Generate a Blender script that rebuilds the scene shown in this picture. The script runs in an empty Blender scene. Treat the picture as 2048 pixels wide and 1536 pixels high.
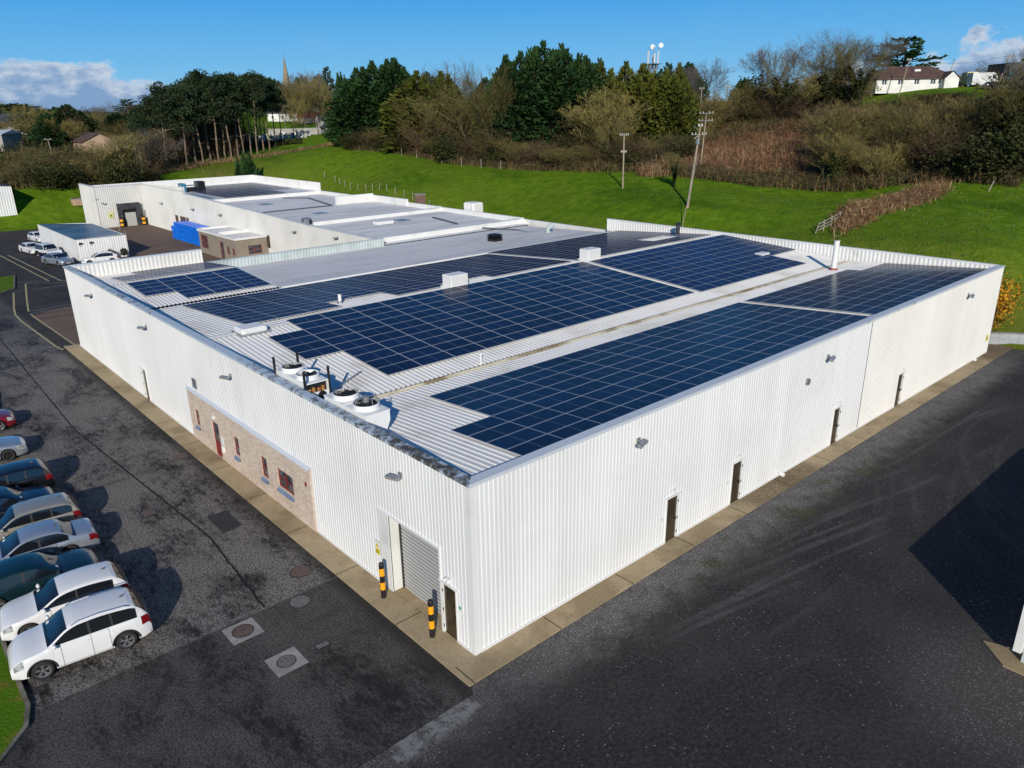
import bpy, math, random
import numpy as np
from math import radians as R, sin, cos, pi, sqrt
from mathutils import Vector, Matrix
random.seed(7); rng = np.random.default_rng(7)
scn = bpy.context.scene
COL = scn.collection

# ------------------------------------------------------------------ camera
S = 1.12
FPX, PITCH, ROLL, YAW = 1511.603, 19.829, -0.843, 48.416
CAM = np.array([-11.89*S, -15.295*S, 15.975*S])
def _rot():
    y, p, r = R(YAW), R(PITCH), R(ROLL)
    f = np.array([cos(p)*cos(y), cos(p)*sin(y), -sin(p)])
    rt = np.array([sin(y), -cos(y), 0]); up = np.cross(rt, f)
    return cos(r)*rt+sin(r)*up, -sin(r)*rt+cos(r)*up, f
RT, UP, FW = _rot()
def ray(px, py):
    d = FW+RT*(px-1024)/FPX-UP*(py-768)/FPX
    return d/np.linalg.norm(d)
def at(px, py, z=0.0):
    d = ray(px, py); return CAM+d*((z-CAM[2])/d[2])
def onx(px, py, X):
    d = ray(px, py); return CAM+d*((X-CAM[0])/d[0])
def far(px, d, py=250):
    "plan position at horizontal distance d in the direction of column px"
    v = ray(px, py); h = v[:2]/np.linalg.norm(v[:2]); return CAM[0]+h[0]*d, CAM[1]+h[1]*d
def height_at(px, py, d):
    v = ray(px, py); return CAM[2]+v[2]/np.linalg.norm(v[:2])*d
cd = bpy.data.cameras.new('camera'); cam = bpy.data.objects.new('camera', cd); COL.objects.link(cam)
cd.sensor_width = 36; cd.lens = FPX*36/2048; cd.clip_start = 0.5; cd.clip_end = 9000
m = Matrix(((RT[0], UP[0], -FW[0], CAM[0]), (RT[1], UP[1], -FW[1], CAM[1]), (RT[2], UP[2], -FW[2], CAM[2]), (0, 0, 0, 1)))
cam.matrix_world = m
scn.camera = cam

# ------------------------------------------------------------------ light
SUN_EL = 23.0; SH = math.atan2(0.755, 0.656)       # heading in which shadows fall
sd = Vector((cos(SH)*cos(R(SUN_EL)), sin(SH)*cos(R(SUN_EL)), -sin(R(SUN_EL))))
sl = bpy.data.lights.new('sun', 'SUN'); sl.energy = 4.45; sl.angle = R(0.5); sl.color = (1.0, 0.93, 0.81)
so = bpy.data.objects.new('sun', sl); COL.objects.link(so)
so.rotation_euler = sd.to_track_quat('-Z', 'Y').to_euler()
so.location = (-40, -40, 60)
w = bpy.data.worlds.new("World"); scn.world = w; w.use_nodes = True
nt = w.node_tree; nt.nodes.clear()
def N(nt, typ, **k):
    n = nt.nodes.new(typ)
    for a, b in k.items():
        if a.startswith('i_'):
            key = a[2:]; n.inputs[int(key) if key.isdigit() else key].default_value = b
        else: setattr(n, a, b)
    return n
def lnk(nt, a, b): nt.links.new(a, b)
def math_(nt, op, a, b=None, c=None, clamp=False):
    n = nt.nodes.new('ShaderNodeMath'); n.operation = op; n.use_clamp = clamp
    for i, v in enumerate((a, b, c)):
        if v is None: continue
        if hasattr(v, 'is_output') or hasattr(v, 'links'): nt.links.new(v, n.inputs[i])
        else: n.inputs[i].default_value = v
    return n.outputs[0]
def mixc(nt, fac, a, b, mode='MIX'):
    n = nt.nodes.new('ShaderNodeMix'); n.data_type = 'RGBA'; n.blend_type = mode; n.clamp_factor = True
    for sock, v in ((n.inputs[0], fac), (n.inputs[6], a), (n.inputs[7], b)):
        if hasattr(v, 'links'): nt.links.new(v, sock)
        elif isinstance(v, (int, float)): sock.default_value = v
        else: sock.default_value = (*v, 1) if len(v) == 3 else v
    return n.outputs[2]
def ramp(nt, fac, stops):
    n = nt.nodes.new('ShaderNodeValToRGB'); cr = n.color_ramp
    while len(cr.elements) > 2: cr.elements.remove(cr.elements[-1])
    for i, (p, c) in enumerate(stops):
        e = cr.elements[i] if i < 2 else cr.elements.new(p)
        e.position = p
        e.color = (c, c, c, 1) if isinstance(c, (int, float)) else (*c, 1)
    nt.links.new(fac, n.inputs[0]); return n.outputs[0]
def mapr(nt, v, a, b, c=0.0, d=1.0, smooth=True):
    n = nt.nodes.new('ShaderNodeMapRange'); n.interpolation_type = 'SMOOTHSTEP' if smooth else 'LINEAR'
    nt.links.new(v, n.inputs[0])
    for i, x in enumerate((a, b, c, d)): n.inputs[i+1].default_value = x
    return n.outputs[0]
def noise(nt, vec, scale, detail=4, rough=0.55, out=0, dist=0.0):
    n = nt.nodes.new('ShaderNodeTexNoise'); n.inputs['Scale'].default_value = scale
    n.inputs['Detail'].default_value = detail; n.inputs['Roughness'].default_value = rough; n.inputs['Distortion'].default_value = dist
    if vec is not None: nt.links.new(vec, n.inputs['Vector'])
    return n.outputs[out]
sky = N(nt, 'ShaderNodeTexSky', sky_type='NISHITA', sun_disc=False, sun_elevation=R(SUN_EL), air_density=1.0, dust_density=0.15, ozone_density=2.2)
sky.sun_rotation = math.atan2(-sd.x, -sd.y)
tc = N(nt, 'ShaderNodeTexCoord'); sx = N(nt, 'ShaderNodeSeparateXYZ'); lnk(nt, tc.outputs['Generated'], sx.inputs[0])
az = math_(nt, 'ARCTAN2', sx.outputs[1], sx.outputs[0])
el = math_(nt, 'ARCSINE', sx.outputs[2])
azd = math_(nt, 'MULTIPLY', math_(nt, 'SUBTRACT', az, R(YAW)), 57.2958)     # + is to the left of the view
eld = math_(nt, 'MULTIPLY', el, 57.2958)
cv = N(nt, 'ShaderNodeCombineXYZ'); lnk(nt, math_(nt, 'MULTIPLY', azd, 0.55), cv.inputs[0]); lnk(nt, eld, cv.inputs[1])
n1 = noise(nt, cv.outputs[0], 0.55, 9, 0.58, dist=0.15)
n2 = noise(nt, cv.outputs[0], 1.7, 6, 0.6)
# cloud bank low on the left, a cumulus tower low on the right
def bump_el(a0, a1, wid, top):
    inside = math_(nt, 'MULTIPLY', mapr(nt, azd, a0-wid, a0+wid), mapr(nt, azd, a1-wid, a1+wid, 1, 0))
    return math_(nt, 'MULTIPLY', inside, top)
topL = bump_el(21.5, 75, 4.5, 3.2); topR = bump_el(-32.8, -28.4, 1.2, 4.3); topR2 = bump_el(-75, -19, 3.0, 2.6); topB = bump_el(60, 400, 10, 9)
top = math_(nt, 'MAXIMUM', math_(nt, 'MAXIMUM', topL, topR), math_(nt, 'MAXIMUM', topB, topR2))
rel = math_(nt, 'SUBTRACT', math_(nt, 'ADD', top, math_(nt, 'MULTIPLY', math_(nt, 'SUBTRACT', n1, 0.5), 6.0)), eld)
dens = mapr(nt, rel, 0.0, 0.75)
dens = math_(nt, 'MULTIPLY', dens, mapr(nt, top, 0.3, 1.6))
bright = mapr(nt, math_(nt, 'ADD', rel, math_(nt, 'MULTIPLY', math_(nt, 'SUBTRACT', n2, 0.5), 3.5)), 2.1, 0.1)
ccol = mixc(nt, bright, (2.5, 4.0, 6.6), (6.9, 7.7, 8.8))
# thin high wisps
wis = noise(nt, cv.outputs[0], 0.16, 8, 0.62, dist=0.6)
wisp = math_(nt, 'MULTIPLY', mapr(nt, wis, 0.52, 0.82), 0.09)
# physical sky mostly replaced by a blue ramp, darkened overhead to cut fill light
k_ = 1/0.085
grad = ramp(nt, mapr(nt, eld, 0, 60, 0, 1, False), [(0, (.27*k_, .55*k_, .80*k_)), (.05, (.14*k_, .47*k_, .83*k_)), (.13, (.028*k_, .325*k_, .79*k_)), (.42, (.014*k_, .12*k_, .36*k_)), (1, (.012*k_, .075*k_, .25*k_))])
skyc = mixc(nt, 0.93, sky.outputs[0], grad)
skyc = mixc(nt, wisp, skyc, (6.0, 7.0, 8.0))
skyc = mixc(nt, math_(nt, 'MULTIPLY', dens, 0.93), skyc, ccol)
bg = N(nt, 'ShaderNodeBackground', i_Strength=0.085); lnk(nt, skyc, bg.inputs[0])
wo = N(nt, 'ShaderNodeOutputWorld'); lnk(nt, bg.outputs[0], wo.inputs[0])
scn.view_settings.view_transform = 'Standard'; scn.view_settings.look = 'None'
scn.view_settings.exposure = 0.0; scn.view_settings.gamma = 1
scn.render.engine = 'CYCLES'

# ------------------------------------------------------------------ materials
MATS = {}
def mat(name, col, rough=0.6, col2=None, scale=1.0, detail=5, lo=0.35, hi=0.65, metal=0.0, coat=0.0, bump=0.0, bscale=8.0, spec=0.5, obj=False, island=0.0):
    if name in MATS: return MATS[name]
    mt = bpy.data.materials.new(name); mt.use_nodes = True; nt = mt.node_tree
    b = nt.nodes['Principled BSDF']; b.inputs['Base Color'].default_value = (*col, 1)
    b.inputs['Roughness'].default_value = rough; b.inputs['Metallic'].default_value = metal
    b.inputs['Coat Weight'].default_value = coat; b.inputs['Coat Roughness'].default_value = 0.06
    b.inputs['Specular IOR Level'].default_value = spec
    if obj: vec = nt.nodes.new('ShaderNodeTexCoord').outputs['Object']
    else: vec = nt.nodes.new('ShaderNodeNewGeometry').outputs['Position']
    out = None
    if col2 is not None:
        f = mapr(nt, noise(nt, vec, scale, detail), lo, hi)
        out = mixc(nt, f, col, col2)
    if island:
        g = nt.nodes.new('ShaderNodeNewGeometry'); 
        oi = nt.nodes.new('ShaderNodeObjectInfo')
        r = math_(nt, 'ADD', math_(nt, 'MULTIPLY', math_(nt, 'SUBTRACT', g.outputs['Random Per Island'], 0.5), island), 1.0)
        r2 = math_(nt, 'ADD', math_(nt, 'MULTIPLY', math_(nt, 'SUBTRACT', oi.outputs['Random'], 0.5), island*0.6), 1.0)
        h = nt.nodes.new('ShaderNodeHueSaturation'); lnk(nt, math_(nt, 'MULTIPLY', r, r2), h.inputs['Value'])
        lnk(nt, math_(nt, 'ADD', math_(nt, 'MULTIPLY', math_(nt, 'SUBTRACT', g.outputs['Random Per Island'], 0.5), island*0.06), 0.5), h.inputs['Hue'])
        if out is not None: lnk(nt, out, h.inputs['Color'])
        else: h.inputs['Color'].default_value = (*col, 1)
        out = h.outputs[0]
    if out is not None: lnk(nt, out, b.inputs['Base Color'])
    if bump:
        bn = N(nt, 'ShaderNodeBump', i_Strength=bump, i_Distance=0.05); lnk(nt, noise(nt, vec, bscale, 5, 0.6), bn.inputs['Height']); lnk(nt, bn.outputs[0], b.inputs['Normal'])
    MATS[name] = mt; return mt

# ------------------------------------------------------------------ mesh builder
class MB:
    def __init__(s): s.v = []; s.f = []; s.mi = []
    def add(s, vs, fs, mi=0):
        o = len(s.v); s.v += [tuple(map(float, p)) for p in vs]; s.f += [tuple(i+o for i in f) for f in fs]; s.mi += [mi]*len(fs)
    def quad(s, a, b, c, d, mi=0): s.add([a, b, c, d], [(0, 1, 2, 3)], mi)
    def box(s, x0, x1, y0, y1, z0, z1, mi=0):
        if x0 > x1: x0, x1 = x1, x0
        if y0 > y1: y0, y1 = y1, y0
        if z0 > z1: z0, z1 = z1, z0
        s.add([(x0, y0, z0), (x1, y0, z0), (x1, y1, z0), (x0, y1, z0), (x0, y0, z1), (x1, y0, z1), (x1, y1, z1), (x0, y1, z1)],
              [(3, 2, 1, 0), (4, 5, 6, 7), (0, 1, 5, 4), (1, 2, 6, 5), (2, 3, 7, 6), (3, 0, 4, 7)], mi)
    def cbox(s, x0, x1, y0, y1, z0, z1, c=0.03, mi=0):
        "box with bevelled vertical and top edges"
        P = [(x0+c, y0), (x1-c, y0), (x1, y0+c), (x1, y1-c), (x1-c, y1), (x0+c, y1), (x0, y1-c), (x0, y0+c)]
        cx, cy = (x0+x1)/2, (y0+y1)/2
        sh = lambda p: (p[0]+(c if p[0] < cx else -c), p[1]+(c if p[1] < cy else -c))
        L = [[(p[0], p[1], z0) for p in P], [(p[0], p[1], z1-c) for p in P], [(*sh(p), z1) for p in P]]
        s.loft(L, mi=mi, caps=True)
    def loft(s, rings, mi=0, caps=False, closed=True):
        n = len(rings[0]); vs = [p for r in rings for p in r]; fs = []
        for i in range(len(rings)-1):
            for j in range(n if closed else n-1):
                k = (j+1) % n
                fs.append((i*n+j, i*n+k, (i+1)*n+k, (i+1)*n+j))
        if caps:
            fs.append(tuple(range(n))[::-1]); fs.append(tuple((len(rings)-1)*n+i for i in range(n)))
        s.add(vs, fs, mi)
    def tube(s, p0, p1, r0, r1=None, n=8, mi=0, caps=True):
        r1 = r0 if r1 is None else r1
        p0 = Vector(p0); p1 = Vector(p1); d = (p1-p0)
        if d.length < 1e-6: return
        q = d.to_track_quat('Z', 'Y'); X = q @ Vector((1, 0, 0)); Y = q @ Vector((0, 1, 0))
        s.loft([[p+(X*cos(2*pi*i/n)+Y*sin(2*pi*i/n))*r for i in range(n)] for p, r in ((p0, r0), (p1, r1))], mi, caps)
    def lathe(s, c, prof, n=20, axis='z', mi=0, caps=False):
        rings = []
        for r, h in prof:
            ring = []
            for i in range(n):
                a = 2*pi*i/n; u, v = r*cos(a), r*sin(a)
                ring.append((c[0]+u, c[1]+v, c[2]+h) if axis == 'z' else ((c[0]+u, c[1]+h, c[2]+v) if axis == 'y' else (c[0]+h, c[1]+u, c[2]+v)))
            rings.append(ring)
        s.loft(rings, mi, caps)
    def prism(s, poly, z0, z1, mi=0):
        n = len(poly)
        s.add([(x, y, z0) for x, y in poly]+[(x, y, z1) for x, y in poly],
              [tuple(range(n))[::-1], tuple(range(n, 2*n))]+[(i, (i+1) % n, n+(i+1) % n, n+i) for i in range(n)], mi)
    def xform(s, M, i0=0):
        M = Matrix(M)
        for i in range(i0, len(s.v)): s.v[i] = tuple(M @ Vector(s.v[i]))
    def mesh(s, name, mats, smooth=False):
        me = bpy.data.meshes.new(name); me.from_pydata(s.v, [], s.f)
        for m_ in (mats if isinstance(mats, (list, tuple)) else [mats]): me.materials.append(m_)
        if any(s.mi): me.polygons.foreach_set('material_index', s.mi)
        if smooth: me.polygons.foreach_set('use_smooth', [True]*len(s.f))
        me.update(); return me
    def build(s, name, mats, parent=None, smooth=False, loc=None):
        o = bpy.data.objects.new(name, s.mesh(name, mats, smooth)); COL.objects.link(o)
        if parent is not None: o.parent = parent
        if loc is not None: o.location = loc
        return o
def islands(mb):
    "one builder per connected piece"
    par = list(range(len(mb.v))); key = {}
    def find(i):
        while par[i] != i: par[i] = par[par[i]]; i = par[i]
        return i
    for i, p in enumerate(mb.v):
        k = tuple(round(c, 3) for c in p)
        if k in key: par[find(i)] = find(key[k])
        else: key[k] = i
    for f in mb.f:
        for a, c in zip(f, f[1:]): par[find(a)] = find(c)
    out = {}
    for f, m_ in zip(mb.f, mb.mi):
        o = out.setdefault(find(f[0]), MB()); o.add([mb.v[k] for k in f], [tuple(range(len(f)))], m_)
    return list(out.values())
def tag(o, label=None, cat=None, group=None, kind=None):
    if label: o['label'] = label
    if cat: o['category'] = cat
    if group: o['group'] = group
    if kind: o['kind'] = kind
    return o
def thing(name, label, cat, loc=(0, 0, 0), rz=0.0, group=None):
    o = bpy.data.objects.new(name, None); COL.objects.link(o); o.empty_display_size = 0.3
    o.location = loc; o.rotation_euler = (0, 0, rz)
    return tag(o, label, cat, group)
def copy_tree(o, parent=None, loc=None, rz=None, label=None):
    c = o.copy(); COL.objects.link(c)
    if parent is not None: c.parent = parent
    if loc is not None: c.location = loc
    if rz is not None: c.rotation_euler = (0, 0, rz)
    if label: c['label'] = label
    for ch in o.children: copy_tree(ch, c)
    return c
_ord = ['', 'first', 'second', 'third', 'fourth', 'fifth', 'sixth', 'seventh', 'eighth', 'ninth', 'tenth', 'eleventh', 'twelfth', 'thirteenth', 'fourteenth', 'fifteenth', 'sixteenth', 'seventeenth', 'eighteenth', 'nineteenth', 'twentieth']
def ORD(n):
    if n <= 20: return _ord[n]
    t = {2: 'twenty', 3: 'thirty', 4: 'forty', 5: 'fifty', 6: 'sixty', 7: 'seventy', 8: 'eighty', 9: 'ninety'}[n//10]
    return t+'-'+_ord[n % 10] if n % 10 else t[:-1]+'ieth'

# corrugated sheet along x or y
def corr(mb, ax, a0, a1, z0, z1, const, sgn, pitch=0.2, depth=0.017, mi=0, zt=None):
    pts = []; a = a0; k0 = math.floor(a0/pitch)
    prof = [(0, 1), (0.42, 1), (0.52, 0), (0.9, 0)]
    k = k0
    while k*pitch < a1:
        for u, h in prof:
            t = (k+u)*pitch
            if a0 <= t <= a1: pts.append((t, h))
        k += 1
    def hat(t):
        u = t/pitch-math.floor(t/pitch); return float(np.interp(u, [0, .42, .52, .9, 1.0], [1, 1, 0, 0, 1]))
    pts = [(a0, hat(a0))]+[p for p in pts if a0+1e-4 < p[0] < a1-1e-4]+[(a1, hat(a1))]
    v = []
    for t, h in pts:
        o = const+sgn*depth*h
        zz = z1 if zt is None else zt(t)
        v += [(o, t, z0), (o, t, zz)] if ax == 'y' else [(t, o, z0), (t, o, zz)]
    flip = (sgn < 0) == (ax == 'y')
    mb.add(v, [(2*i, 2*i+1, 2*i+3, 2*i+2) if flip else (2*i, 2*i+2, 2*i+3, 2*i+1) for i in range(len(pts)-1)], mi)
def corr_roof(mb, x0, x1, ys, zf, pitch=0.28, depth=0.035, mi=0):
    pts = []; k = math.floor(x0/pitch)
    while k*pitch < x1:
        for u, h in [(0, 1), (0.3, 1), (0.42, 0), (0.88, 0)]:
            t = (k+u)*pitch
            if x0 <= t <= x1: pts.append((t, h))
        k += 1
    n = len(pts); v = [(t, y, zf(y)+depth*h) for y in ys for t, h in pts]
    mb.add(v, [(j*n+i, j*n+i+1, (j+1)*n+i+1, (j+1)*n+i) for j in range(len(ys)-1) for i in range(n-1)], mi)
# ------------------------------------------------------------------ ground materials
def ground_mat(name):
    mt = bpy.data.materials.new(name); mt.use_nodes = True; nt = mt.node_tree
    return mt, nt, nt.nodes['Principled BSDF'], nt.nodes.new('ShaderNodeNewGeometry').outputs['Position']
def finish(nt, b, col, rough, height=None, strength=0.5, dist=0.03, spec=0.12):
    lnk(nt, col, b.inputs['Base Color'])
    if hasattr(rough, 'links'): lnk(nt, rough, b.inputs['Roughness'])
    else: b.inputs['Roughness'].default_value = rough
    b.inputs['Specular IOR Level'].default_value = spec
    if height is not None:
        bn = N(nt, 'ShaderNodeBump', i_Strength=strength, i_Distance=dist); lnk(nt, height, bn.inputs['Height']); lnk(nt, bn.outputs[0], b.inputs['Normal'])
def sep(nt, vec):
    n = nt.nodes.new('ShaderNodeSeparateXYZ'); lnk(nt, vec, n.inputs[0]); return n.outputs
def stretch(nt, vec, sx_, sy_, rot=0.0):
    mp = nt.nodes.new('ShaderNodeMapping'); lnk(nt, vec, mp.inputs[0]); mp.inputs['Scale'].default_value = (sx_, sy_, 1); mp.inputs['Rotation'].default_value = (0, 0, rot); return mp.outputs[0]
def line_mask(nt, X, Y, p, q, wd, wob=None, fade=0.0):
    "1 along the segment p-q"
    (ax_, ay), (bx, by) = p, q; L = math.hypot(bx-ax_, by-ay); ux, uy = (bx-ax_)/L, (by-ay)/L
    dx = math_(nt, 'SUBTRACT', X, ax_); dy = math_(nt, 'SUBTRACT', Y, ay)
    t = math_(nt, 'ADD', math_(nt, 'MULTIPLY', dx, ux), math_(nt, 'MULTIPLY', dy, uy))
    d = math_(nt, 'ADD', math_(nt, 'MULTIPLY', dx, -uy), math_(nt, 'MULTIPLY', dy, ux))
    if wob is not None: d = math_(nt, 'ADD', d, wob)
    mk = mapr(nt, math_(nt, 'ABSOLUTE', d), wd*0.4, wd, 1, 0)
    if fade: return mul(nt, mk, mapr(nt, t, 0, fade), mapr(nt, t, L-fade, L, 1, 0))
    return math_(nt, 'MULTIPLY', mk, math_(nt, 'MULTIPLY', math_(nt, 'GREATER_THAN', t, 0), math_(nt, 'LESS_THAN', t, L)))
def arc_mask(nt, X, Y, c, r, wd):
    dx = math_(nt, 'SUBTRACT', X, c[0]); dy = math_(nt, 'SUBTRACT', Y, c[1])
    d = math_(nt, 'SQRT', math_(nt, 'ADD', math_(nt, 'MULTIPLY', dx, dx), math_(nt, 'MULTIPLY', dy, dy)))
    return mapr(nt, math_(nt, 'ABSOLUTE', math_(nt, 'SUBTRACT', d, r)), wd*0.5, wd, 1, 0)
def vmax(nt, *a):
    o = a[0]
    for x in a[1:]: o = math_(nt, 'MAXIMUM', o, x)
    return o
def mul(nt, *a):
    if isinstance(a[0], float): a = (*a[1:], a[0])
    o = a[0]
    for x in a[1:]: o = math_(nt, 'MULTIPLY', o, x)
    return o

# old tarmac of the car park: worn, blotchy, newer black strip in front
M_TAR, nt, b, pos = ground_mat('tarmac')
X, Y, Z = sep(nt, pos)
fine = noise(nt, pos, 14, 3, 0.7); speck = noise(nt, pos, 32, 2, 0.6)
st = stretch(nt, pos, 1.0, 0.55, 0.5)
worn = noise(nt, st, 0.42, 6, 0.68, dist=0.4); worn2 = noise(nt, stretch(nt, pos, 1.5, 0.7, -0.3), 3.4, 6, 0.74, dist=0.8)
wob = math_(nt, 'MULTIPLY', math_(nt, 'SUBTRACT', noise(nt, pos, 1.6, 3), 0.5), 0.25)
old = mapr(nt, math_(nt, 'ADD', Y, wob), 7.55, 7.65)                            # old surface beyond this line
base = mixc(nt, mapr(nt, worn, 0.35, 0.7), (0.018, 0.0165, 0.016), (0.038, 0.035, 0.033))
wm = mul(nt, mapr(nt, math_(nt, 'ADD', math_(nt, 'MULTIPLY', worn, 0.75), math_(nt, 'MULTIPLY', worn2, 0.6)), 0.52, 0.74), mapr(nt, fine, 0.36, 0.60))
oldm = math_(nt, 'ADD', mul(nt, old, 0.55), 0.3)
col = mixc(nt, mul(nt, wm, oldm), base, (0.27, 0.25, 0.23))
# pale scuffed streaks near the covers
dk = mapr(nt, noise(nt, stretch(nt, pos, 0.5, 1.4, 0.25), 0.5, 5, 0.6), 0.52, 0.80)
col = mixc(nt, mul(nt, dk, 0.62), col, (0.012, 0.012, 0.014))
# wet dark strip along the apron, dusty track of the wheels
edge = mapr(nt, math_(nt, 'ADD', X, wob), -1.9, -1.3)
col = mixc(nt, mul(nt, edge, 0.65), col, (0.02, 0.018, 0.016))
far_ = mapr(nt, Y, 50, 75)
streak = mapr(nt, noise(nt, stretch(nt, pos, 0.35, 2.2, 0.1), 0.8, 5, 0.65), 0.45, 0.72)
col = mixc(nt, mul(nt, far_, 0.5), col, mixc(nt, streak, (0.034, 0.031, 0.033), (0.085, 0.072, 0.066)))
# longitudinal joint
cr = vmax(nt, line_mask(nt, X, Y, (-4.25, 7.7), (-3.8, 14.3), 0.07, mul(nt, wob, 0.5)), line_mask(nt, X, Y, (-3.8, 14.3), (-5.05, 32.4), 0.07, mul(nt, wob, 0.5)), line_mask(nt, X, Y, (-5.05, 32.4), (-4.5, 62), 0.06, mul(nt, wob, 0.5)))
col = mixc(nt, mul(nt, cr, 0.9), col, (0.008, 0.008, 0.009))
jl = mul(nt, line_mask(nt, X, Y, (-8.5, 7.6), (-0.9, 7.6), 0.05, wob), 0.6)
col = mixc(nt, jl, col, (0.11, 0.10, 0.095))
col = mixc(nt, mul(nt, math_(nt, 'GREATER_THAN', speck, 0.68), 0.4), col, (0.13, 0.125, 0.12))
finish(nt, b, col, mapr(nt, worn, 0.3, 0.7, 0.7, 0.95), math_(nt, 'ADD', fine, math_(nt, 'MULTIPLY', speck, 0.8)), 0.55, 0.02)

# black yard on the right: gravel scatter and tyre tracks
M_YARD, nt, b, pos = ground_mat('yard_surface')
X, Y, Z = sep(nt, pos)
fine = noise(nt, pos, 16, 3, 0.7); big = noise(nt, pos, 0.22, 4, 0.6); mid = noise(nt, pos, 1.1, 5, 0.65)
vo = N(nt, 'ShaderNodeTexVoronoi', i_Scale=15.0); lnk(nt, pos, vo.inputs['Vector'])
vo2 = N(nt, 'ShaderNodeTexVoronoi', i_Scale=4.0); lnk(nt, pos, vo2.inputs['Vector'])
rnd = sep(nt, vo.outputs['Color'])[0]; rnd2 = sep(nt, vo2.outputs['Color'])[1]
stone = mul(nt, math_(nt, 'LESS_THAN', vo.outputs['Distance'], 0.34), math_(nt, 'GREATER_THAN', rnd, 0.45))
stone2 = mul(nt, math_(nt, 'LESS_THAN', vo2.outputs['Distance'], 0.10), math_(nt, 'GREATER_THAN', rnd2, 0.95))
base = mixc(nt, mapr(nt, big, 0.35, 0.68), (0.020, 0.0185, 0.019), (0.038, 0.034, 0.032))
base = mixc(nt, mapr(nt, noise(nt, pos, 26, 2, 0.8), 0.45, 0.75, 0, 0.4), base, (0.06, 0.057, 0.055)); base = mixc(nt, mul(nt, mapr(nt, mid, 0.55, 0.75), 0.2), base, (0.06, 0.056, 0.053))
vo3 = N(nt, 'ShaderNodeTexVoronoi', i_Scale=7.5); lnk(nt, pos, vo3.inputs['Vector'])
peb = mul(nt, math_(nt, 'LESS_THAN', vo3.outputs['Distance'], 0.17), math_(nt, 'GREATER_THAN', math_(nt, 'ADD', sep(nt, vo3.outputs['Color'])[2], mapr(nt, noise(nt, pos, 0.7, 5, 0.75), 0.46, 0.76, 0, 0.36)), 1.0))
gr = noise(nt, pos, 7.0, 7, 0.85)
base = mixc(nt, mapr(nt, gr, 0.44, 0.64, 0, 0.7), base, (0.078, 0.073, 0.070)); base = mixc(nt, mapr(nt, gr, 0.46, 0.34, 0, 0.8), base, (0.010, 0.010, 0.011))
# gravel band beside the apron, wider and greener along the middle
yy = math_(nt, 'ADD', Y, math_(nt, 'MULTIPLY', math_(nt, 'SUBTRACT', mid, 0.5), 1.6))
gb = mul(nt, mapr(nt, yy, -3.5, -1.7), mapr(nt, X, -1.5, 6, 0.45, 1.0), mapr(nt, X, 44, 54, 1, 0.4))
gcol = mixc(nt, mapr(nt, fine, 0.35, 0.7), (0.065, 0.06, 0.056), (0.27, 0.255, 0.24))
col = mixc(nt, mul(nt, gb, mapr(nt, mid, 0.25, 0.6, 0.35, 0.85)), base, gcol)
moss = mul(nt, mapr(nt, noise(nt, pos, 0.5, 5, 0.6), 0.5, 0.66), mapr(nt, yy, -3.7, -2.9), mapr(nt, X, 6, 10), mapr(nt, X, 30, 38, 1, 0), mapr(nt, Y, -1.3, -1.9))
col = mixc(nt, mul(nt, moss, 0.8, mapr(nt, fine, 0.3, 0.6)), col, (0.06, 0.062, 0.018))
gsc = mul(nt, math_(nt, 'ADD', mul(nt, gb, 0.9), mapr(nt, noise(nt, pos, 0.35, 4, 0.7), 0.52, 0.74, 0.0, 0.22)), stone)
corner = mapr(nt, math_(nt, 'SQRT', math_(nt, 'ADD', math_(nt, 'POWER', math_(nt, 'SUBTRACT', X, 11.5), 2.0), math_(nt, 'POWER', math_(nt, 'ADD', Y, 13.5), 2.0))), 1.0, 5.5, 0.6, 0)
gsc = math_(nt, 'MAXIMUM', gsc, mul(nt, corner, stone))
col = mixc(nt, corner, col, mixc(nt, fine, (0.035, 0.033, 0.032), (0.15, 0.13, 0.11)))
col = mixc(nt, gsc, col, mixc(nt, rnd, (0.05, 0.047, 0.045), (0.36, 0.35, 0.34)))
col = mixc(nt, mul(nt, peb, 0.85), col, (0.27, 0.265, 0.26))
# tyre tracks
A = at
def P2(px, py): p = at(px, py, 0); return (p[0], p[1])
trk = []
_r = random.Random(4)
def trk_(p, q, w_, k):
    a, c = P2(*p), P2(*q); l_ = math.hypot(c[0]-a[0], c[1]-a[1]); nx_, ny_ = -(c[1]-a[1])/l_*1.55, (c[0]-a[0])/l_*1.55; wb = math_(nt, 'MULTIPLY', math_(nt, 'SUBTRACT', noise(nt, stretch(nt, pos, 1, 1, k*.7), 0.05, 1), 0.5), 3.0)
    trk.append(mul(nt, vmax(nt, line_mask(nt, X, Y, a, c, w_, wb, 4.0), line_mask(nt, X, Y, (a[0]+nx_, a[1]+ny_), (c[0]+nx_, c[1]+ny_), w_, wb, 4.0)), mapr(nt, noise(nt, stretch(nt, pos, 1, 1, k), 0.13, 2), 0.32, 0.55, 0.15, 0.9)))
for n_, (p, q) in enumerate((((1105, 1290), (1560, 1075)), ((1010, 1400), (1480, 1130)), ((1060, 1440), (1600, 1120)), ((1250, 1180), (2040, 800)), ((1200, 1270), (1800, 1000)), ((1290, 1150), (1700, 960)), ((1140, 1210), (1470, 1075)), ((1330, 1240), (1830, 1050)), ((1420, 1080), (1990, 800)), ((1180, 1340), (1700, 1110)), ((1280, 1230), (1900, 930)), ((1560, 990), (1960, 810)))): trk_(p, q, .15 if n_ % 2 else .2, n_)
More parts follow.
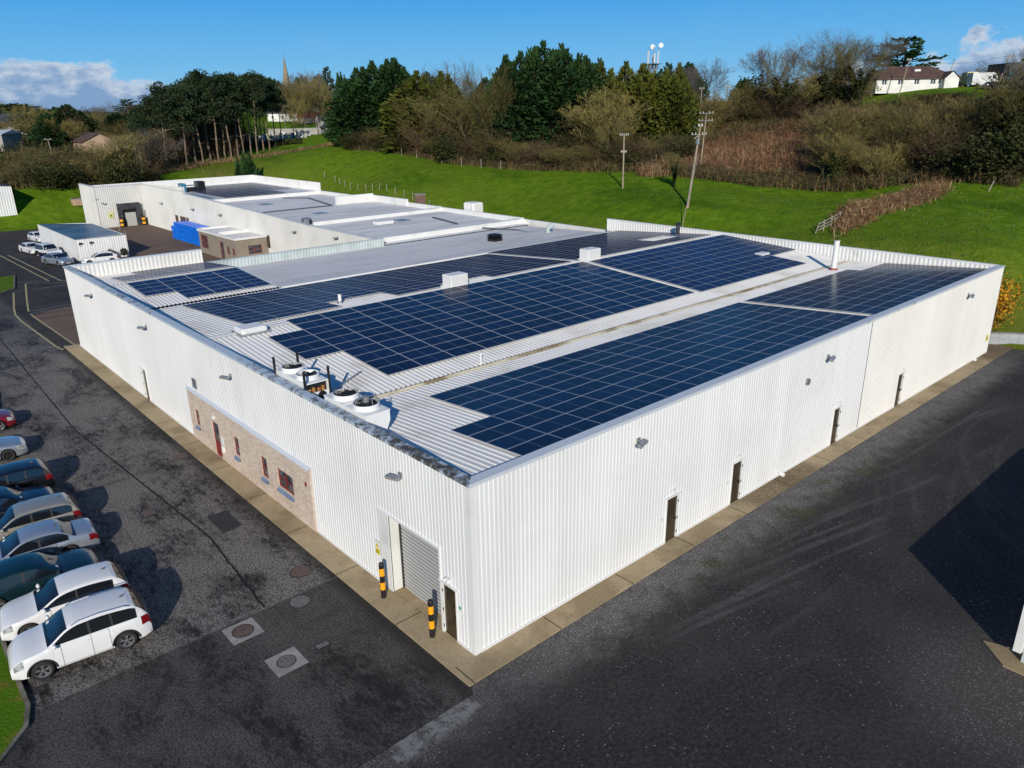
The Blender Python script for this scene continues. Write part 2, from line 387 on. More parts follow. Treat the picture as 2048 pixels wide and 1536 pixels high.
for c, r, k in (((31.0, -19.5), 13.2, 1), ((31.0, -19.5), 14.7, 2), ((33.0, -17.5), 12.4, 3), ((34.0, -19.0), 12.6, 4), ((35.0, -18.0), 13.6, 5), ((29.0, -20.5), 14.5, 6), ((12.0, 16.0), 22.6, 7), ((12.0, 16.0), 24.2, 8), ((16.0, 12.0), 18.0, 9)):
    trk.append(mul(nt, 0.30, arc_mask(nt, X, Y, c, r, 0.2), mapr(nt, noise(nt, stretch(nt, pos, 1, 1, k), 0.12, 2), 0.4, 0.6, 0, 1)))
tm = vmax(nt, *trk)
zone = mul(nt, mapr(nt, Y, -2.4, -4.2), mapr(nt, X, 3, 9), mapr(nt, Y, -16, -12))
tone = mapr(nt, noise(nt, pos, 1.6, 5, 0.7), 0.3, 0.65, 0.3, 0.95)
col = mixc(nt, mul(nt, tm, zone, tone), col, (0.092, 0.083, 0.08))
# concrete patches at the joint with the car park
pn = noise(nt, pos, 1.3, 5, 0.7)
pm = mul(nt, line_mask(nt, X, Y, (-7.0, -1.85), (-1.35, -1.62), 0.62, math_(nt, 'MULTIPLY', math_(nt, 'SUBTRACT', pn, 0.5), 0.5)), mapr(nt, noise(nt, stretch(nt, pos, 1.0, 0.3), 1.1, 3), 0.42, 0.5), mapr(nt, noise(nt, pos, 3.5, 5, 0.75), 0.38, 0.54))
col = mixc(nt, mul(nt, pm, 0.85), col, mixc(nt, fine, (0.12, 0.12, 0.12), (0.30, 0.295, 0.285)))
col = mixc(nt, line_mask(nt, X, Y, (-9.0, -1.36), (-1.2, -1.33), 0.06), col, (0.01, 0.01, 0.01))
finish(nt, b, col, 0.85, math_(nt, 'ADD', fine, math_(nt, 'MULTIPLY', stone, 0.5)), 0.6, 0.03)

# concrete of the apron
M_CONC, nt, b, pos = ground_mat('apron_concrete')
X, Y, Z = sep(nt, pos)
n_ = noise(nt, pos, 0.6, 6, 0.65); f_ = noise(nt, pos, 9, 4, 0.7); damp = mapr(nt, noise(nt, pos, 0.28, 4, 0.6), 0.45, 0.62)
col = mixc(nt, n_, (0.33, 0.25, 0.145), (0.47, 0.375, 0.24))
col = mixc(nt, mul(nt, damp, 0.5), col, (0.17, 0.12, 0.06))
wet = vmax(nt, mul(nt, mapr(nt, X, 15.9, 17.0), mapr(nt, X, 23.2, 22.0), mapr(nt, f_, 0.2, 0.55)), mapr(nt, X, 47.6, 49.4))
col = mixc(nt, mul(nt, wet, 0.65), col, (0.075, 0.05, 0.028))
col = mixc(nt, mapr(nt, f_, 0.45, 0.8, 0, 0.5), col, (0.09, 0.075, 0.05))
jx = math_(nt, 'ABSOLUTE', math_(nt, 'SUBTRACT', math_(nt, 'FRACT', math_(nt, 'MULTIPLY', math_(nt, 'ADD', X, 0.9), 1/4.1)), 0.5))
jy = math_(nt, 'ABSOLUTE', math_(nt, 'SUBTRACT', math_(nt, 'FRACT', math_(nt, 'MULTIPLY', math_(nt, 'ADD', Y, 1.1), 1/4.4)), 0.5))
j = math_(nt, 'MAXIMUM', mul(nt, math_(nt, 'GREATER_THAN', jx, 0.4935), math_(nt, 'LESS_THAN', Y, 0.0)), mul(nt, math_(nt, 'GREATER_THAN', jy, 0.494), math_(nt, 'LESS_THAN', X, 0.0)))
col = mixc(nt, mul(nt, j, 0.8), col, (0.03, 0.025, 0.018))
finish(nt, b, col, 0.85, f_, 0.4, 0.02)

# brown concrete of the delivery yard
M_BROWN, nt, b, pos = ground_mat('yard_concrete')
n_ = noise(nt, pos, 0.5, 6, 0.65); s_ = mapr(nt, noise(nt, stretch(nt, pos, 0.25, 1.5, 0.4), 0.6, 5, 0.6), 0.55, 0.72)
col = mixc(nt, n_, (0.115, 0.075, 0.055), (0.20, 0.15, 0.115)); col = mixc(nt, mul(nt, s_, 0.7), col, (0.035, 0.027, 0.022))
finish(nt, b, col, 0.85, n_, 0.3)

# field grass
M_GRASS, nt, b, pos = ground_mat('grass')
X, Y, Z = sep(nt, pos)
g1 = noise(nt, pos, 0.05, 5, 0.6); g2 = noise(nt, pos, 0.6, 6, 0.7); g3 = noise(nt, pos, 3.2, 4, 0.75)
col = mixc(nt, mapr(nt, g2, 0.3, 0.7), (0.072, 0.150, 0.006), (0.155, 0.26, 0.014))
col = mixc(nt, mapr(nt, g1, 0.42, 0.7, 0, 0.75), col, (0.12, 0.175, 0.014))
col = mixc(nt, mapr(nt, noise(nt, stretch(nt, pos, 1.0, 0.45, 0.6), 0.09, 4, 0.6), 0.50, 0.68, 0, 0.6), col, (0.035, 0.085, 0.005))
rough_ = vmax(nt, mul(nt, mapr(nt, X, 66, 58), mapr(nt, X, 50, 53), mapr(nt, g2, 0.25, 0.6)), mul(nt, mapr(nt, math_(nt, 'ADD', X, mul(nt, g1, 30.0)), 88, 68), mapr(nt, Y, 100, 112), mapr(nt, X, 53, 60)), mapr(nt, g1, 0.6, 0.8, 0, 0.6))
col = mixc(nt, mul(nt, rough_, 0.6), col, mixc(nt, g3, (0.10, 0.105, 0.014), (0.20, 0.16, 0.05)))
col = mixc(nt, mapr(nt, g3, 0.52, 0.8, 0, 0.75), col, (0.035, 0.078, 0.006))
col = mixc(nt, mapr(nt, noise(nt, pos, 7.0, 3, 0.6), 0.68, 0.74, 0, 0.6), col, (0.26, 0.26, 0.10))
# the far countryside: hedged fields and woods
mxf = mapr(nt, math_(nt, 'ADD', math_(nt, 'ABSOLUTE', X), math_(nt, 'ABSOLUTE', Y)), 480, 650)
vf = N(nt, 'ShaderNodeTexVoronoi', i_Scale=0.006); lnk(nt, pos, vf.inputs['Vector'])
fcol = mixc(nt, sep(nt, vf.outputs['Color'])[0], (0.03, 0.055, 0.02), (0.07, 0.07, 0.035))
col = mixc(nt, mxf, col, mixc(nt, mapr(nt, noise(nt, pos, 0.02, 5), 0.45, 0.6), fcol, (0.024, 0.03, 0.016)))
finish(nt, b, col, 0.95, math_(nt, 'ADD', g2, g3), 0.9, 0.25, 0.03)

M_VERGE = mat('verge_grass', (0.07, 0.15, 0.008), 0.95, (0.17, 0.14, 0.03), 1.2, 6, 0.48, 0.75, bump=1.0, bscale=9, spec=0.05)

# ------------------------------------------------------------------ terrain
CTRL = []
def cp(px, py, d): x, y = far(px, d, py); CTRL.append((x, y, height_at(px, py, d)))
for a in ((2040, 640, 67), (1960, 640, 70), (2000, 520, 78), (1850, 500, 80), (2000, 375, 110), (1700, 480, 84), (1700, 385, 116), (1600, 400, 110), (1385, 412, 100), (1250, 372, 116), (1100, 343, 138),
          (900, 328, 152), (1000, 338, 145), (760, 302, 178), (1300, 300, 165), (1150, 300, 168), (840, 405, 130), (760, 380, 143), (660, 355, 164), (560, 345, 174), (700, 284, 200), (610, 302, 205), (520, 318, 190), (400, 332, 205), (330, 345, 196), (290, 356, 184), (180, 372, 174), (60, 385, 170),
          (520, 285, 270), (620, 272, 255), (430, 290, 270), (590, 238, 380), (700, 262, 330), (300, 300, 260), (100, 290, 250), (20, 285, 250), (160, 262, 340), (60, 245, 430), (260, 236, 480), (580, 226, 520), (720, 258, 260), (900, 250, 250), (1100, 235, 230),
          (1300, 232, 240), (1480, 222, 190), (1450, 300, 150), (1600, 300, 140), (1700, 235, 163), (1800, 184, 186), (1950, 178, 182), (1680, 200, 190), (2040, 200, 172), (1900, 300, 134), (2040, 290, 132), (1560, 215, 195), (1420, 225, 215)):
    cp(*a)
for px, d, z in ((-400, 200, 1), (-400, 450, 8), (1000, 450, 18), (1400, 450, 20), (1800, 400, 21), (2300, 300, 20), (2300, 150, 9), (2500, 90, 2), (1600, 300, 22), (300, 500, 12)):
    x, y = far(px, d); CTRL.append((x, y, z))
for x, y in ((56, 0), (57, 40), (57, 75), (57, 105), (54, 134), (40, 146), (15, 140), (-10, 140), (-60, 120), (56, -20), (58, -40), (0, 0), (30, 60), (-60, 0), (0, -60)): CTRL.append((x, y, 0.3 if x > 50 else 0.0))
CT = np.array(CTRL)
def _U(r2): return r2*np.log(r2+1e-9)
_n = len(CT); _K = _U(((CT[:, None, :2]-CT[None, :, :2])**2).sum(-1)/1e4)+np.eye(_n)*2e-4
_P = np.c_[np.ones(_n), CT[:, :2]/100]; _A = np.block([[_K, _P], [_P.T, np.zeros((3, 3))]])
_W = np.linalg.solve(_A, np.r_[CT[:, 2], 0, 0, 0])
def sstep(a, b, x): t = np.clip((x-a)/(b-a), 0, 1); return t*t*(3-2*t)
def terr(x, y):
    x = np.atleast_1d(np.asarray(x, float)); y = np.atleast_1d(np.asarray(y, float))
    D = _U(((x[:, None]-CT[None, :, 0])**2+(y[:, None]-CT[None, :, 1])**2)/1e4)
    z = D@_W[:_n]+_W[_n]+_W[_n+1]*x/100+_W[_n+2]*y/100
    r = np.hypot(x-CAM[0], y-CAM[1])
    zf = 9+np.maximum(r-450, 0)*0.0086+3.5*np.sin(x/210+1)*np.cos(y/260)
    z = z+(zf-z)*sstep(420, 620, r)
    dx = np.maximum(x-53.4, 0); dy = np.maximum(y-134.5, 0); dd = np.hypot(dx, dy)
    z = np.where(r < 420, np.maximum(z, 0.02), z)
    return z*sstep(0, 9, dd)-0.05*(1-sstep(0, 2, dd))+np.where(y > 4, 0.9*sstep(0.2, 1.2, dx)*(1-sstep(4, 14, dx))*(y < 60), 0.95*sstep(0.2, 2.0, ((x-52.2)*2.3+(y-1.7)*1.8)/2.92)*(1-sstep(6, 16, dx)))
def tz(x, y): return float(terr(x, y)[0])
def axis():
    return np.unique(np.r_[np.arange(-4200, -400, 190), np.arange(-400, -70, 22), np.arange(-70, 40, 5.5), np.arange(40, 90, 1.6), np.arange(90, 240, 2.6), np.arange(240, 420, 8), np.arange(420, 700, 25), np.arange(700, 4300, 190)])
def axisy():
    return np.unique(np.r_[np.arange(-4200, -400, 190), np.arange(-400, -70, 22), np.arange(-70, 240, 2.6), np.arange(240, 420, 8), np.arange(420, 700, 25), np.arange(700, 4300, 190)])
gx, gy = axis(), axisy()
GX, GY = np.meshgrid(gx, gy, indexing='ij'); GZ = np.concatenate([terr(a, b_) for a, b_ in zip(GX, GY)]).reshape(GX.shape)
vs = np.c_[GX.ravel(), GY.ravel(), GZ.ravel()]; ny = len(gy)
fs = [(i*ny+j, (i+1)*ny+j, (i+1)*ny+j+1, i*ny+j+1) for i in range(len(gx)-1) for j in range(ny-1)]
me = bpy.data.meshes.new('ground'); me.from_pydata(vs.tolist(), [], fs); me.materials.append(M_GRASS)
me.polygons.foreach_set('use_smooth', [True]*len(fs)); me.update()
o = bpy.data.objects.new('ground', me); COL.objects.link(o); tag(o, kind='structure')

def sheet(name, poly, z, m):
    mb = MB(); mb.add([(x, y, z) for x, y in poly], [tuple(range(len(poly)))]); return tag(mb.build(name, m), kind='structure')
sheet('car_park', [(-80, -1.35), (-1.2, -1.35), (-1.0, -0.9), (53, -0.9), (53, 60), (52, 133.6), (16, 134.6), (2, 138), (-80, 140)], -0.002, M_TAR)
sheet('gravel_yard', [(-80, -80), (58, -80), (56.5, -12), (53.9, -0.6), (53.6, -0.904), (-1.0, -0.904), (-1.2, -1.352), (-80, -1.352)], -0.002, M_YARD)
sheet('delivery_yard', [(11.6, 133.2), (17.2, 71), (17.0, 51.9), (29, 51.9), (29.0, 127.6), (21, 127.6), (20.6, 134)], 0.006, M_BROWN)
sheet('path', [tuple(at(*q)[:2]) for q in ((64, 634), (74, 628), (146, 612), (160, 688), (153, 693))], 0.006, M_BROWN)
mb = MB(); mb.box(-1.12, 0, -1.04, 52.6, -0.1, 0.045); mb.box(0, 53.7, -1.04, 0, -0.1, 0.045); mb.box(50.4, 53.7, 0.0, 3.0, -0.1, 0.044)
tag(mb.build('pavement', M_CONC), kind='structure')
# painted lines
M_YEL = mat('yellow_line_paint', (0.42, 0.36, 0.17), 0.7, (0.16, 0.14, 0.09), 2.5, 5, 0.5, 0.75)
M_WLN = mat('white_line_paint', (0.34, 0.33, 0.31), 0.7, (0.08, 0.08, 0.08), 2.2, 5, 0.42, 0.7)
def strip(mb, pts, wd, z):
    pts = [Vector((p[0], p[1])) for p in pts]
    L = []
    for i, p in enumerate(pts):
        a = pts[max(i-1, 0)]; c = pts[min(i+1, len(pts)-1)]; d = (c-a).normalized(); n = Vector((-d.y, d.x))*wd/2
        L.append(((p+n).x, (p+n).y, (p-n).x, (p-n).y))
    for a, c in zip(L, L[1:]): mb.quad((a[2], a[3], z), (c[2], c[3], z), (c[0], c[1], z), (a[0], a[1], z))
mb = MB(); PX = lambda *q: [at(*p)[:2] for p in q]
strip(mb, PX((0, 511), (98, 562)), .16, .005); strip(mb, PX((15, 510), (121, 561), (135, 561)), .16, .005)
strip(mb, PX((27, 586), (28, 618), (31, 630), (42, 642), (112, 693), (126, 700)), .16, .005)
strip(mb, PX((51, 568), (53, 592), (54, 602), (57, 623)), .16, .005); strip(mb, PX((61, 628), (70, 635), (152, 692)), .14, .010)
tag(mb.build('road_marking', M_YEL), kind='structure')
mb = MB()
for q in (((32, 565), (96, 562)), ((50, 567), (136, 565)), ((66, 579), (134, 570)), ((57, 623), (146, 608)), ((62, 627), (148, 612)), ((28, 584), (45, 581)), ((92, 697), (120, 692)), ((96, 701), (128, 697)), ((127, 692), (142, 693))):
    strip(mb, PX(*q), .10, .005)
tag(mb.build('road_marking', M_WLN), kind='structure')
# verge, kerb at the car park edge
K = [(-7.2, 62.0), (-7.3, 43.1), (-7.9, 38.8), (-9.2, 36.5)]
K2 = [(-13.6, 30), (-12.2, 24), (-12.05, 13.5), (-12.1, 11.5), (-12.1, 7.9), (-12.35, 6.9), (-13.3, 5.8), (-15.2, 4.6), (-22, 1)]
M_KERB = mat('kerb_concrete', (0.19, 0.17, 0.13), 0.85, (0.09, 0.085, 0.06), 2.0, 6, bump=0.3)
def verge(pts, side, wd=14):
    mb = MB(); out = [(p[0]-wd, p[1]+side) for p in pts]
    for i in range(len(pts)-1): mb.quad((*out[i], .10), (*out[i+1], .10), (*pts[i+1], .10), (*pts[i], .10))
    tag(mb.build('verge', M_VERGE), kind='structure')
    kb = MB()
    def off(i, d):
        a = Vector(pts[max(i-1, 0)]); c = Vector(pts[min(i+1, len(pts)-1)]); t = (c-a).normalized(); return (pts[i][0]-t.y*d, pts[i][1]+t.x*d)
    rings = [[(*off(i, -0.0), -0.02), (*off(i, 0.0), .12), (*off(i, -0.14), .12), (*off(i, -0.14), -0.02)] for i in range(len(pts))]
    kb.loft(rings, caps=True); tag(kb.build('kerb', M_KERB), kind='structure')
verge(K2, 0)
verge(K, 0)
isl = PX((0, 587), (27, 578), (28, 552), (0, 556))
mb = MB(); mb.prism([tuple(p) for p in isl], 0.0, 0.11); tag(mb.build('verge', M_VERGE), kind='structure')
kb = MB(); a, c, d_ = isl[1], isl[2], isl[0]
kb.prism([(c[0], c[1]), (a[0], a[1]), (a[0]+.16, a[1]-.05), (c[0]+.16, c[1])], 0, .13); kb.prism([(a[0], a[1]), (d_[0], d_[1]), (d_[0], d_[1]-.2), (a[0]+.1, a[1]-.2)], 0, .13)
tag(kb.build('kerb', M_KERB), kind='structure')
# ------------------------------------------------------------------ building materials
def clad_mat(name, c1, c2, stain):
    mt, nt, b, pos = ground_mat(name); X, Y, Z = sep(nt, pos)
    mp = nt.nodes.new('ShaderNodeMapping'); lnk(nt, pos, mp.inputs[0]); mp.inputs['Scale'].default_value = (3.0, 3.0, 0.22)
    st = mapr(nt, noise(nt, mp.outputs[0], 1.0, 6, 0.68), 0.50, 0.80); col = mixc(nt, mapr(nt, noise(nt, pos, 0.2, 6), 0.35, 0.75), c1, c2)
    wn = nt.nodes.new('ShaderNodeTexWhiteNoise'); wn.noise_dimensions = '1D'; lnk(nt, math_(nt, 'FLOOR', math_(nt, 'ADD', X, Y)), wn.inputs['W'])
    h = nt.nodes.new('ShaderNodeHueSaturation'); lnk(nt, math_(nt, 'ADD', math_(nt, 'MULTIPLY', wn.outputs['Value'], 0.05), 0.965), h.inputs['Value']); lnk(nt, col, h.inputs['Color'])
    col = mixc(nt, mul(nt, st, 0.42), h.outputs[0], stain)
    fx = mul(nt, math_(nt, 'GREATER_THAN', noise(nt, pos, 9.0, 2), 0.74), 0.5); col = mixc(nt, fx, col, (0.35, 0.33, 0.29))
    finish(nt, b, col, 0.45, None); b.inputs['Specular IOR Level'].default_value = 0.4; return mt
M_WALL = clad_mat('white_cladding', (0.74, 0.745, 0.745), (0.67, 0.675, 0.67), (0.52, 0.52, 0.49))
M_WALL2 = clad_mat('ivory_cladding', (0.725, 0.715, 0.69), (0.67, 0.66, 0.635), (0.52, 0.51, 0.47))
M_WALL3 = mat('far_cladding', (0.62, 0.62, 0.60), 0.5, (0.54, 0.54, 0.51), 0.3, 6, 0.4, 0.75)
M_PALE = mat('pale_blue_cladding', (0.50, 0.56, 0.56), 0.5, (0.40, 0.46, 0.45), 0.6, 6, 0.4, 0.7)
M_COPL, nt, b, pos = ground_mat('mossy_coping')
Y_ = sep(nt, pos)[1]; mo = noise(nt, pos, 2.6, 8, 0.72); zn = vmax(nt, mapr(nt, Y_, 19.5, 16.5), mul(nt, mapr(nt, Y_, 27, 31), mapr(nt, Y_, 44, 40)), mapr(nt, Y_, 46, 49)); zn = math_(nt, 'ADD', mul(nt, zn, 0.13), mul(nt, mapr(nt, Y_, 9, 4), 0.1))
col = mixc(nt, mapr(nt, math_(nt, 'ADD', mo, zn), 0.60, 0.78), (0.42, 0.50, 0.58), mixc(nt, noise(nt, pos, 7, 4, 0.7), (0.02, 0.02, 0.018), (0.13, 0.125, 0.105)))
finish(nt, b, col, 0.65, mo, 0.4, 0.03)
M_COPR = mat('pale_coping', (0.52, 0.56, 0.60), 0.5, (0.25, 0.26, 0.25), 0.7, 9, 0.58, 0.72)
M_ROOF = mat('roof_sheet', (0.76, 0.74, 0.70), 0.5, (0.58, 0.55, 0.49), 0.35, 7, 0.45, 0.75)
M_GREY, nt, b, pos = ground_mat('roof_membrane')
s1 = noise(nt, stretch(nt, pos, 0.25, 1.1), 0.5, 6, 0.6); s2 = noise(nt, pos, 0.12, 4, 0.6); s3 = noise(nt, pos, 3, 5, 0.7)
col = mixc(nt, s2, (0.64, 0.62, 0.595), (0.74, 0.72, 0.69)); col = mixc(nt, mapr(nt, s1, 0.45, 0.75, 0, 0.5), col, (0.33, 0.325, 0.325)); col = mixc(nt, mapr(nt, s3, 0.4, 0.8, 0, 0.25), col, (0.22, 0.21, 0.20))
xs_ = math_(nt, 'FRACT', math_(nt, 'MULTIPLY', sep(nt, pos)[0], 0.5)); col = mixc(nt, mul(nt, math_(nt, 'GREATER_THAN', xs_, 0.975), 0.25), col, (0.16, 0.16, 0.16))
wh = mul(nt, mapr(nt, noise(nt, stretch(nt, pos, 0.12, 0.8), 0.7, 5, 0.65), 0.40, 0.60), mapr(nt, sep(nt, pos)[1], 44, 54)); col = mixc(nt, mul(nt, wh, 0.8), col, (0.76, 0.755, 0.745))
finish(nt, b, col, 0.6, s3, 0.15)
M_WHT = mat('white_trim', (0.72, 0.72, 0.70), 0.5, (0.58, 0.57, 0.53), 0.6, 6, 0.5, 0.8)
M_GUT = mat('gutter_lining', (0.55, 0.50, 0.38), 0.6, (0.22, 0.17, 0.08), 0.5, 7, 0.45, 0.62)
M_DOOR = mat('dark_bronze_door', (0.035, 0.026, 0.016), 0.16, (0.05, 0.038, 0.022), 1.2, 3)
M_ROLL = mat('grey_shutter', (0.40, 0.405, 0.40), 0.45, (0.34, 0.345, 0.34), 2.0, 6, 0.5, 0.8)
M_RED = mat('dark_red_frame', (0.21, 0.010, 0.016), 0.4)
M_SILL = mat('blue_grey_sill', (0.17, 0.23, 0.33), 0.6, (0.13, 0.17, 0.24), 4)
M_GLASS = mat('window_glass', (0.03, 0.035, 0.04), 0.06, (0.10, 0.11, 0.12), 2.5, 3, 0.45, 0.6, spec=0.8)
M_BLK = mat('black_plastic', (0.012, 0.012, 0.013), 0.45)
M_STEEL = mat('galvanised_steel', (0.42, 0.43, 0.44), 0.4, (0.33, 0.34, 0.35), 5, metal=0.7)
M_LAMP = mat('lamp_lens', (0.36, 0.34, 0.25), 0.25)
M_CONCW = mat('rough_concrete', (0.30, 0.29, 0.27), 0.85, (0.20, 0.19, 0.17), 1.5, 6, bump=0.3)
def brick_mat(name, c1, c2, mort, dark):
    mt, nt, b, pos = ground_mat(name)
    X, Y, Z = sep(nt, pos); cb = nt.nodes.new('ShaderNodeCombineXYZ'); lnk(nt, math_(nt, 'ADD', X, Y), cb.inputs[0]); lnk(nt, Z, cb.inputs[1])
    bt = N(nt, 'ShaderNodeTexBrick', i_Scale=1.0); lnk(nt, cb.outputs[0], bt.inputs['Vector'])
    bt.inputs['Color1'].default_value = (*c1, 1); bt.inputs['Color2'].default_value = (*c2, 1); bt.inputs['Mortar'].default_value = (*mort, 1)
    bt.inputs['Mortar Size'].default_value = 0.011; bt.inputs['Brick Width'].default_value = 0.235; bt.inputs['Row Height'].default_value = 0.082; bt.inputs['Bias'].default_value = -0.1
    big = noise(nt, pos, 0.7, 5, 0.6); sm = noise(nt, pos, 7, 4, 0.7)
    col = mixc(nt, mapr(nt, big, 0.4, 0.75, 0, 0.35), bt.outputs['Color'], dark); col = mixc(nt, mapr(nt, sm, 0.5, 0.72, 0, 0.5), col, dark)
    bn = N(nt, 'ShaderNodeBump', i_Strength=0.4, i_Distance=0.01); lnk(nt, math_(nt, 'SUBTRACT', 1.0, bt.outputs['Fac']), bn.inputs['Height']); lnk(nt, bn.outputs[0], b.inputs['Normal'])
    lnk(nt, col, b.inputs['Base Color']); b.inputs['Roughness'].default_value = 0.85; return mt
M_BRICK = brick_mat('buff_brick', (0.66, 0.54, 0.43), (0.50, 0.37, 0.28), (0.58, 0.52, 0.45), (0.24, 0.16, 0.115))
M_BRICK2 = brick_mat('grey_brown_brick', (0.30, 0.25, 0.19), (0.25, 0.20, 0.15), (0.28, 0.25, 0.20), (0.15, 0.12, 0.09))

HT = 6.72; L1 = 51.97; L2 = 50.49
KY = [0, 11.3, 23.5, 36.7, 44.6, 51.5]; KZ = [6.45, 5.6, 6.45, 5.55, 6.05, 5.55]
def zr(y): return float(np.interp(y, KY, KZ))

B = thing('factory_building', 'large white corrugated factory hall with a sawtooth roof, mossy parapet and buff brick panel', 'factory', (0, 0, 0))
# --- long wall on the car park side (x = 0), with openings
mb = MB()
for a, c, zb in ((0.12, 0.93, .03), (0.93, 1.77, 2.22), (1.77, 1.86, .03), (1.86, 5.08, 3.5), (5.08, 11.35, .03), (11.35, 26.15, 3.22), (26.15, 34.2, .03), (34.2, 35.05, 2.2), (35.05, L1, .03)):
    corr(mb, 'y', a, c, zb, HT-.02, 0, -1)
mb.build('wall', M_WALL, B)
mb = MB()
for a, c, zb, m_ in ((0.12, 10.6, .03, 0), (10.6, 11.46, 2.22, 0), (11.46, 15.62, .03, 0), (15.62, 16.5, 2.22, 0), (16.5, 25.56, .03, 0), (25.56, 26.4, 2.22, 0), (26.4, 28.9, .03, 0)):
    corr(mb, 'x', a, c, zb, HT-.02, 0, -1)
mb.build('wall', M_WALL, B)
mb = MB()
for a, c, zb in ((28.9, 33.9, .03), (33.9, 34.74, 2.22), (34.74, L2-.02, .03)): corr(mb, 'x', a, c, zb, HT-.02, -.004, -1, pitch=.17, depth=.03)
w2 = mb.build('wall', M_WALL2, B); w2['label'] = 'ivory tinted stretch of the corrugated wall'
mb = MB(); mb.box(-.045, .16, -.045, .16, .02, HT-.01); mb.build('corner_flashing', M_WHT, B)
mb = MB(); mb.box(L2-.12, L2+.05, -.045, .1, .02, HT-.01); mb.build('corner_flashing', M_WHT, B)
for a, c in ((.2, .9), (5.8, 11.3), (26.2, 34.2), (35.1, L1)): mb = MB(); mb.box(-.06, 0, a, c, .04, .12); mb.build('drip_trim', M_WHT, B)
for a, c in ((.2, 10.6), (11.5, 15.6), (16.55, 25.55), (26.45, 33.9), (34.8, L2-.15)): mb = MB(); mb.box(a, c, -.06, 0, .04, .12); mb.build('drip_trim', M_WHT, B)
# the end walls away from the camera
mb = MB(); corr(mb, 'x', 0, 10.95, 0, HT-.02, L1, 1); mb.quad((L2, .1, 0), (L2, 38.4, 0), (L2, 38.4, HT-.02), (L2, .1, HT-.02)); mb.build('wall', M_WALL2, B)
# copings
mb = MB(); mb.add([(-.07, -.08, HT-.13), (-.07, -.08, HT), (.33, .33, HT+.015), (.33, .33, HT-.13), (-.07, L1+.03, HT-.13), (-.07, L1+.03, HT), (.33, L1-.3, HT+.015), (.33, L1-.3, HT-.13)],
    [(0, 4, 5, 1), (1, 5, 6, 2), (2, 6, 7, 3)]); mb.build('coping', M_COPL, B)
mb = MB(); mb.add([(-.07, -.08, HT-.13), (-.07, -.08, HT), (.33, .33, HT+.015), (.33, .33, HT-.13), (L2+.06, -.08, HT-.13), (L2+.06, -.08, HT), (L2-.28, .33, HT+.015), (L2-.28, .33, HT-.13)],
    [(1, 5, 4, 0), (2, 6, 5, 1), (3, 7, 6, 2)]); mb.build('coping', M_COPR, B)
mb = MB(); mb.box(L2-.28, L2+.06, .332, 38.45, HT-.1, HT+.012); mb.build('coping', M_WHT, B)
mb = MB(); mb.box(.335, 10.95, L1-.3, L1+.03, HT-.1, HT+.012); mb.build('coping', M_COPR, B)
# inner faces of parapets
mb = MB(); corr(mb, 'x', .34, 10.95, 5.5, HT-.1, L1-.27, -1, pitch=.33, depth=.05); mb.box(10.9, 10.95, L1-.27, L1, 5.2, HT-.05); mb.build('parapet', M_WALL2, B)
mb = MB(); corr(mb, 'y', .34, 38.4, 5.45, HT-.1, L2-.25, -1, pitch=.33, depth=.04); mb.box(L2-.2, L2, 38.3, 38.4, 4.9, HT-.02); mb.build('parapet', M_WHT, B)
mb = MB(); mb.box(.28, .33, .33, L1-.3, 5.2, HT-.13); mb.box(.331, L2-.3, .28, .33, 5.9, HT-.13); mb.build('parapet', M_WALL2, B)
# roof
mb = MB(); corr_roof(mb, .33, L2-.3, [.33, 11.05], zr); corr_roof(mb, .33, L2-.3, [11.55, 23.5, 36.45], zr); mb.build('roof', M_ROOF, B)
mb = MB(); corr_roof(mb, .33, 10.95, [36.95, 44.6, 51.7], zr); mb.build('roof', M_ROOF, B)
mb = MB()
for y, w_ in ((23.5, .28), (44.6, .22)):
    x1 = L2-.3 if y < 30 else 10.95; z = zr(y)+.05
    for s_ in (-1, 1): mb.quad((.33, y, z+.02), (x1, y, z+.02), (x1, y+s_*w_, zr(y+s_*w_)+.045), (.33, y+s_*w_, zr(y+s_*w_)+.045))
mb.build('ridge_capping', M_ROOF, B)
# lapped sheet ends: a shadow line across the sheets
for x0, x1, y in ((.4, 3.1, 31.0), (.4, 3.2, 17.0)): mb = MB(); corr_roof(mb, x0, x1, [y, y+.25], lambda yy: zr(yy)+.02); mb.build('sheet_lap', M_ROOF, B)
mb = MB(); mb.box(2.4, L2-.4, 11.1, 11.5, 5.42, 5.47); mb.box(2.4, L2-.4, 11.06, 11.1, 5.42, 5.66); mb.box(2.4, L2-.4, 11.5, 11.54, 5.42, 5.62)
mb.tube((2.2, 11.3, 5.6), (L2-.5, 11.3, 5.56), .11, n=10); mb.build('gutter', M_GUT, B)
mb = MB(); mb.box(.35, 10.95, 36.45, 36.95, 5.38, 5.41); mb.box(10.9, 10.95, 36.3, 36.95, 5.3, 5.6); mb.build('gutter', M_BLK, B)
# valley by the front: dark shadow gap handled by depth; grey membrane roof behind
def zg(y): return float(np.interp(y, [36.5, 40, 51.5], [5.5, 5.2, 4.75]))
mb = MB(); ys = [36.47, 38, 40, 46, 51.5]
mb.add([(x, y, zg(y)) for y in ys for x in (10.97, L2-.5)], [(2*i, 2*i+1, 2*i+3, 2*i+2) for i in range(len(ys)-1)]); mb.build('flat_roof', M_GREY, B)
mb = MB(); mb.add([(10.96, 36.9, 5.62), (11.2, 36.9, 5.60), (10.96, 44.6, 6.12), (11.2, 44.6, 6.09), (10.96, 51.5, 5.62), (11.2, 51.5, 5.59), (11.2, 36.9, 5.2), (11.2, 44.6, 4.9), (11.2, 51.5, 4.7)],
    [(0, 1, 3, 2), (2, 3, 5, 4), (1, 6, 7, 3), (3, 7, 8, 5)]); mb.box(11.2, L2-.3, 36.44, 36.75, 5.3, 5.66); mb.build('verge_flashing', M_WHT, B)
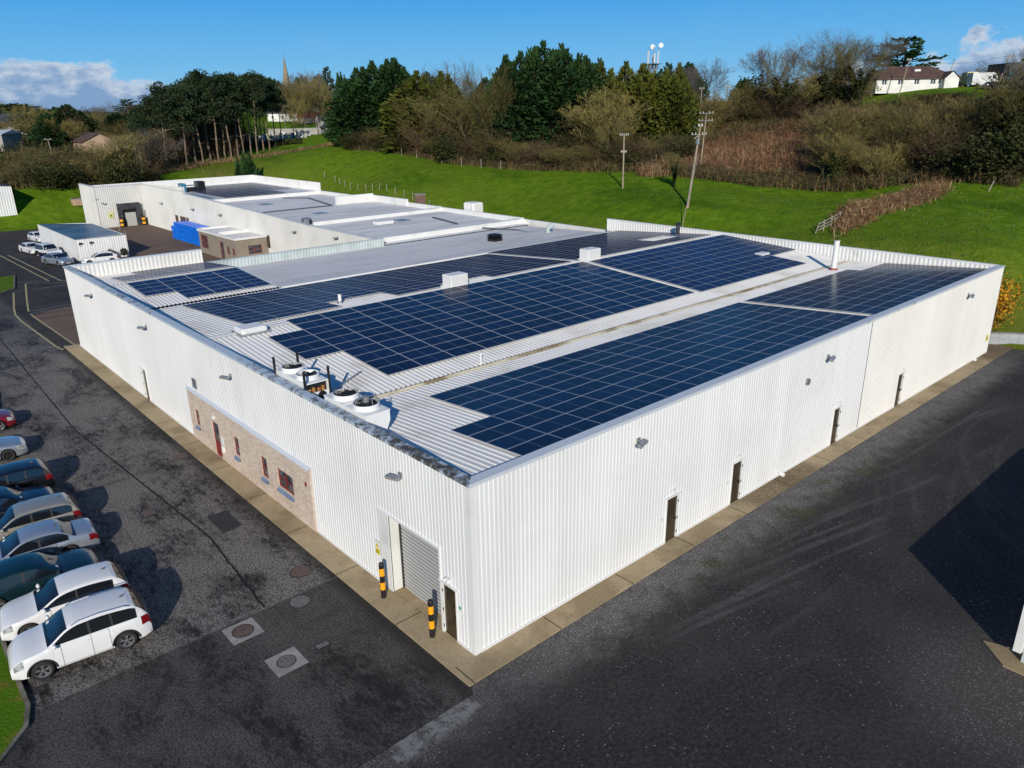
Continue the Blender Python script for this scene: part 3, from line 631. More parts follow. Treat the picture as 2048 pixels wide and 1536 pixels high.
mb = MB(); corr(mb, 'x', 10.97, 29.85, 4.6, 5.5, 51.5, -1, pitch=.33, depth=.05); mb.build('parapet', M_PALE, B)
mb = MB(); mb.box(10.97, 29.88, 51.42, 51.75, 5.5, 5.56); mb.box(29.78, 29.86, 51.52, 51.74, 4.6, 5.5); mb.box(10.97, 29.78, 51.62, 51.74, 0, 5.5); mb.build('coping', M_PALE, B)

# --- buff brick panel with windows and door
def holed(mb, ax, const, a0, a1, z0, z1, holes, depth, sgn, mi=0):
    "wall rectangle with rectangular holes (a, b, zlo, zhi) and reveals going inwards"
    A_ = sorted({a0, a1, *[h[0] for h in holes], *[h[1] for h in holes]}); Zs = sorted({z0, z1, *[h[2] for h in holes], *[h[3] for h in holes]})
    P = (lambda a, z, o=0: (const+o, a, z)) if ax == 'y' else (lambda a, z, o=0: (a, const+o, z))
    for a, c in zip(A_, A_[1:]):
        for e, f in zip(Zs, Zs[1:]):
            if any(h[0] <= a and c <= h[1] and h[2] <= e and f <= h[3] for h in holes): continue
            mb.quad(P(a, e), P(c, e), P(c, f), P(a, f), mi)
    d = -sgn*depth
    for a, c, e, f in holes:
        for (p, q) in (((a, e), (c, e)), ((c, e), (c, f)), ((c, f), (a, f)), ((a, f), (a, e))): mb.quad(P(*p), P(*q), P(*q, d), P(*p, d), mi)
WIN = [(24.75, 25.35, 1.12, 2.08), (19.25, 19.9, 1.05, 2.12), (15.9, 16.6, 1.0, 2.12), (13.15, 14.8, 1.12, 2.1)]
DOORH = (21.9, 22.78, .05, 2.1)
mb = MB(); holed(mb, 'y', -.1, 11.35, 26.15, 0.03, 3.14, WIN+[DOORH], .14, -1)
mb.quad((-.1, 11.35, .03), (0, 11.35, .03), (0, 11.35, 3.2), (-.1, 11.35, 3.14)); mb.quad((-.1, 26.15, .03), (0, 26.15, .03), (0, 26.15, 3.2), (-.1, 26.15, 3.14)); mb.build('brick_panel', M_BRICK, B)
mb = MB(); mb.add([(-.16, 11.3, 3.13), (-.16, 26.2, 3.13), (.0, 26.2, 3.25), (.0, 11.3, 3.25), (-.16, 11.3, 3.09), (-.16, 26.2, 3.09)], [(0, 1, 2, 3), (4, 5, 1, 0)]); mb.build('brick_panel_capping', M_COPR, B)
def window(parent, ax, c, a, b_, z0, z1, sgn, cols, rows, sill=True, fm=None, fw=.07):
    "frame, pane and sill of a window lying in the plane ax=c; sgn = outward"
    i = -sgn
    Bx = (lambda m_, p, q, e, f, o0, o1: m_.box(c+min(o0, o1), c+max(o0, o1), p, q, e, f)) if ax == 'y' else (lambda m_, p, q, e, f, o0, o1: m_.box(p, q, c+min(o0, o1), c+max(o0, o1), e, f))
    mb = MB(); d0, d1 = sgn*.0, i*.05
    Bx(mb, a, b_, z0, z0+fw, d0, d1); Bx(mb, a, b_, z1-fw, z1, d0, d1); Bx(mb, a, a+fw, z0+fw, z1-fw, d0, d1); Bx(mb, b_-fw, b_, z0+fw, z1-fw, d0, d1)
    for t in cols: x = a+(b_-a)*t; Bx(mb, x-fw/2, x+fw/2, z0+fw, z1-fw, d0, d1)
    for t in rows: z = z0+(z1-z0)*t; Bx(mb, a+fw, b_-fw, z-fw/2, z+fw/2, sgn*.006, i*.045)
    f = mb.build('window', fm or M_RED, parent)
    mb = MB(); Bx(mb, a+fw*.5, b_-fw*.5, z0+fw*.5, z1-fw*.5, i*.02, i*.03); mb.build('pane', M_GLASS, f)
    if sill:
        mb = MB(); p0, p1 = a-.04, b_+.04
        if ax == 'y': mb.add([(c+sgn*.17, p0, z0-.2), (c+sgn*.17, p1, z0-.2), (c+i*.05, p1, z0+.005), (c+i*.05, p0, z0+.005), (c+sgn*.17, p0, z0-.25), (c+sgn*.17, p1, z0-.25)], [(0, 1, 2, 3), (4, 5, 1, 0)])
        else: mb.add([(p0, c+sgn*.17, z0-.2), (p1, c+sgn*.17, z0-.2), (p1, c+i*.05, z0+.005), (p0, c+i*.05, z0+.005), (p0, c+sgn*.17, z0-.25), (p1, c+sgn*.17, z0-.25)], [(0, 1, 2, 3), (4, 5, 1, 0)])
        mb.build('sill', M_SILL, f)
    return f
for i, (a, c, e, f) in enumerate(WIN): window(B, 'y', -.04, a, c, e, f, -1, [.5] if c-a > 1 else [], [.5])
mb = MB(); mb.box(-.06, -.02, 21.9, 21.97, .05, 2.1); mb.box(-.06, -.02, 22.71, 22.78, .05, 2.1); mb.box(-.06, -.02, 21.97, 22.71, 2.03, 2.1); mb.box(-.05, -.015, 21.97, 22.71, .05, .95); 
d_ = mb.build('door', M_RED, B); d_['label'] = 'red framed glazed door in the brick panel'
mb = MB(); mb.box(-.04, -.03, 21.97, 22.71, .95, 2.03); mb.build('pane', M_GLASS, d_)
mb = MB(); mb.box(-.12, -.105, 21.35, 21.7, 1.0, 1.5); mb.box(-.2, -.101, 21.4, 21.62, .6, .95); mb.build('meter_box', M_WHT, B)
mb = MB(); mb.box(-.2, -.1, 22.2, 22.45, 2.35, 2.5); mb.build('door_lamp', M_WHT, B)
mb = MB(); mb.box(-.13, -.1, 11.7, 11.85, 2.2, 2.4); mb.build('air_vent', M_RED, B)
# --- doors in the cladding
def door(ax, a, c, zt, leaf=M_DOOR):
    mb = MB(); X_ = (lambda m_, p, q, e, f, o0, o1: m_.box(o0, o1, p, q, e, f)) if ax == 'y' else (lambda m_, p, q, e, f, o0, o1: m_.box(p, q, o0, o1, e, f))
    X_(mb, a+.05, c-.05, .05, zt-.06, .02, .06); d = mb.build('door', leaf, B)
    mb = MB(); X_(mb, a, a+.05, .05, zt, -.05, .06); X_(mb, c-.05, c, .05, zt, -.05, .06); X_(mb, a+.05, c-.05, zt-.06, zt, -.05, .06); X_(mb, a-.12, c+.12, zt, zt+.05, -.1, .02); mb.build('frame', M_WHT, d)
    mb = MB(); h = c-.13 if ax == 'x' else a+.13
    X_(mb, h-.03, h+.03, .95, 1.07, -.03, .02); mb.build('handle', M_BLK, d)
    for zz in (.3, 1.0, 1.8): mb = MB(); X_(mb, c-.07, c-.03, zz, zz+.12, -.065, -.05); mb.build('hinge', M_BLK, d)
    return d
door('y', .93, 1.77, 2.22); door('y', 34.2, 35.05, 2.2)
for a, c in ((10.6, 11.46), (15.62, 16.5), (25.56, 26.4), (33.9, 34.74)):
    door('x', a, c, 2.22)
    k = MB(); k.box((a+c)/2-.12, (a+c)/2+.12, -.15, -.036, 2.42, 2.56); k.box(a-.32, a-.22, -.055, -.036, 1.25, 1.4); k.build('door_lamp', M_WHT, B)
k = MB(); k.box(-.14, -.036, 1.2, 1.42, 2.4, 2.55); k.tube((-.12, 1.25, 2.5), (-.22, 1.22, 2.46), .05); k.tube((-.12, 1.4, 2.5), (-.22, 1.42, 2.46), .05); k.build('door_lamp', M_WHT, B)
# --- roller shutter in its recess
mb = MB(); z = .05
while z < 3.5:
    h = min(.16, 3.5-z); mb.add([(.455, 1.86, z), (.455, 5.08, z), (.445, 1.86, z+h*.4), (.445, 5.08, z+h*.4), (.455, 1.86, z+h*.74), (.455, 5.08, z+h*.74)], [(0, 1, 3, 2), (2, 3, 5, 4)]); mb.add([(.455, 1.86, z+h*.74), (.455, 5.08, z+h*.74), (.50, 1.86, z+h*.78), (.50, 5.08, z+h*.78), (.50, 1.86, z+h), (.50, 5.08, z+h)], [(0, 1, 3, 2), (2, 3, 5, 4)], 1); z += h
rs = mb.build('roller_door', [M_ROLL, mat('shutter_groove', (0.22, 0.225, 0.23), 0.6)], B)
for q0, q1 in ((5.0, 5.08), (1.86, 1.93)): mb = MB(); mb.box(.40, .5, q0, q1, .04, 3.5); mb.build('guide_rail', M_BLK, rs)
mb = MB(); mb.quad((-.03, 5.08, .03), (.5, 5.08, .03), (.5, 5.08, 3.5), (-.03, 5.08, 3.5)); mb.quad((-.03, 1.86, .03), (.5, 1.86, .03), (.5, 1.86, 3.5), (-.03, 1.86, 3.5)); mb.quad((-.03, 1.86, 3.5), (.5, 1.86, 3.5), (.5, 5.08, 3.5), (-.03, 5.08, 3.5))
mb.box(-.06, -.0, 1.78, 1.86, .03, 3.58); mb.box(-.06, 0, 5.08, 5.75, .03, 3.5); mb.box(-.09, .02, 1.75, 5.8, 3.5, 3.54); mb.build('door_reveal', M_WHT, B)
mb = MB(); mb.quad((0, 1.86, .055), (.5, 1.86, .055), (.5, 5.08, .055), (0, 5.08, .055)); mb.build('threshold', M_CONC, B)
mb = MB(); mb.box(-.055, -.036, 24.55, 25.1, 3.42, 4.0)
for i in range(5): mb.box(-.075, -.055, 24.57, 25.08, 3.45+i*.11, 3.5+i*.11)
mb.build('louvre', M_STEEL, B)
mb = MB(); mb.lathe((22.0, -.08, 4.72), [(.02, -.06), (.17, -.04), (.19, .02), (.19, .08)], 16, 'y', caps=True); mb.build('wall_vent', M_STEEL, B)
for x in (20.2, 47.5):
    mb = MB(); mb.tube((x, -.04, .16), (x, -.3, .12), .11, n=10); tag(mb.build('outlet_pipe', M_WHT, B))

# signs on the walls
M_SGNY = mat('sign_yellow', (0.75, 0.60, 0.02), 0.5); M_SGNW = mat('sign_white', (0.75, 0.75, 0.73), 0.5); M_SGNG = mat('sign_green', (0.02, 0.38, 0.25), 0.5)
t = thing('warning_sign', 'small yellow and white warning plate beside the roller door', 'sign', (-.07, 5.98, 1.35))
mb = MB(); mb.box(-.012, 0, -.17, .17, 0, .62); mb.build('plate', M_SGNW, t)
mb = MB(); mb.box(-.018, -.013, -.15, .15, .03, .28); mb.add([(-.018, -.12, .34), (-.018, .12, .34), (-.018, 0, .58)], [(0, 1, 2)]); mb.build('panel', M_SGNY, t)
mb = MB(); mb.box(-.021, -.0185, -.012, .012, .40, .50); mb.box(-.021, -.0185, -.012, .012, .37, .39)
for i in range(3): mb.box(-.021, -.0185, -.12, .12, .08+i*.06, .1+i*.06)
mb.build('symbol', M_BLK, t)
t = thing('exit_sticker', 'small green and white sticker beside the dark corner door', 'sticker', (-.045, .72, 1.55))
mb = MB(); mb.box(-.006, 0, -.09, .09, -.09, .12); mb.build('plate', M_SGNW, t); mb = MB(); mb.box(-.009, -.0065, -.08, .08, .02, .11); mb.build('panel', M_SGNG, t)
t = thing('hazard_sign', 'tiny yellow sign low at the far end of the ivory wall', 'sign', (49.9, -.05, 1.05))
mb = MB(); mb.box(-.2, .2, -.012, 0, 0, .5); mb.build('plate', M_SGNY, t); mb = MB(); mb.add([(-.13, -.016, .12), (.13, -.016, .12), (0, -.016, .38)], [(0, 1, 2)]); mb.build('symbol', M_BLK, t)

# floodlights
def floodlight(loc, rz, label):
    t = thing('wall_light', label, 'light', loc, rz, 'floodlights along the walls')   # local -x is outward
    mb = MB(); mb.box(-.05, 0, -.09, .09, -.1, .1); mb.tube((-.03, 0, 0), (-.22, .05, -.03), .03); mb.build('bracket', M_STEEL, t)
    mb = MB(); mb.cbox(-.10, .10, -.33, .33, -.06, .045, .025); mb.xform(Matrix.Translation((-.3, .08, -.02)) @ Matrix.Rotation(R(-18), 4, 'Y') @ Matrix.Rotation(R(14), 4, 'Z')); h = mb.build('housing', M_STEEL, t)
    mb = MB(); mb.box(-.085, .085, -.30, .30, -.078, -.059); mb.box(-.115, -.10, -.29, .29, -.05, .03); mb.xform(Matrix.Translation((-.3, .08, -.02)) @ Matrix.Rotation(R(-18), 4, 'Y') @ Matrix.Rotation(R(14), 4, 'Z')); mb.build('lens', M_LAMP, h)
    return t
f0 = None
for y, lb in ((3.97, 'grey floodlight high on the left wall near the building corner'), (19.1, 'grey floodlight on the left wall above the brick panel'), (32.1, 'grey floodlight on the left wall above the far personnel door'), (44.35, 'grey floodlight at the far end of the left wall')):
    if f0 is None: f0 = floodlight((-.04, y, 5.6), 0, lb)
    else: copy_tree(f0, None, (-.04, y, 5.6), 0, lb)
for x, lb in ((8.45, 'grey floodlight high on the right wall nearest the corner'), (23.9, 'grey floodlight on the right wall above the round vent'), (43.8, 'grey floodlight high on the ivory end of the right wall')):
    copy_tree(f0, None, (x, -.04, 5.65), pi/2, lb)

# bollards
M_BY = mat('bollard_yellow', (0.80, 0.36, 0.01), 0.4); M_BB = mat('bollard_black', (0.014, 0.014, 0.016), 0.35)
def bollard(y, lb):
    t = thing('bollard', lb, 'bollard', (-.52, y, .045), 0, 'striped bollards by the roller door')
    mb = MB(); mb.lathe((0, 0, 0), [(.105, 0), (.105, 1.5), (.085, 1.55), (.0, 1.56)], 20); mb.build('post', M_BB, t, smooth=False)
    for z in (.38, 1.0):
        mb = MB(); mb.lathe((0, 0, 0), [(.109, z), (.109, z+.33)], 20); mb.build('stripe', M_BY, t, smooth=True)
    return t
b0 = bollard(5.05, 'black and yellow bollard left of the roller door'); copy_tree(b0, None, (-.52, 1.84, .045), None, 'black and yellow bollard between the roller door and the corner door')

# manholes
M_IRON = mat('rusty_iron', (0.075, 0.048, 0.04), 0.7, (0.13, 0.085, 0.07), 9, 5, bump=0.6, bscale=25); M_IRON2 = mat('worn_iron', (0.10, 0.09, 0.085), 0.6, (0.16, 0.145, 0.135), 7, 5, bump=0.6, bscale=25); M_SLAB = mat('pale_concrete', (0.30, 0.285, 0.27), 0.85, (0.22, 0.20, 0.19), 1.6, 6, bump=0.2)
def manhole(px, py, r, slab, lb, iron=M_IRON, rect=None, rz=0.0):
    p = at(px, py, 0); t = thing('manhole_cover', lb, 'manhole cover', (p[0], p[1], .004), rz)
    if slab:
        mb = MB(); a, c = slab; mb.prism([(-a, -c), (a, -c), (a, c), (-a, c)], -.03, .004); mb.build('slab', M_SLAB, t)
    mb = MB()
    if rect: mb.cbox(-rect[0], rect[0], -rect[1], rect[1], -.02, .012, .008)
    else:
        mb.lathe((0, 0, 0), [(r, .0), (r, .010), (r*.9, .012), (r*.88, .007), (r*.5, .007), (r*.48, .011), (r*.1, .011), (0.001, .012)], 28)
        mb.box(-.04, .04, r*.72, r*.84, .007, .016); mb.box(-.04, .04, -r*.84, -r*.72, .007, .016)
    mb.build('lid', iron, t)
    mb = MB()
    if rect: a, c = rect[0]+.04, rect[1]+.04; mb.prism([(-a, -c), (a, -c), (a, c), (-a, c)], -.02, .0055)
    else: mb.lathe((0, 0, 0), [(r*1.0, .006), (r*1.1, .008), (r*1.12, .0)], 28)
    mb.build('rim', M_BLK, t)
manhole(486, 1262, .36, (.58, .56), 'round rusty manhole cover in a pale concrete slab, left of the two'); manhole(573, 1323, .31, (.56, .56), 'round grey manhole cover in a pale square slab, nearest the camera', M_IRON2)
manhole(601, 1143, .40, None, 'round rusty manhole cover beside the apron, no slab'); manhole(600, 1203, .38, None, 'round worn manhole cover in the black tarmac, between slab and roller door', M_IRON2)
manhole(645, 1290, 0, None, 'small rectangular rusty cover in the tarmac near the front slab', M_IRON2, (.22, .11)); manhole(360, 913, .0, None, 'oblong red brown cover near the apron by the brick panel', M_IRON, (.32, .32))
manhole(297, 1026, .0, None, 'flat red brown cover in the worn tarmac beside the car shadows', M_IRON, (.3, .3)); manhole(187, 905, .0, None, 'oblong pale cover in the tarmac behind the parked wagons', M_IRON2, (.25, .25)); manhole(209, 838, 0, None, 'farthest oblong cover in the tarmac by the long joint', M_IRON2, (.2, .25))
p = [at(*q, 0)[:2] for q in ((413, 1035), (452, 1020), (485, 1050), (447, 1067))]
mb = MB(); mb.add([(x, y, .003) for x, y in p], [(0, 1, 2, 3)]); tag(mb.build('tarmac_patch', mat('fresh_tarmac', (0.016, 0.017, 0.018), 0.85, (0.028, 0.028, 0.028), 14, 4, bump=.5, bscale=18)), kind='structure')
def ony(px, py, Y_):
    d = ray(px, py); return CAM+d*((Y_-CAM[1])/d[1])
# ------------------------------------------------------------------ solar panels
mt = bpy.data.materials.new('solar_cells'); mt.use_nodes = True; nt = mt.node_tree; b = nt.nodes['Principled BSDF']; M_PV = mt
pos = nt.nodes.new('ShaderNodeTexCoord').outputs['Object']; X, Y, Z = sep(nt, pos)
oi = nt.nodes.new('ShaderNodeObjectInfo')
cx_ = math_(nt, 'ABSOLUTE', math_(nt, 'SUBTRACT', math_(nt, 'FRACT', math_(nt, 'MULTIPLY', math_(nt, 'SUBTRACT', math_(nt, 'ABSOLUTE', X), .012), 1/.0845)), 0.5))
cy_ = math_(nt, 'ABSOLUTE', math_(nt, 'SUBTRACT', math_(nt, 'FRACT', math_(nt, 'ADD', math_(nt, 'MULTIPLY', Y, 1/.168), 0.5)), 0.5))
cell = math_(nt, 'MAXIMUM', math_(nt, 'GREATER_THAN', cx_, 0.47), math_(nt, 'GREATER_THAN', cy_, 0.482))
dot = mul(nt, math_(nt, 'GREATER_THAN', cx_, 0.40), math_(nt, 'GREATER_THAN', cy_, 0.43))
base = mixc(nt, oi.outputs['Random'], (0.0030, 0.0095, 0.036), (0.0050, 0.0160, 0.060))
gp = nt.nodes.new('ShaderNodeNewGeometry').outputs['Position']
base = mixc(nt, mapr(nt, noise(nt, gp, 0.25, 4), 0.4, 0.7, 0, 0.6), base, (0.004, 0.011, 0.036))
col = mixc(nt, mul(nt, cell, 0.25), base, (0.05, 0.075, 0.13)); col = mixc(nt, mul(nt, dot, 0.6), col, (0.22, 0.26, 0.34))
col = mixc(nt, math_(nt, 'LESS_THAN', math_(nt, 'ABSOLUTE', X), 0.008), col, (0.20, 0.23, 0.30))
lnk(nt, col, b.inputs['Base Color']); b.inputs['Roughness'].default_value = 0.22; b.inputs['IOR'].default_value = 1.16
M_ALU = mat('panel_frame', (0.42, 0.45, 0.50), 0.35, metal=0.2)
PW, PH = 2.085, 1.048
mb = MB(); hw, hh = PW/2, PH/2; f_ = .012
mb.box(-hw, hw, -hh, -hh+f_, -.035, .003); mb.box(-hw, hw, hh-f_, hh, -.035, .003); mb.box(-hw, -hw+f_, -hh+f_, hh-f_, -.035, .003); mb.box(hw-f_, hw, -hh+f_, hh-f_, -.035, .003)
ME_FR = mb.mesh('panel_frame', M_ALU)
mb = MB(); mb.quad((-hw+f_, -hh+f_, 0), (hw-f_, -hh+f_, 0), (hw-f_, hh-f_, 0), (-hw+f_, hh-f_, 0)); ME_PV = mb.mesh('panel_cells', M_PV)
def solar(x, y, z, tilt, lb, sy=1.0, mesh_bucket=None):
    if mesh_bucket is not None: mesh_bucket.append((x, y, z, tilt, sy)); return
    t = thing('solar_panel', lb, 'solar panel', (x, y, z), 0, 'solar panels on the factory roof'); t.rotation_euler = (tilt, 0, 0); t.scale = (1, sy, 1)
    a = bpy.data.objects.new('frame', ME_FR); COL.objects.link(a); a.parent = t
    c = bpy.data.objects.new('cells', ME_PV); COL.objects.link(c); c.parent = t
def grid(x0, px_, ytop, py_, rows, desc, bucket=None):
    "rows: list of (first column, last column exclusive, skipped columns); row 0 at the top (larger y)"
    for r, (c0, c1, skip) in enumerate(rows):
        for c in range(c0, c1):
            if c in skip: continue
            x = x0+(c+.5)*px_; y = ytop-(r+.5)*py_; dz = (zr(y+.3)-zr(y-.3))/.6
            lb = 'dark blue solar panel, %s, %s row %s, %s from left' % (desc, ORD(len(rows)-r) if 'parapet' in desc else ORD(r+1), 'up' if 'parapet' in desc else 'down', ORD(c+1))
            solar(x, y, zr(y)+.115, math.atan(dz), lb, py_/1.058, bucket)
REST = []
grid(2.93, 2.09, 9.20, 1.09, [(1, 13, ())]*4+[(0, 13, ())]*4, 'near parapet block')
grid(30.75, 2.09, 9.20, 1.09, [(0, 7, ())]+[(0, 9, ())]*7, 'far parapet block')
grid(3.22, 2.113, 23.78, 1.073, [(1, 13, ())]*2+[(0, 13, ())]*4+[(1, 13, ())]*4, 'block below the ridge')
grid(31.25, 2.09, 23.6, 1.073, [(0, 9, ())]*7+[(0, 7, ())]*3, '', REST)
grid(3.40, 2.10, 35.55, 1.062, [(0, 13, ())]*8+[(0, 13, (3, 4))]+[(0, 13, (3, 4, 7, 8))], '', REST)
grid(31.4, 2.06, 36.35, 1.045, [(0, 9, ())]*7+[(0, 9, (6, 7))]*2+[(0, 9, ())]*2, '', REST)
grid(2.36, 2.135, 44.1, 1.075, [(0, 4, ())]*4+[(1, 4, ())]*2, '', REST)
grid(2.4, 2.13, 50.75, 1.09, [(1, 4, ())]*2+[(0, 4, ())]*3, '', REST)
# far block on the rear roof is added to the same stock below
def zrear(y): return float(np.interp(y, [51.7, 53, 67, 107], [4.78, 4.85, 4.95, 5.0]))
def rear_at(px, py):
    z = 5.4
    for _ in range(40):
        P_ = at(px, py, z); z = .5*z+.5*zrear(P_[1])
    return P_
ZB = 5.45
for r in range(17):
    for c in range(5 if r < 5 else 7): REST.append((36.1+c*2.12, 106.3+r*1.4, ZB+.13, 0.0, 1.33))
mbf = MB(); mbc = MB()
for x, y, z, tl, sy in REST:
    M_ = Matrix.Translation((x, y, z)) @ Matrix.Rotation(tl, 4, 'X') @ Matrix.Diagonal((1, sy, 1, 1))
    for me_, dst in ((ME_FR, mbf), (ME_PV, mbc)):
        dst.add([M_ @ v.co for v in me_.vertices], [tuple(p.vertices) for p in me_.polygons])
# merged cells need per-panel coordinates: use a position based copy of the cell material
M_PV2 = M_PV.copy(); M_PV2.name = 'solar_cells_far'; n2_ = M_PV2.node_tree; n2_.nodes['Principled BSDF'].inputs['Specular IOR Level'].default_value = 0.5
tcs = [n for n in n2_.nodes if n.bl_idname == 'ShaderNodeTexCoord'][0]
uvn = n2_.nodes.new('ShaderNodeAttribute'); uvn.attribute_name = 'cellpos'
for l in list(tcs.outputs['Object'].links): n2_.links.new(uvn.outputs['Vector'], l.to_socket)
n2_.nodes['Principled BSDF'].inputs['IOR'].default_value = 1.08
oin = [n for n in n2_.nodes if n.bl_idname == 'ShaderNodeObjectInfo'][0]; gn = n2_.nodes.new('ShaderNodeNewGeometry')
for l in list(oin.outputs['Random'].links): n2_.links.new(gn.outputs['Random Per Island'], l.to_socket)
hv = n2_.nodes.new('ShaderNodeHueSaturation'); hv.inputs['Value'].default_value = 1.7; b2_ = n2_.nodes['Principled BSDF']; ln_ = b2_.inputs['Base Color'].links[0].from_socket; n2_.links.new(ln_, hv.inputs['Color']); n2_.links.new(hv.outputs[0], b2_.inputs['Base Color'])
fr = mbf.build('solar_panel_field', M_ALU); tag(fr, 'more distant dark blue solar panels across the far roof slopes', 'solar panels', None, 'stuff')
ce = mbc.build('cells', M_PV2, fr)
at_ = ce.data.attributes.new('cellpos', 'FLOAT_VECTOR', 'POINT')
loc4 = [v.co for v in ME_PV.vertices]
buf = []
for _ in REST:
    for v in loc4: buf += [v.x, v.y, 0]
at_.data.foreach_set('vector', buf)

# ------------------------------------------------------------------ things on the roof
M_FANW = mat('white_enamel', (0.74, 0.74, 0.73), 0.4, (0.60, 0.60, 0.58), 1.4, 6, 0.5, 0.75); M_FANB = mat('fan_black', (0.02, 0.02, 0.022), 0.5)
def fan(mb_ring, mb_blade, mb_grill, x, y, z, r, grill=True, nb=7):
    mb_ring.lathe((x, y, z), [(r*1.12, 0), (r*1.05, .1), (r*1.07, .2), (r*.97, .2), (r*.95, .03)], 28)
    for i in range(nb):
        a = 2*pi*i/nb; u = Vector((cos(a), sin(a), 0)); v = Vector((-sin(a), cos(a), 0)); c = Vector((x, y, z+.1))
        mb_blade.quad(c+u*r*.22-v*.05, c+u*r*.9-v*.13, c+u*r*.9+v*.13+Vector((0, 0, .09)), c+u*r*.22+v*.05+Vector((0, 0, .05)))
    mb_blade.lathe((x, y, z+.04), [(r*.25, 0), (r*.25, .14), (.001, .15)], 14)
    if grill:
        for k in range(1, 6): mb_grill.lathe((x, y, z+.205), [(r*k/5.3, 0), (r*k/5.3+.018, 0)], 24)
        for i in range(8):
            a = pi*i/8; mb_grill.tube((x-r*cos(a), y-r*sin(a), z+.21), (x+r*cos(a), y+r*sin(a), z+.21), .009, n=4)
def dark_inside(mb, x, y, z, r): mb.lathe((x, y, z), [(r*.95, .02), (.001, .021)], 24)
# near unit: white trough shaped dry cooler
t = thing('rooftop_cooler', 'white trough shaped cooler with two fans on the roof edge, nearest the corner', 'cooler', (.95, 8.5, 6.0))
mb = MB(); x0, x1 = -.55, .55
sec = [(x0, .86), (x1, .86), (x1, .45), (.35, .02), (-.35, .02), (x0, .45)]
mb.loft([[(p, -1.62, q) for p, q in sec], [(p, 1.62, q) for p, q in sec]], caps=True); mb.build('casing', M_FANW, t)
mb = MB(); mb.box(x0-.02, x1+.02, -1.64, 1.64, .862, .9); mb.box(x0-.02, x1+.02, -.02, .02, .9, .93); mb.build('lid', M_FANW, t)
rg, bl, gr = MB(), MB(), MB()
for y in (-.8, .8):
    rg, bl, gr = MB(), MB(), MB(); fan(rg, bl, gr, 0, y, .9, .5, True); dark_inside(bl, 0, y, .9, .5); rg.build('fan_ring', M_FANW, t, True); bl.build('fan_blades', M_FANB, t); gr.build('fan_grille', M_BLK, t)
mb = MB(); mb.tube((.0, -.8, 1.12), (.0, -.8, 1.36), .14, n=14); mb.tube((-.5, -.85, 1.32), (0, -.8, 1.38), .05)
for a in (0, pi/2, pi, 1.5*pi): mb.tube((.5*cos(a), -.8+.5*sin(a), .95), (.48*cos(a), -.8+.48*sin(a), 1.33), .018); mb.tube((.48*cos(a), -.8+.48*sin(a), 1.33), (0, -.8, 1.3), .018)
mb.build('motor', M_STEEL, t)
# far unit: open ended condenser with four lifting posts
t = thing('rooftop_cooler', 'grey white condenser with two fans, open end and four dark posts on the roof edge', 'cooler', (.95, 13.2, 5.9))
mb = MB(); mb.box(-.55, -.5, -1.45, 1.45, .1, .98); mb.box(.5, .55, -1.45, 1.45, .1, .98); mb.box(-.5, .5, 1.4, 1.45, .1, .98); mb.box(-.55, .55, -1.45, 1.45, .98, 1.03); mb.box(-.5, .5, -1.43, -1.38, .1, .55); mb.build('casing', M_FANW, t)
mb = MB(); mb.lathe((.2, -1.46, .36), [(.001, 0), (.2, 0), (.2, .05)], 20, 'y'); mb.box(-.5, .5, -1.3, -1.25, .1, .98); mb.build('vent', M_BLK, t)
mb = MB()
for i, x in enumerate((-.35, -.15, .1, .3)): mb.cbox(x-.06, x+.06, -1.42, -1.3, .56, .72+.05*(i % 2), .015)
mb.build('fittings', mat('brass_fittings', (0.45, 0.25, 0.06), 0.4, (0.3, 0.1, 0.05), 8), t)
rg, bl, gr = MB(), MB(), MB()
for y in (-.62, .78):
    rg, bl, gr = MB(), MB(), MB(); fan(rg, bl, gr, 0, y, 1.03, .48, y > 0, 5); dark_inside(bl, 0, y, 1.03, .48) if y > 0 else None; rg.build('fan_ring', M_FANW, t, True); bl.build('fan_blades', M_FANB, t)
    if gr.f: gr.build('fan_grille', M_BLK, t)
for x, y in ((-.58, -1.45), (.58, -1.45), (-.58, 1.45), (.58, 1.45)):
    mb = MB(); mb.box(x-.045, x+.045, y-.045, y+.045, .0, 1.62); mb.build('post', M_BB, t)
# conduit to the coolers
mb = MB(); mb.tube((1.5, 12.6, zr(12.6)+.1), (4.6, 14.3, zr(14.3)+.1), .04); tag(mb.build('cable_tray', M_STEEL), 'thin steel cable tray between cooler and solar panels', 'cable tray')
# ridge vents (boxes)
def vent_box(px, py, lb, sx_=1.5, sy_=1.0, h=.95):
    p = at(px, py, 6.5); t = thing('roof_vent', lb, 'roof vent', (p[0], p[1], zr(p[1])+.0), 0, 'white box vents along the ridge')
    mb = MB(); mb.cbox(-sx_/2, sx_/2, -sy_/2, sy_/2, .15, h, .03); mb.build('housing', M_WHT, t)
    mb = MB(); 
    for i in range(7): mb.box(-sx_/2+.08, sx_/2-.08, -sy_/2-.015, -sy_/2, .24+i*.09, .29+i*.09)
    mb.build('louvre', M_WALL2, t)
    mb = MB(); mb.box(-sx_/2-.1, sx_/2+.1, -sy_/2-.1, sy_/2+.1, -.1, .15); mb.build('curb', M_WHT, t)
vent_box(911, 571, 'white louvred box vent on the ridge, nearer one'); vent_box(1180, 517, 'white louvred box vent on the ridge, farther one')
t = thing('roof_hatch', 'low white square cover on the ridge near the left parapet', 'roof hatch', (3.0, 23.3, zr(23.3)+.06)); mb = MB(); mb.cbox(-.75, .75, -.6, .6, 0, .3, .08); mb.build('cover', M_WHT, t)
mb = MB(); mb.box(-.85, .85, -.7, .7, -.1, .03); mb.build('flashing', M_STEEL, t)
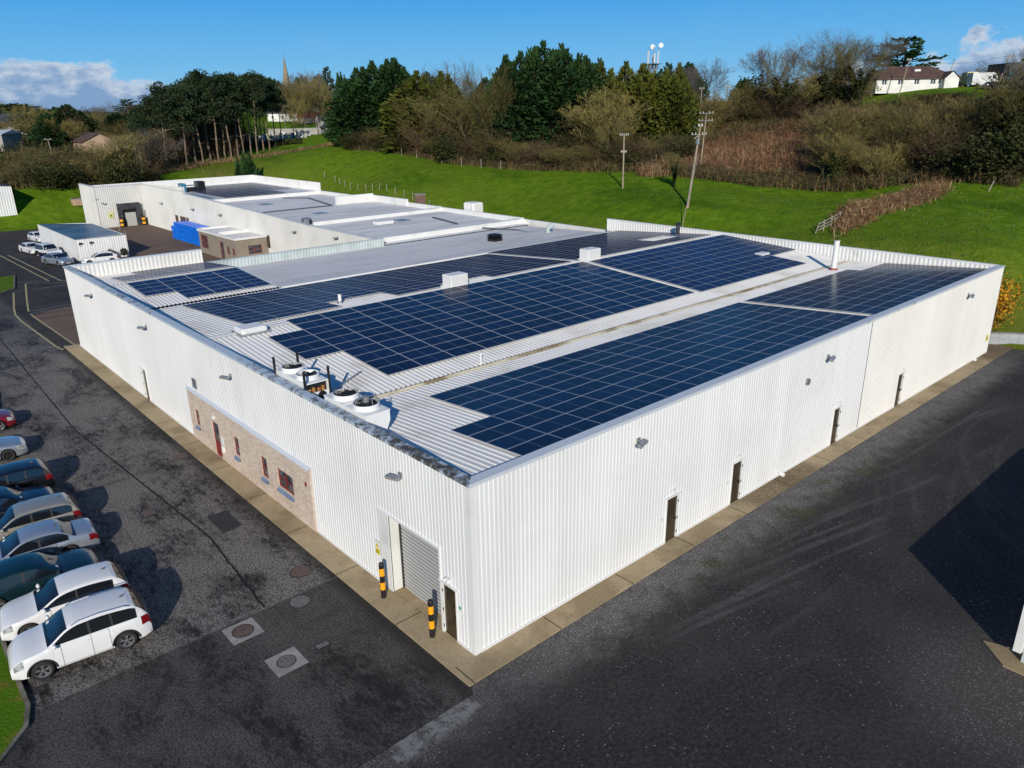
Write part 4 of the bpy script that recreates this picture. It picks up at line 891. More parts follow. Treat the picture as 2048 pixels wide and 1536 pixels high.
p = at(1524, 510, 6.0); t = thing('roof_hatch', 'small flat white cover near the far parapet', 'roof hatch', (p[0], p[1], zr(p[1])+.06)); mb = MB(); mb.cbox(-.6, .6, -.4, .4, 0, .14, .04); mb.build('cover', M_WHT, t); mb = MB(); mb.box(-.68, .68, -.48, .48, -.1, .03); mb.build('flashing', M_STEEL, t)
def flue(loc, r, h, lb, m_, cap=False, base=True):
    t = thing('flue_pipe', lb, 'flue', loc); mb = MB(); mb.tube((0, 0, -.2), (0, 0, h), r, n=18); mb.build('pipe', m_, t, False)
    mb = MB(); mb.tube((0, 0, h*.5), (0, 0, h*.5+.04), r*1.08, n=18); mb.build('collar', m_, t); mb = MB(); mb.tube((0, 0, h-.06), (0, 0, h), r*1.1, n=18)
    mb.build('collar', m_, t)
    if cap: mb = MB(); mb.tube((0, 0, h-.02), (0, 0, h+.14), r*1.5, r*.3, n=16); mb.build('cap', m_, t)
    if base: mb = MB(); mb.lathe((0, 0, 0), [(r*1.9, .02), (r*1.15, .16)], 18); mb.build('flashing', mat('red_lead_flashing', (0.35, 0.06, 0.04), 0.7) if r > .205 else M_STEEL, t)
flue((45.45, 10.35, zr(10.35)), .21, 2.35, 'tall white flue pipe by the long gutter', M_WHT)
p = at(1355, 472, 6.1); flue((p[0], p[1], zr(p[1])), .2, 1.15, 'short dark steel flue with a cap near the far parapet', mat('dark_steel', (0.10, 0.10, 0.11), 0.35, metal=0.8), True)
p = at(680, 602, 6.4); flue((p[0], p[1], zr(p[1])), .11, .62, 'small vent pipe with a white cap below the ridge', M_WHT, False)
p = at(962, 722, 5.8); flue((p[0], p[1], zr(p[1])), .05, .62, 'thin white pipe by the near end of the long gutter', M_WHT, False, False)

# ------------------------------------------------------------------ rear factory
RB = thing('rear_factory', 'long low white factory behind the main hall with grey membrane roofs and a loading dock', 'factory')
def wtop(y): return float(np.interp(y, [51.7, 67, 107], [5.55, 5.62, 6.65]))
mb = MB(); corr(mb, 'y', 51.75, 107, 0, 5.5, 29, -1, pitch=.2, depth=.03, zt=wtop); mb.build('wall', M_WALL3, RB)
mb = MB(); corr(mb, 'y', 107, 127.5, 0, 7, 29, -1, pitch=.2, depth=.03, zt=lambda y: float(np.interp(y, [107, 127.5], [7.6, 6.95]))); mb.quad((29, 107, 6), (29.3, 107, 6), (29.3, 107, 7.6), (29, 107, 7.6)); mb.build('wall', M_WALL3, RB)
mb = MB(); corr(mb, 'x', 21.5, 29, 0, 6.9, 127.5, -1, pitch=.33, depth=.05); corr(mb, 'y', 127.5, 137, 0, 6.9, 21.5, -1, pitch=.33, depth=.04); mb.build('wall', M_WALL3, RB)
mb = MB(); ys = [51.75, 53, 67, 107]; mb.add([(x, y, zrear(y)) for y in ys for x in (29.2, 51.2)], [(2*i, 2*i+1, 2*i+3, 2*i+2) for i in range(3)]); mb.build('flat_roof', M_GREY, RB)
mb = MB(); mb.add([(29.0-.06, y, wtop(y)+dz) for y in (51.75, 67, 107) for dz in (-.08, .02)]+[(29.22, y, wtop(y)+.03) for y in (51.75, 67, 107)], [(0, 2, 3, 1), (2, 4, 5, 3), (1, 3, 7, 6), (3, 5, 8, 7)])
mb.add([(29.22, y, wtop(y)+.03) for y in (51.75, 67, 107)]+[(29.22, y, zrear(y)) for y in (51.75, 67, 107)], [(0, 1, 4, 3), (1, 2, 5, 4)]); mb.build('coping', M_COPR, RB)
mb = MB()
for y, h in ((53.2, .5), (70.0, .42)): z = zrear(y); mb.box(29.25, 51.0, y-.35, y+.35, z-.2, z+h)
mb.box(51.0, 51.3, 38.4, 104.4, 3, 5.1); 
for y0, y1 in ((38.5, 53), (53, 70), (70, 88), (88, 104.4)): mb.box(50.98, 51.32, y0, y1, 4.6, zrear((y0+y1)/2)+.55)
a = rear_at(665, 402); c = rear_at(727, 397); mb.box(44.5, 51.0, 87.2, 87.6, 5, zrear(87)+1.25); mb.box(50.8, 51.2, 78, 87.6, 5, zrear(87)+1.0); mb.build('roof_upstand', M_WHT, RB)
mb = MB()
for q in ((532, 409), (640, 427), (950, 479), (803, 441)):
    p = rear_at(*q); mb.box(p[0]-.9, p[0]+.9, p[1]-1.1, p[1]+1.1, p[2]-.1, p[2]+.06)
mb.build('rooflight', mat('rooflight_glazing', (0.26, 0.33, 0.40), 0.3, (0.2, 0.26, 0.33), 2), RB)
mb = MB()
def kerbline(m_, pts, h=.12, w_=.3):
    P_ = [rear_at(*q) for q in pts]
    for p, q in zip(P_, P_[1:]): m_.tube((p[0], p[1], p[2]+h*.3), (q[0], q[1], q[2]+h*.3), w_/2, n=6)
for k_ in (((510, 428), (664, 412), (617, 397), (566, 397)), ((941, 456), (1028, 461), (1090, 473)), ((866, 436), (915, 449))): mb = MB(); kerbline(mb, k_); mb.build('roof_trunking', mat('dark_trunking', (0.08, 0.085, 0.095), 0.6), RB)
# block at the far end
mb = MB(); corr(mb, 'x', 29.3, 51.3, 4.6, 5.52, 104.5, -1, pitch=.33, depth=.05); mb.build('wall', M_WHT, RB)
mb = MB(); mb.quad((29.3, 104.55, ZB), (51.3, 104.55, ZB), (51.3, 132, ZB), (29.3, 132, ZB)); mb.quad((21.6, 127.6, ZB), (29.3, 127.6, ZB), (29.3, 137, ZB), (21.6, 137, ZB)); mb.build('flat_roof', mat('white_roof_membrane', (0.66, 0.67, 0.68), 0.5, (0.52, 0.53, 0.55), 0.3), RB)
mb = MB(); corr(mb, 'x', 21.6, 51.3, ZB, 6.85, 132, -1, pitch=.33, depth=.04); corr(mb, 'y', 104.5, 132, ZB, 6.85, 51.3, -1, pitch=.33, depth=.04); mb.quad((51.35, 104.5, 0), (51.35, 132, 0), (51.35, 132, 6.85), (51.35, 104.5, 6.85)); mb.quad((51.3, 104.5, 4.6), (51.3, 104.6, 4.6), (51.3, 104.6, 6.85), (51.3, 104.5, 6.85)); mb.build('parapet', M_WHT, RB)
mb = MB(); mb.box(21.4, 29.3, 127.4, 127.8, 6.86, 6.96); mb.box(21.4, 21.8, 127.8, 137, 6.86, 6.96); mb.box(28.9, 29.3, 107, 127.4, 6.9, 6.96); mb.build('coping', M_COPR, RB)
mb = MB(); mb.box(31.5, 34.0, 106.5, 118, ZB, ZB+.05); mb.build('rooflight', mat('rooflight_glazing', (0.26, 0.33, 0.40)), RB)
# loading dock shelter
dA = ony(231, 404, 127.4); dB = ony(276, 404, 127.4); x0, x1, zt = dA[0], dB[0], min(dA[2], dB[2])
mb = MB(); mb.box(x0, x0+.7, 126.7, 127.4, .0, zt); mb.box(x1-.7, x1, 126.7, 127.4, .0, zt); mb.box(x0+.7, x1-.7, 126.7, 127.4, zt-1.0, zt); mb.build('dock_shelter', mat('black_rubber', (0.02, 0.022, 0.026), 0.6, (0.045, 0.05, 0.06), 1.5), RB)
mb = MB(); mb.box(x0+.7, x1-.7, 127.2, 127.38, .0, zt-1.0); dd = mb.build('dock_door', M_BB, RB); mb = MB(); mb.box(x0+1.1, x1-.8, 127.05, 127.19, .0, zt-1.6); mb.build('door_panel', M_ROLL, dd)
mb = MB(); mb.box(x1+.05, 28.9, 127.2, 127.4, 0, 2.5); mb.build('plinth', M_CONCW, RB)
for i, x in enumerate((x0+.1, x1+.1)):
    t = thing('dock_bollard', 'black and amber guard post at the %s side of the far loading dock' % ('left' if i == 0 else 'right'), 'bollard', (x, 126.2, 0)); mb = MB(); mb.lathe((0, 0, 0), [(.28, 0), (.28, 1.6), (.01, 1.65)], 12); mb.build('post', M_BB, t)
    mb = MB()
    for z in (.25, .95): mb.lathe((0, 0, 0), [(.29, z), (.29, z+.4)], 12)
    mb.build('stripe', M_BY, t)
t = thing('yellow_notice', 'pale yellow notice left of the far loading dock', 'sign', (x0-1.1, 127.38, 1.6)); mb = MB(); mb.box(-.4, .4, -.03, 0, 0, 1.0); mb.build('plate', mat('pale_yellow_sign', (0.62, 0.62, 0.25), 0.5), t); mb = MB(); mb.add([(-.2, -.035, .25), (.2, -.035, .25), (0, -.035, .65)], [(0, 1, 2)]); mb.build('symbol', M_BLK, t)
# windows in the long wall
for q in ((356, 456, 1.2), (368, 456, 2.4), (377, 457, 1.0)):
    p = onx(q[0], q[1]-6, 28.96); window(RB, 'y', 28.95, p[1]-q[2]/2, p[1]+q[2]/2, 1.5, 2.9, -1, [.5] if q[2] > 2 else [], [.5], False)
k = MB(); p = onx(535, 474, 28.9); k.box(28.86, 28.96, p[1]-.4, p[1]+.4, 1.6, 3.2); k.build('door', M_DOOR, RB)
for q, lb in (((197, 399), 'grey floodlight on the side of the loading dock'), ):
    p = onx(q[0], q[1], 21.45); copy_tree(f0, None, (21.43, p[1], p[2]), 0, lb)
for q, n_ in (((325, 406), 'nearest the loading dock on the long rear wall'), ((388, 418), 'second from the loading dock on the long rear wall'), ((443, 429), 'third from the loading dock on the long rear wall'), ((592, 463), 'on the long rear wall beyond the brick office'), ((676, 475), 'on the long rear wall nearest the main hall')):
    p = onx(q[0], q[1], 28.95); copy_tree(f0, None, (28.95, p[1], p[2]), 0, 'grey floodlight '+n_)
# brick office in the angle
OF = thing('brick_office', 'low grey brown brick office with red windows and a white roof edge', 'office')
ws = []
def yy(px, py): return onx(px, py, 24.7)
wa, wb = yy(401, 478), yy(419, 504); da, db = yy(438, 486), yy(449, 505); s1_, s2_ = yy(455, 493), yy(466, 499)
holes = [(wb[1], wa[1], .75, 2.55), (db[1], da[1], .05, 2.3), (s1_[1]-.5, s1_[1]+.5, .9, 1.9), (s2_[1]-.45, s2_[1]+.45, .9, 1.8)]
mb = MB(); holed(mb, 'y', 24.7, 78.2, 90.8, 0, 2.95, holes, .2, -1)
hx = ony(510, 491, 78.2); fh = [(hx[0]-.9, hx[0]+.9, 1.0, 2.1)]
holed(mb, 'x', 78.2, 24.7, 29, 0, 2.95, fh, .2, -1); mb.quad((24.7, 90.8, 0), (29, 90.8, 0), (29, 90.8, 2.95), (24.7, 90.8, 2.95)); mb.build('wall', M_BRICK2, OF)
for i, (a, c, e, f) in enumerate(holes):
    if i == 1:
        d_ = window(OF, 'y', 24.8, a, c, e, f, -1, [.5], [.55], False); d_.name = 'door'; continue
    window(OF, 'y', 24.8, a, c, e, f, -1, [.2, .4, .6, .8] if i == 0 else [.5], [.3, .65] if i == 0 else [.5], False)
window(OF, 'x', 78.3, *fh[0], -1, [.5], [.5], False)
mb = MB(); mb.box(24.55, 28.95, 78.05, 78.35, 2.95, 3.25); mb.box(24.55, 24.85, 78.35, 90.9, 2.95, 3.25); mb.box(24.85, 28.95, 90.6, 90.9, 2.95, 3.3); mb.box(24.85, 28.95, 83.5, 83.75, 3.06, 3.5); mb.build('roof_edge', M_WHT, OF)
mb = MB(); mb.quad((24.8, 78.3, 3.05), (28.98, 78.3, 3.05), (28.98, 90.7, 3.05), (24.8, 90.7, 3.05)); mb.build('roof', M_GREY, OF)
# shed in the yard
SHD = thing('yard_shed', 'long white corrugated shed with a slate blue roof in the yard', 'shed')
mb = MB(); corr(mb, 'x', 10.2, 16.45, 0, 2.9, 94.8, -1, pitch=.3, depth=.045); corr(mb, 'y', 94.8, 116.5, 0, 2.95, 10.2, -1, pitch=.3, depth=.01); mb.quad((16.45, 94.8, 0), (16.45, 112, 0), (16.45, 112, 2.9), (16.45, 94.8, 2.9)); mb.quad((10.2, 116.5, 0), (16.45, 112, 0), (16.45, 112, 2.9), (10.2, 116.5, 2.9)); mb.build('wall', M_WALL, SHD)
mb = MB(); mb.add([(10.15, 94.7, 2.96), (16.5, 94.7, 2.92), (16.5, 97.2, 2.82), (10.15, 95.3, 2.92)], [(0, 1, 2, 3)]); mb.build('roof', mat('cream_roof', (0.5, 0.48, 0.41), 0.5), SHD)
mb = MB(); mb.add([(10.15, 95.31, 2.93), (16.5, 97.21, 2.83), (16.5, 112, 2.83), (10.15, 116.5, 2.93)], [(0, 1, 2, 3)]); mb.build('roof', mat('slate_blue_roof', (0.12, 0.155, 0.19), 0.3, (0.06, 0.08, 0.10), 0.25, 4, 0.4, 0.6), SHD)
for x in (10.6, 11.9): mb = MB(); mb.box(x-.05, x+.3, 94.5, 94.75, 2.35, 2.5); mb.tube((x, 94.76, 2.45), (x-.1, 94.4, 2.2), .05); mb.build('lamp', M_BLK, SHD)
# plants by the shed
for i, (x, y, lb) in enumerate(((13.9, 93.9, 'small dark bush against the shed wall'), (15.4, 93.3, 'dark bush beside the white hatchback'))):
    mb = MB(); lf = MB(); mb.tube((0, 0, 0), (0, 0, .8), .04)
    for k in range(170):
        d = Vector(rng.normal(size=3)); d.normalize(); c = Vector((0, 0, .9))+d*.5*random.random()**.4; u = Vector(rng.normal(size=3)).normalized()*.12; v = u.cross(d).normalized()*.07
        lf.quad(c-u-v, c+u-v, c+u+v, c-u+v)
    t = thing('bush', lb, 'bush', (x, y, 0)); mb.build('stem', M_BLK, t); lf.build('foliage', mat('dark_leaves', (0.02, 0.025, 0.015), 0.7, island=.6), t)
# blue crates
M_BLUE = mat('blue_plastic', (0.004, 0.20, 0.80), 0.4, (0.003, 0.14, 0.62), 2.5, island=.25)
mb = MB(); W_, D_, H_ = 1.16, .97, .62
for z0, z1 in ((.1, .16), (.3, .34), (.54, .62)): mb.box(-D_/2, D_/2, -W_/2, W_/2, z0, z1)
mb.box(-D_/2+.09, D_/2-.09, -W_/2+.09, W_/2-.09, .16, .50)
for i in range(5):
    y = -W_/2+.06+i*(W_-.12)/4
    for s_ in (-1, 1): mb.box(s_*D_/2-.03, s_*D_/2+.0, y-.04, y+.04, .0, .6)
for i in range(4):
    x = -D_/2+.06+i*(D_-.12)/3
    for s_ in (-1, 1): mb.box(x-.04, x+.04, s_*W_/2-.03, s_*W_/2, .0, .6)
cr0 = None
for cy in range(9):
    for cxx in range(2):
        for k in range(4):
            if k == 3 and cy == 8: continue
            loc = (26.9+cxx*1.08+rng.normal()*.03, 96.2+cy*1.27+rng.normal()*.02, k*.66)
            lb = 'blue plastic crate, %s layer up, %s stack from the office, %s row' % (ORD(k+1), ORD(cy+1), 'front' if cxx == 0 else 'wall side')
            if cr0 is None: cr0 = tag(mb.build('plastic_crate', M_BLUE, loc=loc), lb, 'crate', 'stacked blue crates')
            else: copy_tree(cr0, None, loc, rng.normal()*.02, lb)
# yard posts
for q, lb in (((240, 462), 'thin pale post in the brown yard nearest the dock'), ((253, 480), 'taller thin pale post in the brown yard')):
    p = at(q[0], q[1], 0); t = thing('yard_post', lb, 'post', (p[0], p[1], 0)); mb = MB(); mb.tube((0, 0, 0), (0, 0, 1.3), .05, n=8); mb.build('pole', M_CONCW, t); mb = MB(); mb.box(-.14, .14, -.14, .14, 0, .04); mb.build('base', M_STEEL, t)
# rear roof equipment
p = rear_at(990, 487); t = thing('roof_cowl', 'black square louvred cowl on the grey roof', 'roof vent', (p[0], p[1], zg(p[1]) if p[1] < 51 else p[2])); 
mb = MB(); mb.box(-.55, .55, -.55, .55, 0, .25); mb.build('base', M_BLK, t); mb = MB()
for i in range(3): z = .3+i*.16; mb.add([(-.65, -.65, z), (.65, -.65, z), (.65, .65, z), (-.65, .65, z), (-.45, -.45, z+.12), (.45, -.45, z+.12), (.45, .45, z+.12), (-.45, .45, z+.12)], [(0, 1, 5, 4), (1, 2, 6, 5), (2, 3, 7, 6), (3, 0, 4, 7), (4, 5, 6, 7)])
mb.build('louvre', M_BB, t)
p = rear_at(634, 450); t = thing('roof_cowl', 'grey steel exhaust hood at the edge of the long rear wall', 'roof vent', (30.6, p[1], zrear(p[1]))); mb = MB(); mb.cbox(-.5, .5, -.5, .5, 0, 1.0, .1); mb.build('housing', M_STEEL, t); mb = MB(); mb.box(.1, .45, -.54, -.5, .3, .8); mb.build('opening', M_BLK, t)
p = rear_at(1096, 470); t = thing('roof_cowl', 'pale blue duct outlet at the end of the roof trunking', 'roof vent', (p[0], p[1], zg(p[1]))); mb = MB(); mb.tube((0, 0, 0), (0, 0, .5), .22); mb.build('pipe', M_PALE, t); mb = MB(); mb.tube((0, 0, .5), (.8, .1, .75), .25, .3); mb.build('elbow', M_PALE, t)
p = rear_at(767, 448); t = thing('roof_hatch', 'long low white box on the middle rear roof', 'roof hatch', (p[0], p[1], p[2])); mb = MB(); mb.cbox(-1.2, 1.2, -.6, .6, 0, .4, .06); mb.build('cover', M_WHT, t); mb = MB(); mb.box(-1.3, 1.3, -.7, .7, -.05, .04); mb.build('flashing', M_STEEL, t)
# things behind the rear roof edge
t = thing('brick_chimney', 'square brown brick chimney behind the rear roof edge', 'chimney', (52.3, *[float(v) for v in (onx(842, 424, 52.3)[1], 0)])); mb = MB(); mb.box(-.55, .55, -.55, .55, 0, 6.6); mb.build('stack', mat('brown_brick', (0.22, 0.13, 0.09), 0.85, (0.14, 0.08, 0.06), 3), t); mb = MB(); mb.box(-.62, .62, -.62, .62, 6.6, 6.75); mb.build('cap', M_CONCW, t)
yq = onx(943, 436, 52.2)[1]; t = thing('white_tank', 'white ribbed tank behind the rear roof edge', 'tank', (52.6, yq, 0)); mb = MB(); mb.cbox(-.9, .9, -1.1, 1.1, 0, 6.4, .15); mb.build('body', M_WHT, t); mb = MB()
for i in range(3): mb.box(-.95, .95, -.9+i*.75, -.6+i*.75, 4.2, 6.3)
mb.build('rib', M_FANW, t)
t = thing('roof_chiller', 'small blue and black chiller on the far white roof', 'chiller', (*[float(v) for v in at(385, 372, 6.4)[:2]], ZB)); mb = MB(); mb.cbox(-2.2, -1.4, -.9, .9, 0, 1.5, .05); mb.build('casing', mat('teal_blue_paint', (0.04, 0.18, 0.27), 0.4), t); mb = MB(); mb.cbox(.6, 1.9, -.9, .9, 0, 1.7, .05); mb.box(-1.4, .6, -.7, .7, .2, .7); mb.build('condenser', M_BB, t); mb = MB(); mb.tube((-1.5, 0, 1.1), (1.2, 0, 1.1), .1); mb.build('pipe', M_STEEL, t)

# ------------------------------------------------------------------ building beside the camera on the right
PB = thing('white_workshop', 'corner of a white clad workshop at the right edge of the yard', 'workshop')
bx, by = at(2020, 1318, 0)[:2]
HB = 2.85
mb = MB(); mb.box(bx+.02, bx+.35, by-.25, by, .35, HB); mb.box(bx+.02, bx+.06, by-14, by-.25, HB-.2, HB); mb.build('corner_post', M_WHT, PB)
mb = MB(); corr(mb, 'y', by-14, by-.25, .35, HB-.2, bx+.15, -1, pitch=.25, depth=.04); mb.build('wall', M_WHT, PB)
mb = MB(); mb.box(bx+.35, bx+15, by-.12, by-.02, .3, HB); mb.build('wall', M_WALL, PB)
mb = MB(); mb.box(bx, bx+15, by-14, by+.02, HB, HB+.08); mb.build('roof', M_STEEL, PB)
mb = MB(); mb.box(bx+.0, bx+.5, by-1.2, by-.3, .06, .34); mb.build('base_rail', M_PALE, PB)
mb = MB(); mb.prism([(bx-.6, by-14), (bx-.6, by+.05), (bx+.3, by+.95), (bx+.6, by+.1), (bx+15, by+.1), (bx+15, by-14)], -.05, .07); mb.build('plinth', M_CONC, PB)
# retaining wall at the end of the yard
a, c = (51.0, 3.23), (62.0, -10.8); L_ = math.hypot(c[0]-a[0], c[1]-a[1])
t = thing('stone_wall', 'low pale grey stone wall between yard and field', 'wall', (a[0], a[1], 0), math.atan2(c[1]-a[1], c[0]-a[0]))
mb = MB(); mb.cbox(0, L_, -.15, .15, -.1, .92, .03); mb.build('masonry', brick_mat('grey_stone', (0.33, 0.36, 0.38), (0.42, 0.44, 0.46), (0.26, 0.28, 0.29), (0.20, 0.20, 0.18)), t); mb = MB(); mb.box(0, L_, -.19, .19, .921, .98); mb.build('coping', M_CONCW, t)
# ------------------------------------------------------------------ cars
M_TYRE = mat('tyre_rubber', (0.014, 0.014, 0.015), 0.8); M_RIM = mat('alloy_wheel', (0.50, 0.50, 0.52), 0.3, metal=0.8); M_RIMD = mat('dark_alloy', (0.07, 0.07, 0.075), 0.35, metal=0.8)
M_CGL = mat('car_glass', (0.008, 0.010, 0.013), 0.04, spec=0.9); M_HL = mat('headlight_lens', (0.20, 0.21, 0.22), 0.08, (0.40, 0.41, 0.43), 5, 2, 0.4, 0.6, obj=True, spec=0.8); M_TL = mat('tail_light_red', (0.16, 0.004, 0.010), 0.12); M_UND = mat('underbody', (0.008, 0.008, 0.009), 0.8)
M_PLATE = mat('number_plate', (0.7, 0.7, 0.68), 0.5); M_TRIM = mat('black_trim', (0.018, 0.018, 0.019), 0.5); M_CHR = mat('chrome', (0.6, 0.6, 0.62), 0.12, metal=1.0)
PAINT = {k: mat('car_paint_'+k, c, 0.3, coat=0.8, metal=mm) for k, c, mm in (('white', (0.70, 0.70, 0.70), 0), ('silver', (0.36, 0.40, 0.45), .55), ('teal', (0.003, 0.020, 0.026), .2), ('champagne', (0.36, 0.33, 0.27), .45), ('navy', (0.003, 0.008, 0.028), .2), ('black', (0.006, 0.007, 0.010), .1), ('red', (0.17, 0.004, 0.012), .1), ('bluesilver', (0.30, 0.34, 0.39), .5))}
SPECS = {
 'suv': dict(L=4.36, W=1.82, zb=.25, rad=.352, wb=2.6, fo=.88, belt=1.12, prof=[(0, .92), (.012, 1.12), (.10, 1.56), (.14, 1.62), (.36, 1.685), (.50, 1.66), (.575, 1.58), (.735, 1.17), (.76, 1.13), (.90, 1.03), (.965, .88), (1, .70)], rg=(.012, .10), ws=(.575, .735), sw=(.10, .64), pil=[.27, .43]),
 'wagon': dict(L=4.56, W=1.80, zb=.2, rad=.32, wb=2.63, fo=.88, belt=.97, prof=[(0, .82), (.012, .97), (.085, 1.36), (.12, 1.43), (.34, 1.485), (.48, 1.46), (.545, 1.40), (.715, .98), (.74, .945), (.90, .86), (.965, .77), (1, .60)], rg=(.012, .085), ws=(.545, .715), sw=(.085, .62), pil=[.24, .41]),
 'compact': dict(L=4.3, W=1.80, zb=.2, rad=.325, wb=2.63, fo=.86, belt=.99, prof=[(0, .82), (.012, .99), (.07, 1.30), (.12, 1.41), (.34, 1.475), (.46, 1.45), (.53, 1.39), (.71, 1.02), (.735, .985), (.90, .89), (.965, .79), (1, .60)], rg=(.012, .085), ws=(.53, .71), sw=(.13, .61), pil=[.40]),
 'saloon': dict(L=4.80, W=1.83, zb=.2, rad=.33, wb=2.74, fo=.93, belt=.94, prof=[(0, .80), (.015, .95), (.05, 1.01), (.13, 1.035), (.165, 1.05), (.27, 1.36), (.32, 1.43), (.42, 1.465), (.51, 1.44), (.575, 1.37), (.73, .99), (.755, .955), (.90, .87), (.965, .78), (1, .60)], rg=(.165, .27), ws=(.575, .73), sw=(.235, .65), pil=[.44]),
 'hatch': dict(L=4.36, W=1.80, zb=.2, rad=.32, wb=2.65, fo=.86, belt=.95, prof=[(0, .80), (.015, .95), (.06, 1.03), (.15, 1.32), (.20, 1.40), (.38, 1.49), (.48, 1.46), (.55, 1.38), (.72, 1.0), (.75, .96), (.90, .87), (.965, .78), (1, .60)], rg=(.06, .15), ws=(.55, .72), sw=(.16, .63), pil=[.40]),
 'jeep': dict(L=4.8, W=1.9, zb=.35, rad=.38, wb=2.75, fo=.9, belt=1.15, prof=[(0, 1.0), (.008, 1.15), (.04, 1.72), (.07, 1.84), (.3, 1.89), (.53, 1.86), (.58, 1.80), (.70, 1.24), (.72, 1.2), (.92, 1.12), (.975, 1.02), (1, .85)], rg=(.008, .04), ws=(.58, .70), sw=(.05, .63), pil=[.2, .42]),
}
def car(label, cat, x, y, deg, spec, paint, group, name='parked_car', rim=None, rails=False, two=None, detail=True):
    s = SPECS[spec]; L, W, zb, rad, wb, belt = s['L'], s['W'], s['zb'], s['rad'], s['wb'], s['belt']
    pm = PAINT[paint]; t = thing(name, label, cat, (x, y, 0.0), R(deg), group)
    PXs = np.array([p[0] for p in s['prof']])*L-L/2; PZ = np.array([p[1] for p in s['prof']])
    xf = L/2-s['fo']; xr = xf-wb
    # monotone cubic interpolation of the roof line
    h = np.diff(PXs); dl = np.diff(PZ)/h; mm = np.zeros(len(PXs)); mm[1:-1] = np.where(dl[:-1]*dl[1:] > 0, 2*dl[:-1]*dl[1:]/(dl[:-1]+dl[1:]+1e-9), 0); mm[0] = dl[0]; mm[-1] = dl[-1]
    def zt(q):
        i = int(np.clip(np.searchsorted(PXs, q)-1, 0, len(h)-1)); u = (q-PXs[i])/h[i]
        return (2*u**3-3*u*u+1)*PZ[i]+(u**3-2*u*u+u)*h[i]*mm[i]+(-2*u**3+3*u*u)*PZ[i+1]+(u**3-u*u)*h[i]*mm[i+1]
    key = [s['rg'][0], s['rg'][1], s['ws'][0], s['ws'][1], *s['sw'], *s['pil'], *[p+.018 for p in s['pil']]]
    base = list(np.linspace(-L/2, L/2, 44))+[k*L-L/2 for k in key]
    ar = rad+.055
    for xc in (xf, xr): base += [xc+ar*q for q in (-1.0, -.97, -.9, -.78, -.6, -.38, -.13, .13, .38, .6, .78, .9, .97, 1.0)]
    xs = [base[0]]; 
    for q in sorted(base)[1:]:
        if q-xs[-1] > .012: xs.append(q)
    def wid(q):
        e = W/2
        u = max(0, (q-(L/2-.75))/.75); e -= .20*u**2.4
        u = max(0, ((-L/2+.55)-q)/.55); e -= .13*u**2.2
        return e
    def sect(q):
        w_ = wid(q); z1 = zt(q); b_ = zb+.05*max(0, (abs(q)-L/2+.3)/.3)
        for xc in (xf, xr):
            if abs(q-xc) < ar: b_ = max(b_, rad+sqrt(max(ar*ar-(q-xc)**2, 0)))
        bz = min(belt, z1-.055); bz = max(bz, b_+.12)
        gh = max(0.0, z1-bz-.10); tw = w_-.06-.26*min(gh, .62)
        P_ = [(w_-.05, b_), (w_, b_+.05), (w_+.012, b_+(bz-b_)*.38), (w_+.004, b_+(bz-b_)*.62), (w_-.012, b_+(bz-b_)*.85), (w_-.04, bz), (w_-.058, bz+.012+.25*0), (tw, max(z1-.085, bz+.02)), (tw-.05, z1-.03), (tw*.78, z1-.006), (tw*.4, z1+.012), (0, z1+.018)]
        return P_
    ring = [sect(q) for q in xs]; nj = len(ring[0])
    def pt(i, j, sd): return (xs[i], sd*ring[i][j][0], ring[i][j][1])
    body, glass, wsn, rgn, hl, tl, low, pil_ = MB(), MB(), MB(), MB(), MB(), MB(), MB(), MB()
    fr = lambda q: (q+L/2)/L
    for i in range(len(xs)-1):
        xm = fr((xs[i]+xs[i+1])/2)
        for j in range(nj-1):
            for sd in (1, -1):
                q = [pt(i, j, sd), pt(i+1, j, sd), pt(i+1, j+1, sd), pt(i, j+1, sd)]
                if sd < 0: q = q[::-1]
                dst = body
                gh = ring[i][7][1]-ring[i][6][1]; gh2 = ring[i+1][7][1]-ring[i+1][6][1]
                if j == 6 and s['sw'][0] < xm < s['sw'][1]+.06 and min(gh, gh2) > .05 and not any(p < xm < p+.018 for p in s['pil']): dst = glass
                elif j == 6 and s['sw'][0]-.012 < xm < s['sw'][1]+.065 and min(gh, gh2) > .02: dst = pil_
                elif j >= 8 and s['ws'][0]+.004 < xm < s['ws'][1]: dst = wsn
                elif j >= 8 and s['rg'][0] < xm < s['rg'][1]-.004: dst = rgn
                elif j in (3, 4) and xm > .905 and xm < .985: dst = hl
                elif j in (3, 4) and xm < .06: dst = tl
                elif two and j < 3: dst = low
                dst.quad(*q)
    for i in (0, len(xs)-1):
        P_ = [pt(i, j, 1) for j in range(nj)]+[pt(i, j, -1) for j in range(nj-2, -1, -1)]
        body.add(P_, [tuple(range(len(P_))) if i else tuple(range(len(P_)))[::-1]])
    o = body.build('body', pm, t, True)
    me = o.data
    import bmesh
    def weld(ob):
        bm = bmesh.new(); bm.from_mesh(ob.data); bmesh.ops.remove_doubles(bm, verts=bm.verts, dist=1e-4); bmesh.ops.recalc_face_normals(bm, faces=bm.faces)
        for e in bm.edges:
            if len(e.link_faces) == 2 and e.calc_face_angle(0) > R(38): e.smooth = False
        bm.to_mesh(ob.data); bm.free()
    weld(o)
    for sd in (1, -1):
        for z0, z1 in zip([0, *[p+.009 for p in s['pil']]], [*[p+.009 for p in s['pil']], 1.0]):
            m2 = MB()
            for f in glass.f:
                P_ = [glass.v[k] for k in f]
                if sum(p[1] for p in P_)*sd > 0 and z0 < fr(sum(p[0] for p in P_)/4) < z1: m2.add(P_, [tuple(range(len(P_)))])
            if m2.f: weld(m2.build('side_window', M_CGL, t, True))
